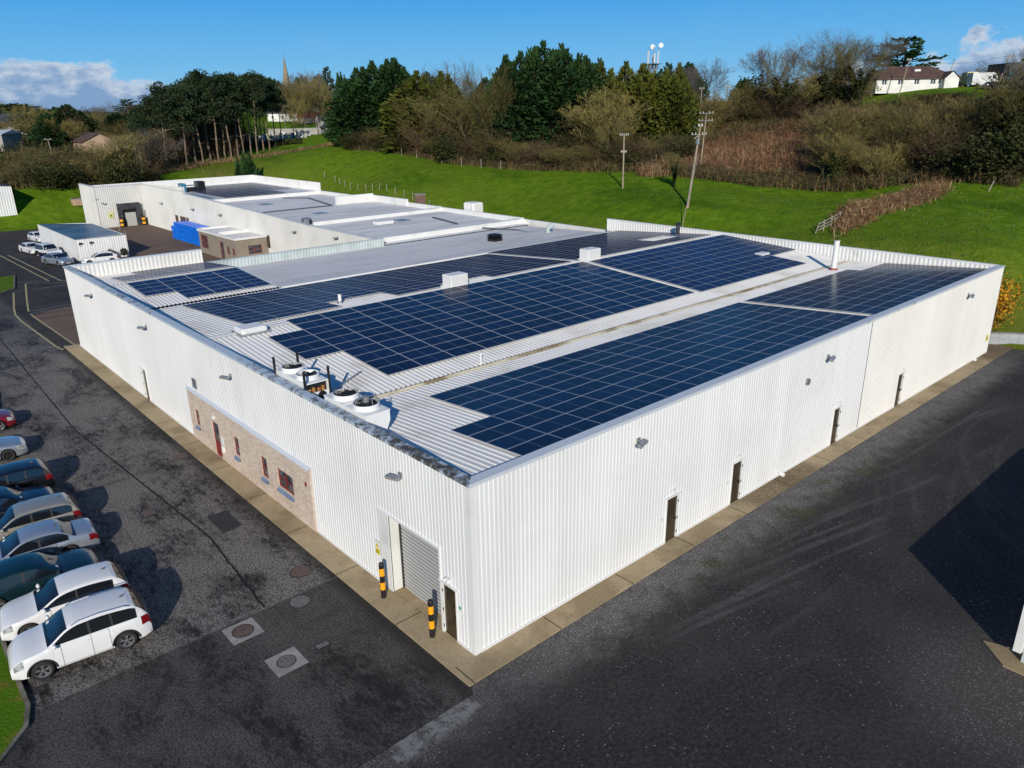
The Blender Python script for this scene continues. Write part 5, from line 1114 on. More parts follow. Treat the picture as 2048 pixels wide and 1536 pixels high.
    for mbx, nm, mt_ in ((wsn, 'windscreen', M_CGL), (rgn, 'rear_window', M_CGL)):
        if mbx.f: weld(mbx.build(nm, mt_, t, True))
    for sd in (1, -1):
        m2 = MB()
        for f in pil_.f:
            P_ = [pil_.v[k] for k in f]
            if sum(p[1] for p in P_)*sd > 0: m2.add(P_, [tuple(range(len(P_)))])
        for m3 in islands(m2): weld(m3.build('window_trim', M_TRIM, t, True))
    if low.f: weld(low.build('lower_body', PAINT[two], t, True))
    for mbx, nm, mt_ in ((hl, 'headlight', M_HL), (tl, 'tail_light', M_TL)):
        for sd in (1, -1):
            m2 = MB()
            for f in mbx.f:
                P_ = [mbx.v[k] for k in f]
                if sum(p[1] for p in P_)*sd > 0: m2.add(P_, [tuple(range(len(P_)))])
            if m2.f: weld(m2.build(nm, mt_, t, True))
    ub = MB(); ub.box(-L/2+.12, L/2-.15, -W/2+.2, W/2-.2, zb-.06, .62); ub.box(xr+ar, xf-ar, -W/2+.06, W/2-.06, zb-.01, zb+.2)
    ub.build('underbody', M_UND, t)
    # wheels
    for wx in (xf, xr):
        for sd in (1, -1):
            m1 = MB(); yo = sd*(W/2-.045); yi = sd*(W/2-.25)
            r_ = rad; m1.lathe((wx, 0, rad), [(r_*.66, yo-sd*.012), (r_*.70, yo), (r_*.93, yo), (r_, yo-sd*.035), (r_, yi), (r_*.6, yi)], 26, 'y')
            wh_ = m1.build('wheel', M_TYRE, t, True)
            m2 = MB(); m2.lathe((wx, 0, rad), [(r_*.68, yo-sd*.004), (r_*.64, yo-sd*.008), (r_*.61, yo-sd*.03), (r_*.61, yo-sd*.10)], 26, 'y'); m2.lathe((wx, 0, rad), [(r_*.15, yo-sd*.02), (.001, yo-sd*.012)], 14, 'y')
            for k in range(5):
                a = 2*pi*k/5+.4
                for da in (-.16, .16):
                    c, e = (r_*.12, r_*.63); a1 = a+da*.5; a2 = a+da
                    n_ = Vector((-sin(a), 0, cos(a)))*r_*.055
                    p0 = Vector((wx+c*cos(a1), yo-sd*.02, rad+c*sin(a1))); p1 = Vector((wx+e*cos(a2), yo-sd*.012, rad+e*sin(a2)))
                    m2.quad(p0-n_, p1-n_, p1+n_, p0+n_)
            m2.build('rim', rim or M_RIM, wh_)
            m3 = MB(); m3.lathe((wx, 0, rad), [(r_*.62, yo-sd*.07), (.001, yo-sd*.07)], 20, 'y'); m3.build('brake_disc', M_UND, wh_)
            if spec in ('suv', 'jeep'):
                m4 = MB(); rg_ = []
                for k in range(15):
                    a = pi*(k+.0)/14; c_, s_ = cos(a), max(sin(a), -.1)
                    rg_.append([(wx+(ar+.0)*c_, sd*(wid(wx)+.016), rad+(ar+.0)*s_), (wx+(ar+.065)*c_, sd*(wid(wx)+.020), rad+(ar+.065)*s_), (wx+(ar+.065)*c_, sd*(wid(wx)-.03), rad+(ar+.065)*s_), (wx+ar*c_, sd*(wid(wx)-.03), rad+ar*s_)])
                m4.loft(rg_, caps=True); m4.build('arch_trim', M_TRIM, t)
    # grille, intakes, plates
    zf = s['prof'][-1][1]; wf = wid(L/2)
    g = MB(); g.box(L/2-.02, L/2+.012, -wf+.28, wf-.28, zf-.10, zf-.02); g.box(L/2-.02, L/2+.014, -wf+.1, wf-.1, zb+.1, zb+.2); g.build('grille', M_TRIM, t)
    g = MB(); g.box(L/2+.012, L/2+.02, -.26, .26, zf-.25, zf-.14); g.build('number_plate', M_PLATE, t)
    g = MB(); g.box(-L/2-.012, -L/2, -.26, .26, .62, .73) ; g.build('number_plate', M_PLATE, t)
    g = MB(); g.box(-L/2-.03, -L/2+.05, -wid(-L/2)+.03, wid(-L/2)-.03, zb+.06, zb+.22); g.build('bumper_trim', M_TRIM if spec != 'saloon' else pm, t)
    # mirrors
    xm_ = (s['ws'][1]-.045)*L-L/2
    for sd in (1, -1):
        g = MB(); g.lathe((0, 0, 0), [(.001, -.12), (.06, -.1), (.085, -.02), (.08, .06), (.05, .1), (.001, .105)], 12, 'y'); g.xform(Matrix.Translation((xm_, sd*(wid(xm_)+.07), belt+.07)) @ Matrix.Diagonal((.8, 1, 1, 1)))
        g.build('mirror', pm, t, True)
    # door seams, handles, mouldings
    g = MB()
    for f_ in ([s['sw'][1]+.01, s['pil'][-1]+.009] + ([s['pil'][0]+.0] if len(s['pil']) > 1 else [.215])):
        q = f_*L-L/2
        if any(abs(q-xc) < ar+.03 for xc in (xf, xr)) and f_ < .3: q = xr+ar+.06
        P_ = sect(q)
        for sd in (1, -1):
            for a, c in zip(P_[1:5], P_[2:6]):
                e = .0045; g.quad((q-.006, sd*(a[0]+e), a[1]), (q+.006, sd*(a[0]+e), a[1]), (q+.006, sd*(c[0]+e), c[1]), (q-.006, sd*(c[0]+e), c[1]))
    for sd in (1, -1): g.quad(*[(q, sd*(wid(q)+.004), zb+.085+k) for q, k in ((xr+ar+.06, 0), (xf-ar-.06, 0), (xf-ar-.06, .012), (xr+ar+.06, .012))])
    g.build('door_seam', M_TRIM, t)
    for f_ in (s['pil'][-1]+.05, (s['pil'][0] if len(s['pil']) > 1 else .24)+.03):
        q = f_*L-L/2
        for sd in (1, -1):
            g = MB(); g.cbox(q-.1, q+.1, sd*(W/2-.01)-.03, sd*(W/2-.01)+.03, belt-.17, belt-.135, .012); g.build('door_handle', pm, t)
    if rails:
        for sd in (1, -1):
            g = MB(); pr = [(-.37, -.03), (-.33, .035), (.0, .05), (.05, .03)]
            qs = [(f_*L-L/2) for f_ in (.13, .17, .36, .5, .55)]
            for a, c, k0, k1 in zip(qs, qs[1:], (0, .045, .05, .045), (.045, .05, .045, 0)):
                ya = sect(a)[8][0]-.0; yc = sect(c)[8][0]-.0
                g.tube((a, sd*ya, zt(a)-.02+k0), (c, sd*yc, zt(c)-.02+k1), .018, n=8)
            g.build('roof_rail', M_CHR, t)
    if detail:
        g = MB(); q = .17*L-L/2 if spec != 'saloon' else .30*L-L/2
        g.add([(q-.09, -.03, zt(q)+.015), (q-.09, .03, zt(q)+.015), (q+.06, 0, zt(q)+.02), (q-.07, 0, zt(q)+.1)], [(0, 2, 3), (2, 1, 3), (1, 0, 3)]); g.build('aerial_fin', M_TRIM, t)
        q0, q1 = (s['ws'][1]-.028)*L-L/2, (s['ws'][1]-.02)*L-L/2; a = sect(q0); zz = zt(q0)
        g = MB(); g.add([(q0-.09, -.62, zt(q0-.09)+.012), (q0, -.62, zt(q0)+.012), (q0, -.45, zt(q0)+.016), (q0-.09, -.45, zt(q0-.09)+.016)], [(0, 1, 2, 3)]); g.build('windscreen_disc', M_PLATE, t)
        g = MB(); q2 = s['ws'][1]*L-L/2
        for y0, y1 in ((-.65, .05), (.0, .6)): g.tube((q2-.03, y0, zt(q2-.03)+.02), (q2-.075, y1, zt(q2-.075)+.03), .008, n=4)
        g.build('wiper', M_TRIM, t)
    return t
G1 = 'cars parked nose or tail to the kerb'
car('white compact off-roader with silver roof rails and black arch trims, nearest the camera', 'car', -10.08, 9.72, 174, 'suv', 'white', G1, rails=True)
car('white hatchback parked between the white off-roader and the dark teal saloon', 'car', -9.98, 12.42, 174.5, 'compact', 'white', G1)
car('dark teal saloon with its bonnet towards the factory', 'car', -10.6, 15.05, -5, 'saloon', 'teal', G1)
car('light silver saloon with a blue sky glint on its roof', 'car', -10.05, 17.55, 175, 'saloon', 'silver', G1)
car('champagne beige estate car with wide red tail lights', 'car', -9.95, 20.15, 175, 'wagon', 'champagne', G1)
car('dark navy hatchback parked nose out beside the black estate', 'car', -10.3, 22.75, -5, 'hatch', 'navy', G1)
car('black estate car at the far end of the close group', 'car', -10.0, 25.35, 175, 'wagon', 'black', G1)
car('pale silver saloon alone past the gap, nose towards the factory', 'car', -10.25, 31.0, -6, 'saloon', 'silver', G1, rim=M_RIMD)
car('dark red hatchback farthest along the kerb, only its nose in view', 'car', -9.65, 36.3, -6, 'hatch', 'red', G1)
G2 = 'vehicles by the yard shed'
p = at(121, 519, .7); car('grey silver saloon parked by the corner of the shed', 'car', p[0]-.2, p[1]+.8, -72, 'saloon', 'bluesilver', G2)
p = at(97, 502, .9); car('white over navy off-roader parked beside the shed', 'car', p[0], p[1], -80, 'jeep', 'white', G2, two='navy')
p = at(71, 498, .7); car('white saloon behind the two-tone off-roader', 'car', p[0]-.2, p[1]+1.5, -80, 'saloon', 'white', G2)
p = at(73, 474, .7); car('white hatchback at the far end of the shed', 'car', p[0]+.3, p[1], -80, 'hatch', 'white', G2)
p = at(205, 517, .6); car('white hatchback parked across the front of the shed', 'car', p[0]-.3, p[1], 172, 'hatch', 'white', G2)
# ------------------------------------------------------------------ vegetation
def leafmat(name, c, c2, isl=.7, sc=.5): return mat(name, c, 0.75, c2, sc, 3, .35, .65, obj=True, island=isl, spec=.25)
L_CON = leafmat('conifer_dark', (0.010, 0.036, 0.010), (0.028, 0.066, 0.014)); L_CONY = leafmat('conifer_olive', (0.040, 0.054, 0.006), (0.085, 0.092, 0.010)); L_PINE = leafmat('pine_needles', (0.012, 0.028, 0.010), (0.030, 0.048, 0.016))
L_IVY = leafmat('ivy_leaves', (0.020, 0.027, 0.006), (0.046, 0.052, 0.012)); L_GORSE = leafmat('gorse', (0.42, 0.19, 0.008), (0.16, 0.09, 0.010), .8); L_BLUE = leafmat('blue_conifer', (0.030, 0.06, 0.05), (0.05, 0.085, 0.07))
T_GREY = mat('bark_grey', (0.075, 0.065, 0.048), 0.9, (0.13, 0.11, 0.08), 2, obj=True, island=.6); T_OLIVE = mat('bark_olive', (0.100, 0.082, 0.022), 0.9, (0.17, 0.138, 0.042), 1.2, obj=True, island=.7); T_BROWN = mat('bark_brown', (0.070, 0.042, 0.022), 0.9, (0.12, 0.075, 0.040), 1.2, obj=True, island=.7)
T_PINE = mat('bark_pine', (0.12, 0.090, 0.062), 0.9, (0.22, 0.165, 0.115), .6, obj=True)
T_PALE = mat('bark_pale', (0.085, 0.075, 0.068), 0.9, (0.13, 0.115, 0.10), 1.2, obj=True, island=.5)
def rv(): v = Vector(rng.normal(size=3)); return v.normalized()
def spray(mb, c, d, l, w_, n=1):
    "flat tapered leaf spray pointing along d"
    s_ = d.cross(rv()); s_ = s_.normalized() if s_.length > 1e-3 else Vector((1, 0, 0))
    mb.add([c-s_*w_*.35, c+s_*w_*.35, c+d*l*.55+s_*w_*.5, c+d*l, c+d*l*.55-s_*w_*.5], [(0, 1, 2, 3, 4)])
def stick(mb, a, c, r0, r1, n=3):
    d = c-a
    if d.length < 1e-4: return
    d.normalize(); s_ = d.orthogonal().normalized(); t_ = d.cross(s_)
    if n == 2: mb.add([a-s_*r0, a+s_*r0, c+s_*r1, c-s_*r1], [(0, 1, 2, 3)]); return
    o = [(s_*cos(2*pi*i/n)+t_*sin(2*pi*i/n)) for i in range(n)]
    mb.add([a+k*r0 for k in o]+[c+k*r1 for k in o], [(i, (i+1) % n, n+(i+1) % n, n+i) for i in range(n)])
def mk_conifer(H, Rr, nspray, leaders, skirt=.04, low=.0):
    cr, tr = MB(), MB()
    L = [(0, 0, 1.0, 1.0)]+[(Rr*.5*cos(a)*k, Rr*.5*sin(a)*k, hh, .75) for a, hh, k in leaders]
    tot = sum(l[2]*l[3] for l in L)
    for x0, y0, hs, rs in L:
        h = H*hs; stick(tr, Vector((x0*.6, y0*.6, 0)), Vector((x0, y0, h*.97)), .28, .03, 6)
        for k in range(int(nspray*hs*rs/tot)):
            t = 1-random.random()**.72*(1-skirt); z = h*t
            prof = min(1, (1-t)*2.5+.015)**.85*(.84+.16*sin(t*pi))
            a = random.random()*2*pi; lump = 1+.20*sin(3*a+t*9+x0*3)+.14*sin(5*a-t*16)
            rr = Rr*rs*prof*lump*(.55+.5*random.random()**.45); 
            c = Vector((x0+rr*cos(a), y0+rr*sin(a), z)); out = Vector((cos(a), sin(a), random.uniform(-.28, .55)+.9*t*t)); out = (out+rv()*.45).normalized()
            sc = .6+.7*random.random(); l = (.5+.4*(1-t))*sc*.95
            spray(cr, c, out, l*1.3, l*.62); spray(cr, c-out*.1, (out+rv()*.6).normalized(), l, l*.5)
        for k in range(int(70*hs)):
            z = h*(1.02-.16*random.random()**1.3); a = random.random()*6.28; c = Vector((x0+.22*cos(a)*(h*1.03-z), y0+.22*sin(a)*(h*1.03-z), z)); spray(cr, c, Vector((cos(a)*.4, sin(a)*.4, 1)).normalized(), 1.0, .26)
    return tr, cr
def mk_bare(H, spread, levels=4, nl=7, twig=.028, trunkr=.24, up=.55, lean=.0, ivy=0, fork=.25, seed=0):
    rs = random.Random(seed); tr, tw, iv = MB(), MB(), MB()
    def rvec(): 
        v = Vector((rs.gauss(0, 1), rs.gauss(0, 1), rs.gauss(0, 1))); return v.normalized()
    def grow(p, d, l, r, lev):
        n = 3 if lev < levels else 2; seg = l/n; q = p
        for i in range(n):
            nd = (d+rvec()*(.16 if lev else .05)+Vector((0, 0, .10*up))).normalized(); e = q+nd*seg
            r1 = max(r*(1-.26*(i+1)/n*1.6), twig*.6)
            stick(tr if lev < 2 else tw, q, e, r, r1, 5 if lev == 0 else (3 if lev < 3 else 2)); q, d, r = e, nd, r1
            if ivy and lev <= 1:
                for _ in range(int(ivy*(2 if lev == 0 else 1.1)*seg)):
                    c = q-nd*seg*rs.random()+rvec()*(r+.15+.75*rs.random()); u = rvec()*.15; v = u.cross(rvec()); iv.add([c-u-v, c+u-v, c+u+v, c-u+v], [(0, 1, 2, 3)])
            if lev < levels and (i > 0 or lev > 0):
                for _ in range(2 if lev else 0):
                    side = rvec(); side = (side-d*side.dot(d)); side = side.normalized() if side.length > .01 else Vector((1, 0, 0))
                    grow(q, (d*.75+side*.62*spread+Vector((0, 0, .2*up))).normalized(), l*(.42+.22*rs.random()), r*.55, lev+1)
        if lev == 0:
            for k in range(nl):
                a = 2*pi*k/nl+rs.random(); s_ = spread*(.35+.6*rs.random()); grow(q, Vector((cos(a)*s_, sin(a)*s_, 1.0)).normalized(), H*(1-fork)*.62*(.75+.35*rs.random()), r*.62, 1)
        elif lev < levels:
            grow(q, (d+rvec()*.3).normalized(), l*.55, r*.8, lev+1); grow(q, (d+rvec()*.45).normalized(), l*.5, r*.7, lev+1)
    grow(Vector((0, 0, -.3)), Vector((lean, 0, 1)).normalized(), H*fork, trunkr, 0)
    return tr, tw, iv
def mk_shrub(H, Rr, stems, twigs, seed=0, leaf=0, lsz=.10):
    rs = random.Random(seed); st, tw, lf = MB(), MB(), MB()
    for i in range(stems):
        a = rs.random()*6.28; s_ = rs.random()**.6; d = Vector((cos(a)*s_*Rr/H*1.1, sin(a)*s_*Rr/H*1.1, 1)); p = Vector((cos(a), sin(a), 0))*Rr*.25*rs.random(); l = H*(.55+.5*rs.random()); q = p; n = 5; r = .045
        for k in range(n):
            e = q+(d.normalized()+Vector((rs.gauss(0, .13), rs.gauss(0, .13), -.03*k)))*l/n; stick(st, q, e, r, r*.72, 3); r *= .72; q = e
            for _ in range(twigs):
                v = Vector((rs.gauss(0, 1), rs.gauss(0, 1), rs.gauss(.55, .8))).normalized(); L = l*.24*(.5+rs.random()); m_ = q+v*L*.5; e2 = m_+(v+Vector((rs.gauss(0, .4), rs.gauss(0, .4), rs.gauss(.1, .3)))).normalized()*L*.6
                stick(tw, q, m_, .018, .013, 2); stick(tw, m_, e2, .013, .007, 2)
                for _ in range(leaf):
                    c = e2+Vector((rs.gauss(0, 1), rs.gauss(0, 1), rs.gauss(0, 1)))*.3; u = rv()*lsz; w_ = u.cross(rv()); lf.add([c-u-w_, c+u-w_, c+u+w_, c-u+w_], [(0, 1, 2, 3)])
    return st, tw, lf
def mk_pine(H, Rr, seed=0, base=.55):
    rs = random.Random(seed); tr, cr = MB(), MB(); p = Vector((0, 0, -.3)); lx, ly = rs.gauss(0, .03), rs.gauss(0, .03); n = 9; pts = []
    for i in range(n+1):
        pts.append(Vector((lx*H*i/n*(i/n)+rs.gauss(0, .08), ly*H*i/n+rs.gauss(0, .08), -.3+(H*.97+.3)*i/n)))
    for i in range(n): stick(tr, pts[i], pts[i+1], .20*(1-i/n)+.06, .20*(1-(i+1)/n)+.06, 7)
    def trunk(t): k = min(int(t*n), n-1); return pts[k].lerp(pts[k+1], t*n-k)
    for i in range(8):
        t = .2+.35*rs.random(); a = rs.random()*6.28; q = trunk(t); e = q+Vector((cos(a), sin(a), rs.uniform(-.3, .3)))*rs.uniform(.5, 2); stick(tr, q, e, .05, .015, 3)
    for i in range(24):
        t = base+(1-base)*(i/23)**.9; a = i*2.4+rs.random(); q = trunk(min(t, .995)); ln = Rr*(.4+.95*rs.random()**1.3)*(1.12-.75*max(0, (t-base)/(1-base))**1.6); e = q+Vector((cos(a)*ln, sin(a)*ln, ln*rs.uniform(.05, .5))); stick(tr, q, e, .085, .03, 3)
        for k in range(4):
            f = .35+.65*rs.random(); c = q.lerp(e, f)+Vector((rs.gauss(0, .45), rs.gauss(0, .45), rs.gauss(.25, .25))); br = rs.uniform(.5, 1.25)
            for _ in range(30):
                v = rv(); pp = c+Vector((v.x*br, v.y*br, v.z*br*.5)); spray(cr, pp, (v+Vector((0, 0, .5))+rv()*.6).normalized(), .5, .22)
    return tr, cr
def mk_cedar(H, Rr, seed=0):
    rs = random.Random(seed); tr, cr = MB(), MB(); stick(tr, Vector((0, 0, -.3)), Vector((0, 0, H*.95)), .5, .06, 7)
    for i in range(34):
        t = .18+.8*i/33; a = i*2.4+rs.random(); ln = Rr*(.55+.6*rs.random())*(1-.72*((t-.18)/.82)**1.5); q = Vector((0, 0, H*t)); d = Vector((cos(a), sin(a), .12+.25*rs.random())).normalized(); e = q+d*ln; stick(tr, q, e, .11, .03, 3)
        for _ in range(int(58*ln/Rr)+14):
            f = .25+.8*rs.random(); c = q.lerp(e, f)+Vector((rs.gauss(0, .12*ln), rs.gauss(0, .12*ln), rs.gauss(.1, .18))); spray(cr, c, (d+rv()*.7+Vector((0, 0, .1))).normalized(), .9, .42)
    return tr, cr
PROT = {}
def proto(key, parts): PROT[key] = [(nm, mb.mesh(nm, m_), ) for nm, mb, m_ in parts if mb.f]
for i in range(3):
    lead = [(6.28*k/6+random.random(), random.uniform(.84, .985), random.uniform(.7, 1.35)) for k in range(6)]
    tr, cr = mk_conifer(20, 5.0, 9000, lead); proto(('conifer', i), [('trunk', tr, T_BROWN), ('crown', cr, L_CON)])
for i in range(2):
    lead = [(6.28*k/5+random.random(), random.uniform(.78, .97), random.uniform(.7, 1.35)) for k in range(5)]
    tr, cr = mk_conifer(18, 4.6, 7000, lead); proto(('olive', i), [('trunk', tr, T_BROWN), ('crown', cr, L_CONY)])
tr, cr = mk_conifer(7, 1.3, 1500, [], .02); proto(('column', 0), [('trunk', tr, T_BROWN), ('crown', cr, L_CON)])
tr, cr = mk_cedar(16, 4.2, 3); proto(('spruce', 0), [('trunk', tr, T_BROWN), ('crown', cr, L_BLUE)])
tr, cr = mk_cedar(15, 6.5, 5); proto(('cedar', 0), [('trunk', tr, T_BROWN), ('crown', cr, L_CON)]); tr, cr = mk_cedar(15, 6.0, 6); proto(('cedar', 1), [('trunk', tr, T_BROWN), ('crown', cr, L_PINE)])
for i in range(4): tr, cr = mk_pine(19, 3.4, i, .44+.06*i); proto(('pine', i), [('trunk', tr, T_PINE), ('crown', cr, L_PINE)])
for i in range(3):
    tr, tw, iv = mk_bare(14, .95, 4, 6, .03, .26, .5, 0, 0, .22, i); proto(('bare', i), [('trunk', tr, T_GREY), ('twigs', tw, T_PALE)])
for i in range(3):
    tr, tw, iv = mk_bare(14, .85, 4, 7, .034, .24, .7, 0, 0, .2, 10+i); proto(('olivebare', i), [('trunk', tr, T_GREY), ('twigs', tw, T_OLIVE)])
for i in range(2):
    tr, tw, iv = mk_bare(14, .9, 4, 6, .03, .3, .6, 0, 62, .3, 20+i); proto(('ivy', i), [('trunk', tr, T_GREY), ('twigs', tw, T_OLIVE), ('ivy', iv, L_IVY)])
for i in range(2):
    st, tw, lf = mk_shrub(6, 3.4, 46, 5, i); proto(('shrub', i), [('stems', st, T_BROWN), ('twigs', tw, T_BROWN)])
for i in range(2):
    st, tw, lf = mk_shrub(6, 3.2, 40, 5, 5+i); proto(('oliveshrub', i), [('stems', st, T_OLIVE), ('twigs', tw, T_OLIVE)])
st, tw, lf = mk_shrub(5, 3.0, 36, 4, 9, 5); proto(('greenshrub', 0), [('stems', st, T_BROWN), ('foliage', lf, L_IVY)])
st, tw, lf = mk_shrub(2.4, 1.7, 40, 4, 12, 8, .055); proto(('gorse', 0), [('stems', st, T_PALE), ('flowers', lf, L_GORSE)])
NOM = {'conifer': (20, 11.5), 'olive': (18, 10), 'column': (7, 2.4), 'spruce': (16, 9), 'cedar': (15, 13), 'pine': (19, 7.5), 'bare': (14.5, 13), 'olivebare': (14.5, 12), 'ivy': (14, 12), 'shrub': (6.3, 7.5), 'oliveshrub': (6.3, 7.2), 'greenshrub': (5, 6.5), 'gorse': (2.4, 3.8)}
NM = {'conifer': ('conifer_tree', 'tree'), 'olive': ('conifer_tree', 'tree'), 'column': ('cypress_tree', 'tree'), 'spruce': ('spruce_tree', 'tree'), 'cedar': ('cedar_tree', 'tree'), 'pine': ('pine_tree', 'tree'), 'bare': ('bare_tree', 'tree'), 'olivebare': ('bare_tree', 'tree'), 'ivy': ('ivy_clad_tree', 'tree'), 'shrub': ('shrub', 'shrub'), 'oliveshrub': ('shrub', 'shrub'), 'greenshrub': ('shrub', 'shrub'), 'gorse': ('gorse_bush', 'bush')}
HEI = {}
for k, ps in PROT.items():
    zs = [v.co.z for nm, me_ in ps for v in me_.vertices]; xs_ = [abs(v.co.x) for nm, me_ in ps for v in me_.vertices]; HEI[k] = (np.percentile(zs, 99.7), np.percentile(xs_, 97)*2)
cnt = {}
def plant(kind, px, d, ytop, wpx, label, group=None, mats=None, sink=.15):
    i = cnt.get(kind, 0); cnt[kind] = i+1; ks = [k for k in PROT if k[0] == kind]; k = ks[i % len(ks)]
    x, y = far(px, d); z = tz(x, y)-sink; H_ = max(height_at(px, ytop, d)-z, 1.0); wm = wpx/FPX*d*1.0
    t = thing(NM[kind][0], label, NM[kind][1], (x, y, z), random.random()*6.28, group)
    h0, w0 = HEI[k]; t.scale = (wm/w0, wm/w0, H_/h0)
    for nm, me_ in PROT[k]:
        o = bpy.data.objects.new(nm, me_); COL.objects.link(o); o.parent = t
        if mats and nm in mats: o.material_slots[0].link = 'OBJECT'; o.material_slots[0].material = mats[nm]
    return t
GC = 'conifers along the top of the field'
for n_, a in enumerate([(714, 190, 156, 105), (752, 190, 130, 115), (794, 186, 124, 110)]): plant('conifer', *a, 'dark green conifer in the left clump of the field edge, %s from its left end' % ORD(n_+1), GC)
for n_, a in enumerate([(1042, 156, 114, 135), (1086, 158, 94, 140), (1132, 154, 108, 135), (1012, 160, 128, 110), (1168, 156, 122, 115)]): plant('conifer', *a, 'dark green conifer in the tall middle clump, the %s planted of five' % ['left centre one', 'tallest one', 'right centre one', 'leftmost one', 'rightmost one'][n_], GC)
for n_, a in enumerate([(838, 174, 152, 125), (885, 172, 150, 115), (1200, 156, 136, 115), (1248, 157, 132, 120), (1284, 155, 140, 115), (1328, 153, 146, 100), (1352, 151, 138, 80)]):
    plant('olive', *a, 'yellow green conifer %s' % ['beside the left dark clump', 'behind the bare olive trees', 'just right of the tall dark clump', 'second right of the tall dark clump', 'in front of the telecom mast', 'just right of the telecom mast', 'at the right end of the conifer row'][n_], GC)
for n_, a in enumerate([(885, 160, 168, 150), (836, 168, 195, 100), (940, 156, 176, 130), (985, 152, 126, 110), (1215, 141, 178, 160), (1170, 142, 240, 90)]):
    plant('olivebare', *a, 'bare olive twigged tree %s' % ['in front of the yellow conifer', 'low before the left clump', 'between the two dark clumps', 'tall and narrow left of the middle clump', 'broad and rounded right of the middle clump', 'low in front of the middle clump'][n_], 'bare trees at the field edge')
for n_, a in enumerate([(905, 205, 128, 60), (860, 210, 132, 60), (940, 205, 130, 60), (1410, 205, 118, 75), (1370, 215, 128, 60)]):
    plant('bare', *a, 'pale bare treetop showing %s' % ['above the olive trees', 'behind the yellow conifer', 'left of the tall dark clump', 'alone right of the conifer row', 'beside the last yellow conifer'][n_], 'bare trees behind the conifers')
plant('spruce', 1330, 190, 126, 40, 'small grey spruce tip right of the telecom mast')
# church end
for n_, a in enumerate([(605, 262, 150, 75), (635, 268, 158, 80), (585, 258, 190, 50), (655, 275, 185, 60)]): plant('olivebare', *a, 'bare tree before the church, %s' % ['beside the spire', 'broadest right of the spire', 'slim left of the spire', 'low by the grey shed'][n_], 'bare trees by the cemetery')
for n_, a in enumerate([(640, 330, 145, 70), (610, 340, 150, 60), (570, 335, 160, 50)]): plant('bare', *a, 'pale bare tree behind the cemetery, %s' % ['right', 'centre', 'left'][n_], 'bare trees by the cemetery')
plant('spruce', 663, 300, 134, 34, 'blue grey spruce beside the church trees')
plant('conifer', 690, 215, 150, 34, 'narrow dark conifer just behind the left clump')
GP = 'pines along the field boundary'
pines = [(282, 197, 226, 42), (300, 203, 190, 48), (322, 200, 165, 52), (345, 208, 178, 46), (362, 203, 172, 50), (380, 212, 158, 52), (396, 206, 168, 48), (412, 213, 140, 54), (428, 208, 150, 52), (441, 216, 158, 48), (455, 210, 146, 50), (468, 218, 150, 46), (480, 214, 152, 48), (495, 222, 149, 46), (508, 218, 143, 46), (522, 226, 150, 44), (534, 224, 146, 42), (546, 230, 162, 36), (335, 215, 175, 44), (390, 222, 155, 46), (448, 226, 150, 44), (512, 235, 150, 40), (560, 236, 178, 30), (312, 212, 200, 40), (268, 205, 215, 44), (355, 232, 172, 44), (372, 236, 166, 44), (405, 238, 150, 44), (422, 240, 148, 42), (438, 238, 152, 42), (462, 242, 150, 42), (474, 240, 148, 42), (488, 244, 152, 42), (502, 246, 150, 40), (528, 246, 152, 40), (328, 228, 180, 42)]
for n_, a in enumerate(sorted(pines)): plant('pine', *a, 'tall pine with bare trunk, %s from the left in the row before the cemetery' % ORD(n_+1), GP)
# more of the same growth, laid out by hand-tuned bands
def fill(name_, group, rows):
    rows = sorted(rows, key=lambda r: r[1]); c = {}
    word = {'shrub': 'brown leafless shrub', 'oliveshrub': 'olive leafless shrub', 'greenshrub': 'evergreen shrub', 'ivy': 'ivy clad tree', 'olivebare': 'olive bare tree', 'bare': 'pale bare tree', 'conifer': 'dark conifer', 'pine': 'tall pine', 'cedar': 'dark cedar'}
    for k, px, d, yt, wp in rows:
        c[k] = c.get(k, 0)+1; plant(k, px, d, yt, wp, '%s %s, %s from left' % (word[k], name_, ORD(c[k])), group)
rf_ = random.Random(11)
def ybase(px, d): x, y = far(px, d); return 223+(CAM[2]-tz(x, y))/d*FPX
def dedge(px): return float(np.interp(px, [690, 760, 900, 1000, 1100, 1290, 1380], [182, 177, 151, 145, 138, 128, 120]))
def rowfill(n, px0, px1, d0, d1, kinds, hpx0, hpx1, w0, w1):
    out = []
    for i in range(n):
        px = px0+(px1-px0)*(i+rf_.random())/n; d = d0+(d1-d0)*rf_.random(); h = hpx0+(hpx1-hpx0)*rf_.random(); out.append((rf_.choice(kinds), px, d, ybase(px, d)-h, w0+(w1-w0)*rf_.random()))
    return out
fill('under the conifer row', 'undergrowth below the conifers', [(k, px, d+dedge(px), ybase(px, d+dedge(px))-h, w) for k, px, d, _, w in rowfill(30, 770, 1290, 2.5, 6, ['shrub', 'oliveshrub', 'greenshrub', 'olivebare', 'ivy'], 0, 1, 60, 95) for h in [rf_.uniform(28, 66)]]+[(k, px, d+dedge(px), ybase(px, d+dedge(px))-h, w) for k, px, d, _, w in rowfill(9, 695, 775, 1, 3, ['shrub', 'greenshrub'], 0, 1, 36, 56) for h in [rf_.uniform(14, 28)]]+rowfill(6, 1290, 1380, 130, 150, ['shrub', 'oliveshrub', 'greenshrub'], 30, 60, 50, 80))
fill('low on the right slope', 'lower growth on the right slope', rowfill(16, 1650, 2060, 118, 126, ['shrub', 'oliveshrub', 'olivebare', 'ivy', 'olivebare'], 55, 120, 80, 120))
fill('in the middle of the right slope', 'middle growth on the right slope', rowfill(22, 1650, 2060, 134, 150, ['shrub', 'shrub', 'oliveshrub', 'olivebare', 'olivebare', 'ivy'], 50, 95, 80, 120))
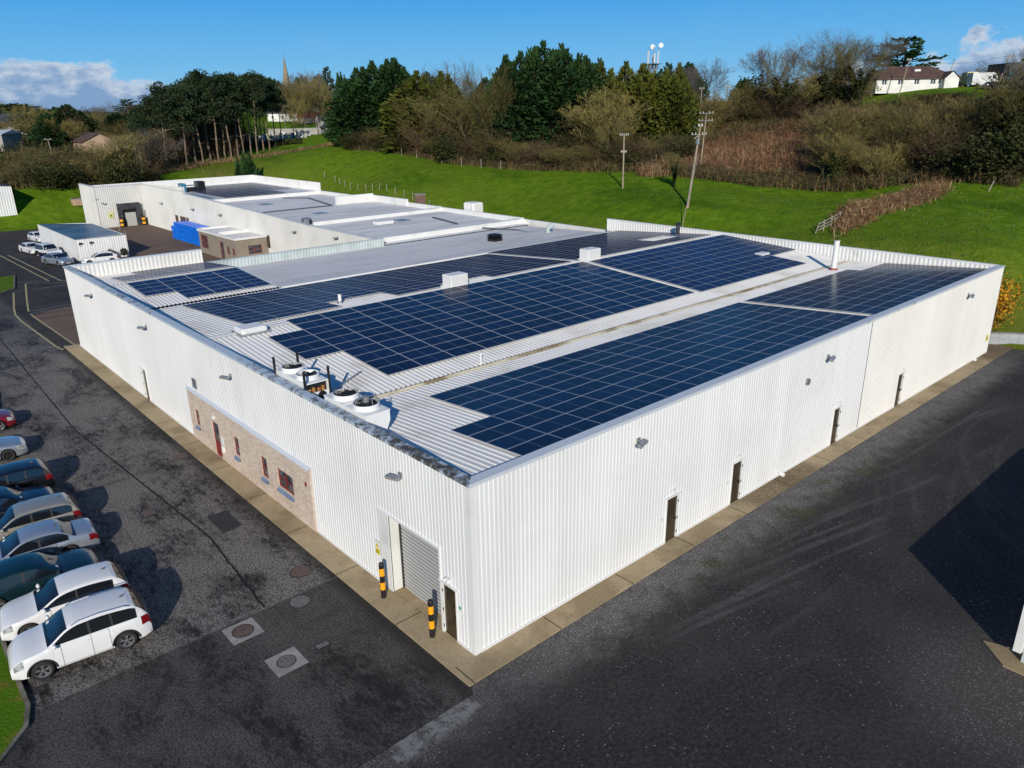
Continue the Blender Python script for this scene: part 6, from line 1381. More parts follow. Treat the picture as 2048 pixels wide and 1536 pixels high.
fill('high on the right slope', 'upper growth on the right slope', rowfill(18, 1380, 1720, 168, 182, ['shrub', 'oliveshrub', 'ivy', 'greenshrub', 'olivebare'], 45, 95, 60, 100)+rowfill(10, 1730, 2060, 158, 172, ['shrub', 'oliveshrub', 'greenshrub'], 22, 40, 50, 80))
fill('behind the pine row', 'growth behind the pines', rowfill(16, 290, 470, 226, 248, ['conifer', 'shrub', 'greenshrub', 'ivy', 'olivebare', 'shrub'], 45, 85, 40, 65))
fill('behind the conifer row', 'trees behind the conifers', rowfill(12, 720, 1400, 205, 235, ['bare', 'conifer', 'olivebare', 'conifer'], 70, 110, 60, 80))
fill('below the left skyline', 'trees below the left skyline', rowfill(9, 62, 150, 235, 290, ['olivebare', 'oliveshrub', 'cedar', 'conifer', 'greenshrub', 'ivy'], 22, 48, 40, 70)+rowfill(10, 140, 330, 262, 330, ['olivebare', 'shrub', 'oliveshrub', 'cedar', 'conifer', 'ivy'], 22, 44, 40, 65)+rowfill(7, -20, 70, 320, 380, ['olivebare', 'cedar', 'conifer', 'ivy'], 24, 40, 40, 60))
fill('along the far left ridge', 'trees along the far left ridge', rowfill(22, -20, 560, 420, 560, ['bare', 'conifer', 'olivebare', 'greenshrub', 'cedar'], 14, 26, 24, 50))
fill('around the cemetery', 'trees around the cemetery', rowfill(12, 470, 720, 400, 440, ['bare', 'conifer', 'olivebare', 'ivy'], 40, 70, 34, 50))
# slim undergrowth among the pines
for n_, a in enumerate([(320, 204, 262, 46), (352, 210, 255, 46), (386, 216, 258, 40), (420, 218, 248, 40), (458, 222, 250, 40), (300, 196, 262, 50), (500, 240, 240, 40)]): plant('shrub', *a, 'leafless undergrowth between the pine trunks, %s from the left' % ORD(sorted([320, 352, 386, 420, 458, 300, 500]).index(a[0])+1), 'undergrowth below the pines')
plant('bare', 285, 190, 258, 70, 'pale forked bare tree at the left end of the pine row')
for n_, a in enumerate([(465, 172, 316, 17), (478, 172, 305, 19), (490, 172, 307, 22)]): plant('column', *a, 'narrow dark cypress beyond the far roof, %s' % ['left', 'middle', 'right'][n_], 'three cypresses on the slope', sink=.6)
plant('oliveshrub', 408, 168, 335, 45, 'thin bare shrub beyond the far roof, left of the cypresses', sink=.6)
# left foreground scrub
sc = [('oliveshrub', 25, 176, 318, 90), ('oliveshrub', 75, 180, 290, 95), ('greenshrub', 70, 172, 328, 70), ('oliveshrub', 125, 182, 285, 90), ('greenshrub', 105, 173, 330, 60), ('shrub', 150, 180, 305, 80), ('oliveshrub', 175, 178, 310, 80), ('ivy', 225, 180, 268, 95), ('greenshrub', 215, 174, 318, 60), ('shrub', 255, 180, 318, 70), ('shrub', 200, 185, 300, 60), ('oliveshrub', 0, 182, 300, 80), ('greenshrub', 245, 178, 325, 50), ('shrub', 275, 186, 335, 50)]
for n_, (k, px, d, yt, wp) in enumerate(sc): plant(k, px, d, yt, wp, '%s at the far edge of the mown grass, %s from the left' % ({'oliveshrub': 'olive leafless shrub', 'greenshrub': 'dark green shrub', 'shrub': 'brown leafless shrub', 'ivy': 'ivy clad leaning tree'}[k], ORD(sorted(s[1] for s in sc).index(px)+1)), 'scrub beyond the mown grass')
for n_, (k, px, d, yt, wp) in enumerate([('cedar', 68, 290, 212, 60), ('cedar', 150, 300, 222, 60), ('cedar', 95, 310, 240, 60), ('cedar', 45, 330, 240, 50), ('conifer', 120, 295, 250, 30)]): plant(k, px, d, yt, wp, 'dark spreading conifer on the left skyline, %s' % ['tallest', 'flat topped beside the tallest', 'between the two tall ones', 'leftmost', 'narrow and low'][n_], 'dark conifers on the left')
for n_, a in enumerate([(30, 255, 238, 60), (180, 260, 262, 70), (205, 250, 268, 70), (130, 320, 250, 50), (225, 360, 240, 60), (10, 300, 232, 60)]): plant('olivebare', *a, 'bare olive tree among the houses on the left, %s from the left' % ORD(sorted([30, 180, 205, 130, 225, 10]).index(a[0])+1), 'bare trees among the far houses')
# skyline trees far left
sk = [(12, 620, 222, 40), (40, 700, 224, 36), (100, 640, 220, 40), (118, 600, 216, 36), (140, 680, 221, 34), (165, 720, 220, 34), (188, 640, 214, 36), (206, 600, 211, 36), (228, 520, 205, 38), (245, 500, 202, 40), (260, 510, 206, 36), (60, 800, 224, 34), (85, 820, 222, 34)]
for n_, a in enumerate(sk): plant('bare', *a, 'small bare tree on the far left skyline, %s from the left' % ORD(sorted(s[0] for s in sk).index(a[0])+1), 'bare trees on the far skyline')
# right hand slope
rt = [('bare', 1548, 178, 92, 110, 'pale bare tree left of the ivy trees on the hill'), ('bare', 1640, 182, 62, 105, 'tall bare tree on the hill crest, left of the three tallest'), ('bare', 1690, 184, 58, 110, 'tall bare tree on the hill crest, middle of the three tallest'), ('bare', 1735, 182, 72, 80, 'tall bare tree on the hill crest beside the dark cypress'),
  ('ivy', 1565, 168, 100, 75, 'ivy clad tree below the pale bare tree'), ('ivy', 1650, 170, 84, 85, 'ivy clad tree left of the bungalow'), ('ivy', 1710, 168, 80, 80, 'ivy clad tree next to the bungalow roof'), ('ivy', 1600, 170, 150, 90, 'dense ivy clad tree halfway up the slope'),
  ('cedar', 1790, 196, 76, 90, 'dark flat plumed cypress behind the bungalow'), ('conifer', 1482, 205, 158, 38, 'small dark fir alone on the crest'), ('column', 1500, 205, 175, 14, 'tiny conifer beside the small fir'),
  ('shrub', 1560, 168, 182, 110, 'brown leafless thicket shrub halfway up the slope'), ('shrub', 1620, 166, 195, 100, 'brown leafless shrub below the ivy trees'), ('oliveshrub', 1530, 172, 195, 80, 'olive shrub left of the ivy trees'),
  ('olivebare', 1700, 128, 205, 165, 'large olive bare tree with ivy at the field edge, centre right'), ('ivy', 1690, 127, 250, 110, 'low ivy clad tree at the field edge, centre right'), ('olivebare', 1760, 138, 215, 110, 'olive bare tree up the slope right of the large one'),
  ('ivy', 1850, 128, 215, 120, 'ivy clad tree below the parked van'), ('shrub', 1800, 140, 210, 100, 'brown shrub below the bungalow'), ('shrub', 1900, 136, 210, 110, 'brown shrub below the yellow trailer'), ('oliveshrub', 1850, 150, 192, 90, 'olive shrub on the bank under the fence'),
  ('olivebare', 1935, 126, 200, 110, 'olive bare tree near the right edge'), ('ivy', 1985, 122, 165, 120, 'dark ivy clad tree near the right edge'), ('ivy', 2035, 118, 112, 130, 'tall dark ivy clad tree at the right edge'), ('greenshrub', 2010, 114, 260, 120, 'dark evergreen shrub at the right field edge'), ('greenshrub', 1950, 116, 285, 100, 'dark evergreen shrub left of the right edge'), ('greenshrub', 2050, 116, 230, 100, 'dark evergreen shrub cut by the right edge'), ('greenshrub', 2040, 121, 138, 90, 'tall dark evergreen at the right edge of the bank'), ('bare', 2040, 140, 100, 70, 'pale bare treetop at the right edge'),
  ('greenshrub', 1765, 125, 300, 90, 'evergreen shrub at the field edge by the bramble strip'), ('greenshrub', 1420, 172, 205, 90, 'evergreen shrub on the slope right of the conifers'), ('shrub', 1440, 172, 205, 100, 'brown shrub beyond the double crossarm pole'), ('greenshrub', 1470, 180, 205, 70, 'evergreen shrub below the small fir'), ('greenshrub', 1375, 165, 210, 60, 'evergreen shrub at the right end of the conifer row'), ('oliveshrub', 1395, 160, 225, 60, 'olive shrub right of the conifer row'),
  ('greenshrub', 1830, 130, 270, 110, 'evergreen shrub halfway along the right bank'), ('shrub', 1900, 121, 280, 100, 'brown shrub behind the bramble strip'), ('oliveshrub', 1300, 136, 268, 60, 'olive shrub beside the left pole'), ('ivy', 1225, 134, 240, 70, 'ivy clad stump tree left of the left pole'), ('bare', 1925, 230, 132, 36, 'thin bare tree behind the white van, left'), ('bare', 1945, 232, 132, 36, 'thin bare tree behind the white van, right'),
  ('oliveshrub', 1740, 150, 222, 100, 'olive shrub under the bungalow lawn'), ('ivy', 1355, 112, 304, 34, 'small ivy covered stump by the leaning pole')]
for k, px, d, yt, wp, lb in rt: plant(k, px, d, yt, wp, lb, 'trees and shrubs on the right slope')
x, y = far(2022, 70.5); plant('gorse', 2030, 71, 548, 100, 'orange yellow flowering gorse bush behind the stone wall')
plant('gorse', 2048, 73, 560, 40, 'second gorse bush at the right edge behind the stone wall')

# ------------------------------------------------------------------ bramble and rough growth: nobody could count the stems
def thicket(name, label, spots, mats_, hmin, hmax, wd=.035, per=1, lean=.55):
    mb = MB()
    for (px, d) in spots:
        x, y = far(px, d); z = tz(x, y)-.1
        for _ in range(per):
            p = Vector((x+rng.normal()*.35, y+rng.normal()*.35, z)); cl = .55+.45*sin(x*.9+1.3*sin(y*.7))*sin(y*.8+1.1*sin(x*.6)); h = random.uniform(hmin, hmax)*(.45+.75*max(cl, .1)*random.random()+.2*random.random()); a = random.random()*6.28; l = h*lean*(.3+1.6*random.random()); mi = random.randrange(len(mats_))
            q = p+Vector((cos(a)*l*.45, sin(a)*l*.45, h*.65)); e = q+Vector((cos(a)*l, sin(a)*l, h*random.uniform(-.35, .35)))
            s_ = Vector((-sin(a), cos(a), 0)); s_ = (s_+rv()*.6).normalized()
            mb.add([p-s_*wd, p+s_*wd, q+s_*wd, q-s_*wd], [(0, 1, 2, 3)], mi); mb.add([q-s_*wd, q+s_*wd, e], [(0, 1, 2)], mi)
            for _ in range(4):
                v = (rv()+Vector((0, 0, .25))).normalized(); b0_ = p.lerp(q, random.uniform(.25, 1)); s2_ = rv()*wd*.6; mb.add([b0_-s2_, b0_+s2_, b0_+v*h*.45], [(0, 1, 2)], mi)
    o = mb.build(name, mats_); return tag(o, label, name.replace('_', ' '), None, 'stuff')
B_RED = mat('bramble_red', (0.16, 0.062, 0.030), 0.9, (0.24, 0.105, 0.05), .3, island=.6); B_BRN = mat('bramble_brown', (0.11, 0.066, 0.028), 0.9, (0.18, 0.115, 0.05), .3, island=.6); B_TAN = mat('dead_reed', (0.27, 0.17, 0.09), 0.9, (0.36, 0.24, 0.13), .4, island=.5); B_OLV = mat('scrub_olive', (0.07, 0.068, 0.015), 0.9, (0.12, 0.105, 0.028), .3, island=.6); B_DRK = mat('scrub_green', (0.02, 0.032, 0.010), 0.85, (0.04, 0.05, 0.016), .4, island=.6)
def rnd(px0, px1, d0, d1, n): return [(random.uniform(px0, px1), random.uniform(d0, d1)) for _ in range(n)]
def band(pts, wid_, n):
    "spots along a polyline of (px, d) with a spread in d"
    out = []
    for _ in range(n):
        i = random.randrange(len(pts)-1); u = random.random(); a, c = pts[i], pts[i+1]; out.append((a[0]+(c[0]-a[0])*u, a[1]+(c[1]-a[1])*u+random.uniform(0, wid_)))
    return out
edge = [(692, 182), (760, 177), (900, 151), (1000, 145), (1100, 138), (1290, 127), (1380, 119), (1500, 116), (1640, 117), (1750, 119), (1880, 115), (2060, 110)]
thicket('bramble_thicket', 'rust brown bramble bank below the hill, right of the conifers', rnd(1285, 1650, 122, 166, 6500), [B_RED, B_RED, B_BRN, B_TAN], 1.0, 2.6, .04, 2)
thicket('dead_reeds', 'pale tan dead stems standing in the bramble bank', rnd(1300, 1620, 128, 142, 900)+rnd(1290, 1360, 120, 132, 250), [B_TAN, B_TAN, B_RED], 1.6, 3.2, .035, 1, .35)
thicket('hedge_growth', 'rough brown and green growth along the top edge of the field', band(edge, 7, 7000), [B_BRN, B_BRN, B_OLV, B_DRK], .9, 2.6, .045, 2)
thicket('slope_scrub', 'dark olive scrub covering the right hand slope', rnd(1640, 2100, 116, 166, 6500)+rnd(1380, 1640, 158, 186, 2600), [B_BRN, B_OLV, B_DRK, B_BRN], 1.2, 3.2, .05, 2)
thicket('bramble_strip', 'brown bramble strip running down into the right hand field', [(px+random.gauss(0, 1)*10, d+random.gauss(0, 1)*2.6) for px, d in band([(1712, 91), (1760, 96), (1830, 103), (1900, 110)], .1, 2600)], [B_BRN, B_BRN, B_RED, B_TAN], .6, 1.9, .035, 2)
thicket('left_scrub', 'brown and olive scrub behind the mown grass on the left', rnd(-40, 300, 172, 200, 4600), [B_BRN, B_OLV, B_DRK, B_OLV], 1.0, 3.0, .055, 2)
thicket('pine_floor', 'brown undergrowth on the floor of the pine row', band([(262, 186), (330, 196), (400, 205), (480, 205), (560, 204), (640, 202), (690, 196)], 8, 2600), [B_BRN, B_OLV, B_TAN], .5, 1.5, .05, 2)
thicket('far_scrub', 'dark scrub between the houses and the skyline', rnd(-40, 330, 205, 420, 4200)+rnd(330, 470, 250, 300, 700)+rnd(740, 1500, 190, 240, 2600), [B_BRN, B_OLV, B_DRK, B_DRK], 1.5, 4.0, .10, 2)
# field tufts
def tufts():
    mb = MB(); 
    for _ in range(9000):
        px = random.uniform(250, 2080); d = random.uniform(70, 195); x, y = far(px, d)
        if x < 53.8 and y < 134.5: continue
        if (px > 690 and d > dedge(px)) or (d > 112 and px > 1300): continue
        z = tz(x, y)
        for _ in range(3):
            a = random.random()*6.28; h = random.uniform(.12, .34); w_ = .05; p = Vector((x+rng.normal()*.2, y+rng.normal()*.2, z-.03)); s_ = Vector((cos(a), sin(a), 0))*w_; mb.add([p-s_, p+s_, p+Vector((rng.normal()*.1, rng.normal()*.1, h))], [(0, 1, 2)])
    o = mb.build('grass_tufts', mat('tuft_green', (0.04, 0.115, 0.008), 0.85, (0.10, 0.13, 0.03), .15, island=.6)); tag(o, 'short tufts of grass standing in the sloping field', 'grass', None, 'stuff')
tufts()
# ------------------------------------------------------------------ poles, wires, fences
M_POLE = mat('weathered_pole', (0.24, 0.19, 0.13), 0.85, (0.34, 0.28, 0.20), .8, obj=True); M_POLEG = mat('mossy_pole', (0.20, 0.20, 0.07), 0.85, (0.28, 0.25, 0.12), 1, obj=True); M_INS = mat('insulator', (0.55, 0.53, 0.50), 0.3)
def pole(px, d, ytop, pxtop, label, arms=(), kind='plain', pm=None, r=.15):
    x, y = far(px, d); z = tz(x, y); H_ = height_at(px, ytop, d)-z; dx = (pxtop-px)/FPX*d
    t = thing('utility_pole', label, 'utility pole', (x, y, z), 0)
    rtv = Vector((RT[0], RT[1], 0)).normalized(); top = rtv*dx+Vector((0, 0, H_))
    mb = MB(); mb.tube((0, 0, -.3), top, r, r*.68, n=9); mb.build('mast', pm or M_POLE, t)
    for f, w_ in arms:
        c = top*f; mb = MB(); mb.tube(c-rtv*w_, c+rtv*w_, .06, n=6); arm = mb.build('crossarm', M_STEEL, t)
        for k in (-1, -.5, .5, 1): mb = MB(); mb.tube(c+rtv*w_*k, c+rtv*w_*k+Vector((0, 0, .28)), .06, .045, n=6); mb.build('insulator', M_INS, arm)
    if kind == 'box':
        c = top*.80; mb = MB(); mb.cbox(c.x-.2, c.x+.2, c.y-.2, c.y+.2, c.z-.3, c.z+.35, .04); mb.build('transformer_box', M_STEEL, t)
        mb = MB(); mb.tube(top*.93, top*.97-rtv*.9+Vector((0, 0, .2)), .03); mb.tube(top*.88, top*.84-rtv*.5, .03); mb.build('bracket', M_STEEL, t)
    if kind == 'lamp':
        mb = MB(); mb.cbox(top.x-.3, top.x+.15, top.y-.12, top.y+.12, top.z-.05, top.z+.15, .03); mb.build('lamp_head', M_STEEL, t)
    return Vector((x, y, z))+top
tp1 = pole(1385, 100, 250, 1400, 'leaning brown utility pole standing alone in the field', [(.985, .25), (.885, .85)], 'box', r=.17)
tp2 = pole(1250, 115, 267, 1249, 'straight utility pole in the field before the bare tree', [(.97, .6), (.66, .35)], r=.14)
tp3 = pole(1406, 126, 225, 1411, 'utility pole with two wide crossarms in the bramble bank', [(.985, 1.0), (.86, 1.0)], r=.12)
tp4 = pole(1444, 172, 168, 1450, 'mossy utility pole on the slope under the small fir', [(.93, .5)], pm=M_POLEG, r=.15)
tp5 = pole(1398, 182, 174, 1399, 'utility pole half hidden right of the conifer row', [(.95, .5)], r=.13)
tp6 = pole(1788, 178, 118, 1798, 'thin pole in front of the bungalow', [(.96, .35)], r=.11)
tp7 = pole(1876, 196, 121, 1885, 'lamp pole right of the bungalow', (), 'lamp', r=.10)
tp8 = pole(1980, 190, 111, 1991, 'utility pole with crossarm near the black shed', [(.96, .9), (.90, .5)], r=.14)
tp9 = pole(94, 214, 278, 90, 'pale utility pole in the left scrub', [(.97, .8)], r=.14)
x, y = far(1376, 95); z = tz(x, y); t = thing('stay_wire', 'thin stay wire slanting down from the leaning pole', 'stay wire', (x, y, z)); b_ = tp1*1.0-Vector((x, y, z)); b_.z *= .72
mb = MB(); mb.tube((0, 0, 0), b_, .025, n=5); mb.build('wire', M_STEEL, t); mb = MB(); mb.tube((0, 0, 0), b_*.30, .05, n=6); mb.build('guard', M_POLE, t)
def wire(a, c, label, sag=1.0, r=.018):
    mb = MB(); P_ = []
    for i in range(13): u = i/12; p = a.lerp(c, u); P_.append(p-Vector((0, 0, sag*4*u*(1-u))))
    for p, q in zip(P_, P_[1:]): mb.tube(p, q, r, n=4, caps=False)
    tag(mb.build('overhead_wire', M_TRIM), label, 'wire')
wire(tp6, tp8, 'overhead wire from the bungalow pole to the black shed pole', 1.2); wire(tp1, tp3, 'overhead wire from the leaning pole to the double crossarm pole', .5); wire(tp3, tp5, 'overhead wire from the double crossarm pole up the slope', .8)
# post and wire fence across the field
M_POST = mat('fence_post', (0.34, 0.31, 0.26), 0.85, (0.24, 0.21, 0.17), 3, obj=True)
fence_pts = [(640, 165), (660, 161), (690, 154), (722, 148), (765, 141), (800, 135), (835, 130), (870, 125), (905, 121), (935, 118)]
posts = []
FP = [Vector((*far(px, d), 0)) for px, d in fence_pts]
for a, c in zip(FP, FP[1:]):
    n = max(1, round((c-a).length/3.0))
    for i in range(n): posts.append(a.lerp(c, i/n))
fm = MB(); fm.tube((0, 0, -.3), (0, 0, 1.25), .065, .055, n=6); fme = fm.mesh('fence_post', M_POST)
for i, p in enumerate(posts):
    o = bpy.data.objects.new('fence_post', fme); COL.objects.link(o); o.location = (p.x, p.y, tz(p.x, p.y)); o.rotation_euler = (rng.normal()*.05, rng.normal()*.05, 0); tag(o, 'thin pale fence post behind the rear roofs, %s from the left' % ORD(i+1), 'fence post', 'fence posts behind the rear factory')
e2 = [(px, dedge(px)-.6) for px in (800, 830, 880, 920, 960, 1000)]
for i, (px, d) in enumerate(e2):
    x, y = far(px, d); o = bpy.data.objects.new('fence_post', fme); COL.objects.link(o); o.location = (x, y, tz(x, y)); o.scale = (1.1, 1.1, 1.25); tag(o, 'grey fence post below the bare olive trees, %s from the left' % ORD(i+1), 'fence post', 'fence posts at the top of the field')
# broken rail fence
x, y = far(1662, 87); z = tz(x, y); x2, y2 = far(1704, 91); z2 = tz(x2, y2); t = thing('rail_fence', 'broken grey timber rail fence at the foot of the bramble strip', 'fence', (x, y, z)); d_ = Vector((x2-x, y2-y, z2-z))
mb = MB()
for f in (.3, .62, .95): mb = MB(); mb.tube(Vector((0, 0, f)), d_+Vector((0, 0, f+.05)), .06, n=5); mb.build('rail', M_POST, t); mb = MB()
for f in (.25, .6, 1.0): mb = MB(); mb.tube(d_*f-Vector((0, 0, .2)), d_*f+Vector((0, 0, 1.15)), .07, n=6); mb.build('post', M_POST, t)
mb = MB(); mb.tube(Vector((-.7, -.1, .05)), Vector((.4, .2, 1.0)), .06, n=5); mb.build('brace', M_POST, t)
x, y = far(2002, 108); t = thing('leaning_post', 'pale leaning post at the right field edge', 'post', (x, y, tz(x, y))); mb = MB(); mb.tube((0, 0, -.2), (.35, -.3, 1.2), .07, n=6); mb.build('stake', M_POST, t)

# ------------------------------------------------------------------ telecom mast
x, y = far(1301, 262); z = tz(x, y); zt_ = height_at(1301, 128, 262)-z
t = thing('telecom_mast', 'white telecom mast with panel aerials and two dishes above the conifers', 'mast', (x, y, z)); rtv = Vector((RT[0], RT[1], 0)).normalized(); fwv = Vector((rtv.y, -rtv.x, 0))
mb = MB(); w_ = .75
cs = [rtv*a*w_+fwv*b_*w_ for a, b_ in ((-1, -1), (1, -1), (1, 1), (-1, 1))]
for c in cs: mb.tube(c*1.3, c+Vector((0, 0, zt_)), .09, n=5)
for k in range(12):
    h0, h1 = zt_*k/12, zt_*(k+1)/12
    for i in range(4): mb.tube(cs[i]+Vector((0, 0, h0)), cs[(i+1) % 4]+Vector((0, 0, h1)), .045, n=4)
mb.build('lattice', M_STEEL, t)
mb = MB(); mb.box(-1.9, 1.9, -1.9, 1.9, zt_-.1, zt_+.1)
for i in range(8): a = 2*pi*i/8; mb.cbox(1.4*cos(a)-.22, 1.4*cos(a)+.22, 1.4*sin(a)-.22, 1.4*sin(a)+.22, zt_-1.4, zt_-.12, .04)
mb.build('headframe', mat('mast_blue_grey', (0.16, 0.20, 0.26), 0.5), t)
for i, (a, b_, h0, h1) in enumerate(((-1.5, -1, .1, 3.9), (1.6, -1, .1, 3.9), (0.1, 1.2, .3, 3.0), (.0, -1.6, .3, 2.6))):
    c = rtv*a+fwv*b_*.9; mb = MB(); mb.cbox(c.x-.2, c.x+.2, c.y-.2, c.y+.2, zt_+h0, zt_+h1, .05); mb.build('panel_aerial', M_WHT, t)
mb = MB(); mb.tube((0, 0, zt_), (0, 0, zt_+5.2), .08)
for a in (-1.5, 1.6): c = rtv*a-fwv*.7; mb.tube(c+Vector((0, 0, zt_)), c+Vector((0, 0, zt_+5)), .06)
mb.build('spine', M_STEEL, t)
for a, h in ((-.3, 5.0), (2.3, 5.4)):
    c = rtv*a-fwv*.9+Vector((0, 0, zt_+h)); mb = MB(); mb.tube(-fwv*.22*1, fwv*.22, .72, .72, n=20); mb.xform(Matrix.Translation(c)); mb.build('dish', M_WHT, t)

# ------------------------------------------------------------------ houses
M_REND = mat('white_render', (0.72, 0.72, 0.70), 0.7, (0.62, 0.61, 0.58), .5); M_TILE = mat('brown_tiles', (0.075, 0.042, 0.032), 0.75, (0.11, 0.065, 0.05), .8, bump=.4, bscale=5); M_SLATE = mat('dark_slate', (0.035, 0.037, 0.045), 0.6, (0.055, 0.056, 0.06), .8); M_RENDG = mat('grey_render', (0.34, 0.32, 0.30), 0.8, (0.26, 0.25, 0.23), .5); M_REDR = mat('red_roof', (0.25, 0.05, 0.03), 0.6); M_PINK = mat('pinkish_render', (0.42, 0.30, 0.22), 0.8, (0.34, 0.24, 0.18), .4)
def house(px, d, wpx, zwall, zroof, depth, label, name='house', wall=None, roof=None, hip=False, wins=3, chim=0, rot=0.0, sink=.2, gable_front=False, cat='house'):
    x, y = far(px, d); z = tz(x, y)-sink; W_ = wpx/FPX*d; ang = math.atan2(RT[1], RT[0])+rot
    t = thing(name, label, cat, (x, y, z), ang); hw, hd = W_/2, depth/2   # local -y faces the camera
    wall = wall or M_REND; roof = roof or M_SLATE
    hl_ = [(-hw+W_*(i+.5)/wins-.55, -hw+W_*(i+.5)/wins+.55, 1.0+sink, min(2.2+sink, zwall-.2)) for i in range(wins)] if wins else []
    mb = MB(); holed(mb, 'x', -hd, -hw, hw, 0, zwall, hl_, .15, -1)
    mb.quad((-hw, -hd, 0), (-hw, hd, 0), (-hw, hd, zwall), (-hw, -hd, zwall)); mb.quad((hw, -hd, 0), (hw, hd, 0), (hw, hd, zwall), (hw, -hd, zwall)); mb.quad((-hw, hd, 0), (hw, hd, 0), (hw, hd, zwall), (-hw, hd, zwall))
    if gable_front: mb.add([(-hw, -hd, zwall), (hw, -hd, zwall), (0, -hd, zroof-.05)], [(0, 1, 2)])
    elif not hip:
        for s_ in (-1, 1): mb.add([(s_*hw, -hd, zwall), (s_*hw, hd, zwall), (s_*hw, 0, zroof-.05)], [(0, 1, 2)])
    mb.build('wall', wall, t)
    for h in hl_: window(t, 'x', -hd+.1, *h, -1, [.5], [], False, M_WHT, .09)
    e = .35; mb = MB(); zw = zwall-.1
    if gable_front:
        for s_ in (-1, 1): mb.add([(s_*(hw+e), -hd-e, zw), (s_*(hw+e), hd+e, zw), (0, hd+e, zroof), (0, -hd-e, zroof), (s_*(hw+e), -hd-e, zw-.15), (s_*(hw+e), hd+e, zw-.15), (0, -hd-e, zroof-.18)], [(0, 1, 2, 3), (4, 5, 1, 0), (4, 0, 3, 6)])
    else:
        q = hd*.9 if hip else -e
        mb.add([(-hw-e, -hd-e, zw), (hw+e, -hd-e, zw), (hw+e, hd+e, zw), (-hw-e, hd+e, zw), (-hw+q, 0, zroof), (hw-q, 0, zroof), (-hw-e, -hd-e, zw-.16), (hw+e, -hd-e, zw-.16)], [(0, 1, 5, 4), (2, 3, 4, 5), (1, 2, 5), (3, 0, 4), (6, 7, 1, 0)])
    rf = mb.build('roof', roof, t)
    for i in range(chim):
        cx0 = -hw*.55+i*hw*1.0; mb = MB(); mb.box(cx0-.4, cx0+.4, -.35, .35, zroof-.9, zroof+1.0); mb.box(cx0-.46, cx0+.46, -.4, .4, zroof+1.0, zroof+1.12); mb.build('chimney', wall, rf)
    return t
bh = house(1802, 190, 128, 2.9, 5.3, 9, 'white bungalow with a brown hipped roof on the hill', 'bungalow', roof=M_TILE, hip=True, wins=5, rot=-.06, cat='bungalow', sink=.6)
mb = MB(); mb.add([(4.6, -6.4, 0), (7.4, -6.4, 0), (7.4, -6.4, 2.6), (6.0, -6.4, 3.9), (4.6, -6.4, 2.6)], [(0, 1, 2, 3, 4)]); mb.quad((4.6, -6.4, 0), (4.6, -4.5, 0), (4.6, -4.5, 2.6), (4.6, -6.4, 2.6)); mb.quad((7.4, -6.4, 0), (7.4, -4.5, 0), (7.4, -4.5, 2.6), (7.4, -6.4, 2.6)); mb.build('porch', M_REND, bh)
mb = MB()
for s_ in (-1, 1): mb.add([(6+s_*1.7, -6.7, 2.5), (6+s_*1.7, -2.5, 2.5), (6, -2.5, 4.05), (6, -6.7, 4.05)], [(0, 1, 2, 3)])
mb.build('porch_roof', M_TILE, bh)
mb = MB(); mb.box(.2, 1.4, -2.2, -1.5, 4.2, 4.6); mb.build('skylight', M_WHT, bh)
house(582, 372, 72, 3.6, 7.2, 8, 'white house with dark slate roof and two chimneys below the spire', wins=4, chim=2)
house(625, 366, 46, 2.6, 4.6, 7, 'low red roofed house right of the slate roofed one', roof=M_REDR, wall=M_PINK, wins=2)
house(665, 345, 50, 5.0, 8.0, 9, 'tall grey gabled house behind the cemetery', wall=M_RENDG, wins=2, gable_front=True); house(632, 392, 26, 6.5, 10, 8, 'pale gable end seen through the bare trees', wall=M_RENDG, wins=1, gable_front=True)
house(664, 268, 34, 1.8, 4.2, 6, 'small grey stone shed with a steep dark roof by the cemetery', 'stone_shed', wall=M_RENDG, wins=0, rot=.5, gable_front=True, cat='shed')
house(38, 300, 92, 4.0, 7.5, 10, 'long white house with a dark hipped roof on the far left', wins=4, hip=True)
house(-8, 238, 42, 4.2, 5.0, 8, 'grey flat topped outbuilding cut by the left edge', 'outbuilding', wall=M_RENDG, roof=M_PALE, wins=1, cat='outbuilding')
house(180, 236, 52, 3.4, 5.4, 14, 'pinkish gabled farm shed behind the left scrub', 'farm_shed', wall=M_PINK, roof=M_TILE, wins=0, rot=.7, cat='shed', gable_front=True)
house(255, 240, 34, 2.8, 4.2, 7, 'low white cottage at the left end of the pine row', 'cottage', wins=2, cat='cottage')
house(174, 640, 40, 3.5, 6, 8, 'white house in the distance between the dark conifers', wins=3); house(245, 650, 24, 3, 5.5, 8, 'distant white cottage right of the distant house', 'cottage', wins=2, cat='cottage'); house(205, 630, 26, 3, 5, 8, 'distant low grey house between two white ones', wall=M_RENDG, wins=2); house(22, 345, 40, 3.5, 6.5, 8, 'pale house behind the long white house', wins=2)
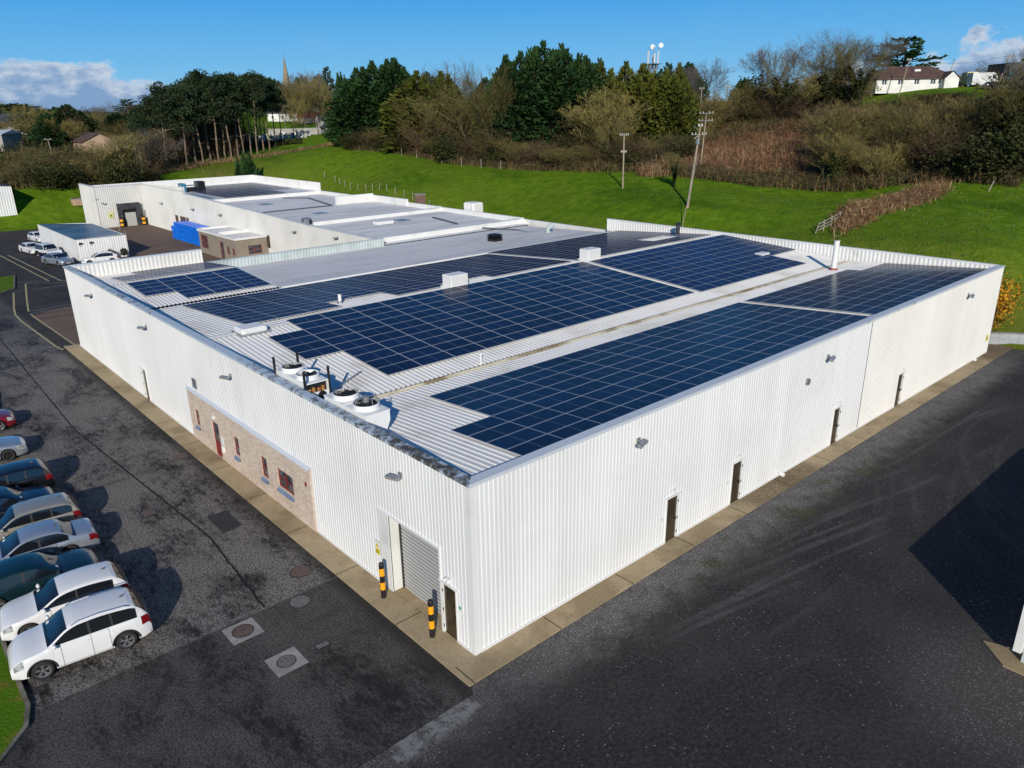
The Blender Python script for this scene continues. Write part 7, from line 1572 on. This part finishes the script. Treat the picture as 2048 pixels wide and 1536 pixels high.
# white shed on the left lawn
p = far(30, 163, 408); p = (p[0], p[1]); t = thing('lawn_shed', 'white corrugated shed cut by the left edge on the mown grass', 'shed', (p[0], p[1], tz(*p)-.3)); hh = height_at(24, 371, 163)-tz(*p)+.5
mb = MB(); corr(mb, 'x', -9, 0, 0, 5, 0, -1, pitch=.4, depth=.06, zt=lambda q: hh-(0+q)*-.0+(-q)*.09-.35+.0); mb.quad((0, 0, 0), (0, 12, 0), (0, 12, hh-.35), (0, 0, hh-.35)); mb.build('wall', M_WALL, t)
mb = MB(); mb.add([(.1, -.1, hh-.33), (-9, -.1, hh+.5), (-9, 12, hh+.5), (.1, 12, hh-.33)], [(0, 1, 2, 3)]); mb.build('roof', M_SLATE, t)
p = far(130, 167); t = thing('brick_ring', 'low round brick well on the mown grass', 'well', (p[0], p[1], tz(p[0], p[1]))); mb = MB(); mb.lathe((0, 0, 0), [(1.6, -.2), (1.6, .9), (1.35, .9), (1.35, .1)], 18); mb.build('masonry', mat('buff_masonry', (0.38, 0.26, 0.17), 0.9, (0.26, 0.18, 0.12), 3), t); mb = MB(); mb.lathe((0, 0, 0), [(1.68, .9), (1.68, 1.0), (1.3, 1.0)], 18); mb.build('coping', M_CONCW, t)
# hilltop yard right of the bungalow
def boxthing(name, label, cat, px, d, wpx, h, dep, parts, sink=.1):
    x, y = far(px, d); t = thing(name, label, cat, (x, y, tz(x, y)-sink), math.atan2(RT[1], RT[0])); parts(t, wpx/FPX*d, h, dep); return t
def p_fence(t, w_, h, dep):
    mb = MB(); n = int(w_/.18)
    for i in range(n): mb.box(-w_/2+i*w_/n, -w_/2+(i+.9)*w_/n, -.03, .03, 0, h-.05*(i % 3))
    mb.build('boards', mat('brown_boards', (0.10, 0.065, 0.045), 0.85, (0.15, 0.10, 0.07), 2), t); mb = MB()
    for i in range(4): x = -w_/2+w_*i/3; mb.box(x-.06, x+.06, .031, .15, -.1, h+.1)
    mb.build('post', M_POST, t)
boxthing('board_fence', 'brown board fence right of the bungalow', 'fence', 1893, 196, 46, 2.3, 1, p_fence)
def p_trailer(t, w_, h, dep):
    mb = MB(); mb.cbox(-w_/2, w_/2, -dep/2, dep/2, .5, h, .08); mb.build('box', mat('pale_yellow_paint', (0.62, 0.56, 0.27), 0.5), t); mb = MB(); mb.box(-w_/2+.1, w_/2-.1, -dep/2+.1, dep/2-.1, .35, .5)
    for s_ in (-1, 1): mb.tube((-.0, s_*dep/2-.05, .35), (0, s_*dep/2+.05, .35), .35, n=14)
    mb.build('chassis', M_UND, t)
boxthing('box_trailer', 'pale yellow box trailer on the hilltop', 'trailer', 1923, 192, 19, 2.8, 2.2, p_trailer)
def p_van(t, w_, h, dep):
    mb = MB(); P_ = [(-w_/2, .45), (w_/2*.95, .45), (w_/2, 1.1), (w_/2*.86, 1.45), (w_/2*.66, 2.5), (w_/2*.5, h), (-w_/2, h)]
    mb.loft([[(x, -dep/2, z) for x, z in P_], [(x, dep/2, z) for x, z in P_]], caps=True); mb.build('body', PAINT['white'], t)
    mb = MB(); mb.add([(w_/2*.62, -dep/2-.01, 2.3), (w_/2*.45, -dep/2-.01, 2.3), (w_/2*.45, -dep/2-.01, 1.5), (w_/2*.8, -dep/2-.01, 1.5)], [(0, 1, 2, 3)]); mb.add([(w_/2*.865, -dep/2+.15, 1.48), (w_/2*.865, dep/2-.15, 1.48), (w_/2*.67, dep/2-.15, 2.48), (w_/2*.67, -dep/2+.15, 2.48)], [(0, 1, 2, 3)]); mb.build('window', M_CGL, t)
    for x in (-w_/2*.6, w_/2*.65): mb = MB(); mb.tube((x, -dep/2-.03, .38), (x, dep/2+.03, .38), .38, n=16); mb.build('wheel', M_TYRE, t)
boxthing('panel_van', 'white panel van parked on the hilltop', 'van', 1950, 190, 44, 2.7, 2.0, p_van)
def p_shed(t, w_, h, dep):
    mb = MB(); corr(mb, 'x', -w_/2, w_/2, 0, h, -dep/2, -1, .3, .05); mb.quad((-w_/2, -dep/2, 0), (-w_/2, dep/2, 0), (-w_/2, dep/2, h), (-w_/2, -dep/2, h)); mb.build('wall', mat('black_cladding', (0.025, 0.028, 0.032), 0.6), t)
    mb = MB(); mb.add([(-w_/2-.2, -dep/2-.2, h), (w_/2+.2, -dep/2-.2, h+.3), (w_/2+.2, dep/2, h+.3), (-w_/2-.2, dep/2, h)], [(0, 1, 2, 3)]); mb.build('roof', M_SLATE, t); mb = MB(); mb.box(-w_/2+.8, -w_/2+1.6, -dep/2-.1, -dep/2-.06, 1.6, 2.7); mb.build('window', mat('turquoise_panel', (0.03, 0.25, 0.30), 0.4), t)
boxthing('black_shed', 'black clad shed behind the navy car on the hilltop', 'shed', 2000, 194, 46, 4.4, 6, p_shed)
cx0, cy0 = far(1975, 182); c_ = car('navy car parked before the black shed on the hilltop', 'car', cx0, cy0, math.degrees(math.atan2(RT[1], RT[0])), 'hatch', 'navy', None); c_.location.z = tz(cx0, cy0)

# ------------------------------------------------------------------ church and cemetery
x, y = far(582, 540); zb_ = tz(x, y); zt_ = height_at(579, 113, 540)-zb_; zs_ = height_at(579, 148, 540)-zb_
t = thing('church_spire', 'tall slender stone church spire on the left skyline', 'church', (x, y, zb_)); M_STN = mat('spire_stone', (0.20, 0.165, 0.12), 0.85, (0.28, 0.23, 0.16), .3)
mb = MB(); mb.box(-3.2, 3.2, -3.2, 3.2, -1, zs_-9)
for a in (-3, 3):
    for b_ in (-3, 3): mb.lathe((a, b_, zs_-9.2), [(.6, 0), (.6, 1.2), (.01, 3.6)], 6)
mb.build('tower', M_STN, t); mb = MB(); mb.lathe((0, 0, zs_-9), [(3.0, 0), (2.5, 3.0), (.12, zt_-zs_+9)], 8); mb.build('spire', M_STN, t)
for s_ in (-1, 1): mb = MB(); mb.box(-.7, .7, s_*3.22-.03, s_*3.22+.03, zs_-15, zs_-11); mb.box(s_*3.22-.03, s_*3.22+.03, -.7, .7, zs_-15, zs_-11); mb.build('louvre', M_SLATE, t)
mb = MB(); mb.tube((0, 0, zt_-.2), (0, 0, zt_+3), .1); mb.tube((-.7, 0, zt_+2), (.7, 0, zt_+2), .1); mb.build('cross', M_STEEL, t)
mb = MB(); mb.box(3.2, 26, -5, 5, -1, 9); mb.add([(3.2, -5.4, 9), (26, -5.4, 9), (26, 0, 15), (3.2, 0, 15), (26, 5.4, 9), (3.2, 5.4, 9)], [(0, 1, 2, 3), (3, 2, 4, 5), (1, 4, 2)]); mb.build('nave', M_STN, t)
hs = []
m1 = MB(); m1.box(-.45, .45, -.09, .09, 0, 1.0); m1.add([(.45*cos(a), yy_, 1.0+.3*sin(a)) for yy_ in (-.09, .09) for a in np.linspace(0, pi, 7)], [tuple(range(7)), tuple(range(7, 14))]+[(i, i+1, i+8, i+7) for i in range(6)]); m1.box(-.6, .6, -.2, .2, -.1, .14)
m2 = MB(); m2.box(-.12, .12, -.1, .1, 0, 1.9); m2.box(-.5, .5, -.1, .1, 1.2, 1.42); m2.box(-.5, .5, -.35, .35, -.1, .3)
mh = [m1.mesh('headstone', M_REND), m1.mesh('headstone', M_RENDG), m2.mesh('cross_stone', M_RENDG), m2.mesh('cross_stone', M_REND)]
n = 0
for r in range(5):
    for i in range(13):
        px = 488+i*10.2+rng.normal()*2.5; d = 250+r*10+rng.normal()*1.5; x, y = far(px, d); k = random.choice((0, 0, 1, 1, 2, 3)); n += 1
        o = bpy.data.objects.new('headstone', mh[k]); COL.objects.link(o); o.location = (x, y, tz(x, y)); o.rotation_euler = (rng.normal()*.04, 0, math.atan2(RT[1], RT[0])+rng.normal()*.15); s_ = random.uniform(.9, 1.5); o.scale = (s_, s_, s_)
        tag(o, '%s %s in the cemetery, %s row, %s from the left' % ('white' if k in (0, 3) else 'grey', 'headstone' if k < 2 else 'cross headstone', ORD(r+1), ORD(i+1)), 'headstone', 'headstones in the cemetery')
def wallthing(pts, h, label, m_):
    x0, y0 = far(*pts[0]); t = thing('boundary_wall', label, 'wall', (x0, y0, 0)); mb = MB(); P_ = [far(*q) for q in pts]
    for a, c in zip(P_, P_[1:]):
        za, zc = tz(*a), tz(*c); nx, ny_ = (c[1]-a[1]), -(c[0]-a[0]); l = math.hypot(nx, ny_); nx, ny_ = nx/l*.25, ny_/l*.25
        for s_ in (1, -1): mb.quad((a[0]-x0+s_*nx, a[1]-y0+s_*ny_, za-.3), (c[0]-x0+s_*nx, c[1]-y0+s_*ny_, zc-.3), (c[0]-x0+s_*nx, c[1]-y0+s_*ny_, zc+h), (a[0]-x0+s_*nx, a[1]-y0+s_*ny_, za+h))
        mb.quad((a[0]-x0+nx, a[1]-y0+ny_, za+h), (c[0]-x0+nx, c[1]-y0+ny_, zc+h), (c[0]-x0-nx, c[1]-y0-ny_, zc+h), (a[0]-x0-nx, a[1]-y0-ny_, za+h))
    mb.build('masonry', m_, t)
wallthing([(535, 312), (570, 310), (610, 308), (650, 306)], 2.4, 'long grey cemetery wall below the white house', M_RENDG)
hb = MB()
for px, d in band([(480, 236), (520, 238), (560, 236), (600, 230)], 2, 900):
    x, y = far(px, d); z = tz(x, y)
    for _ in range(3): spray(hb, Vector((x, y, z+random.uniform(.1, 1.3))), rv(), .5, .4)
tag(hb.build('clipped_hedge', L_IVY), 'dark clipped hedge between pines and cemetery', 'hedge', None, 'stuff')
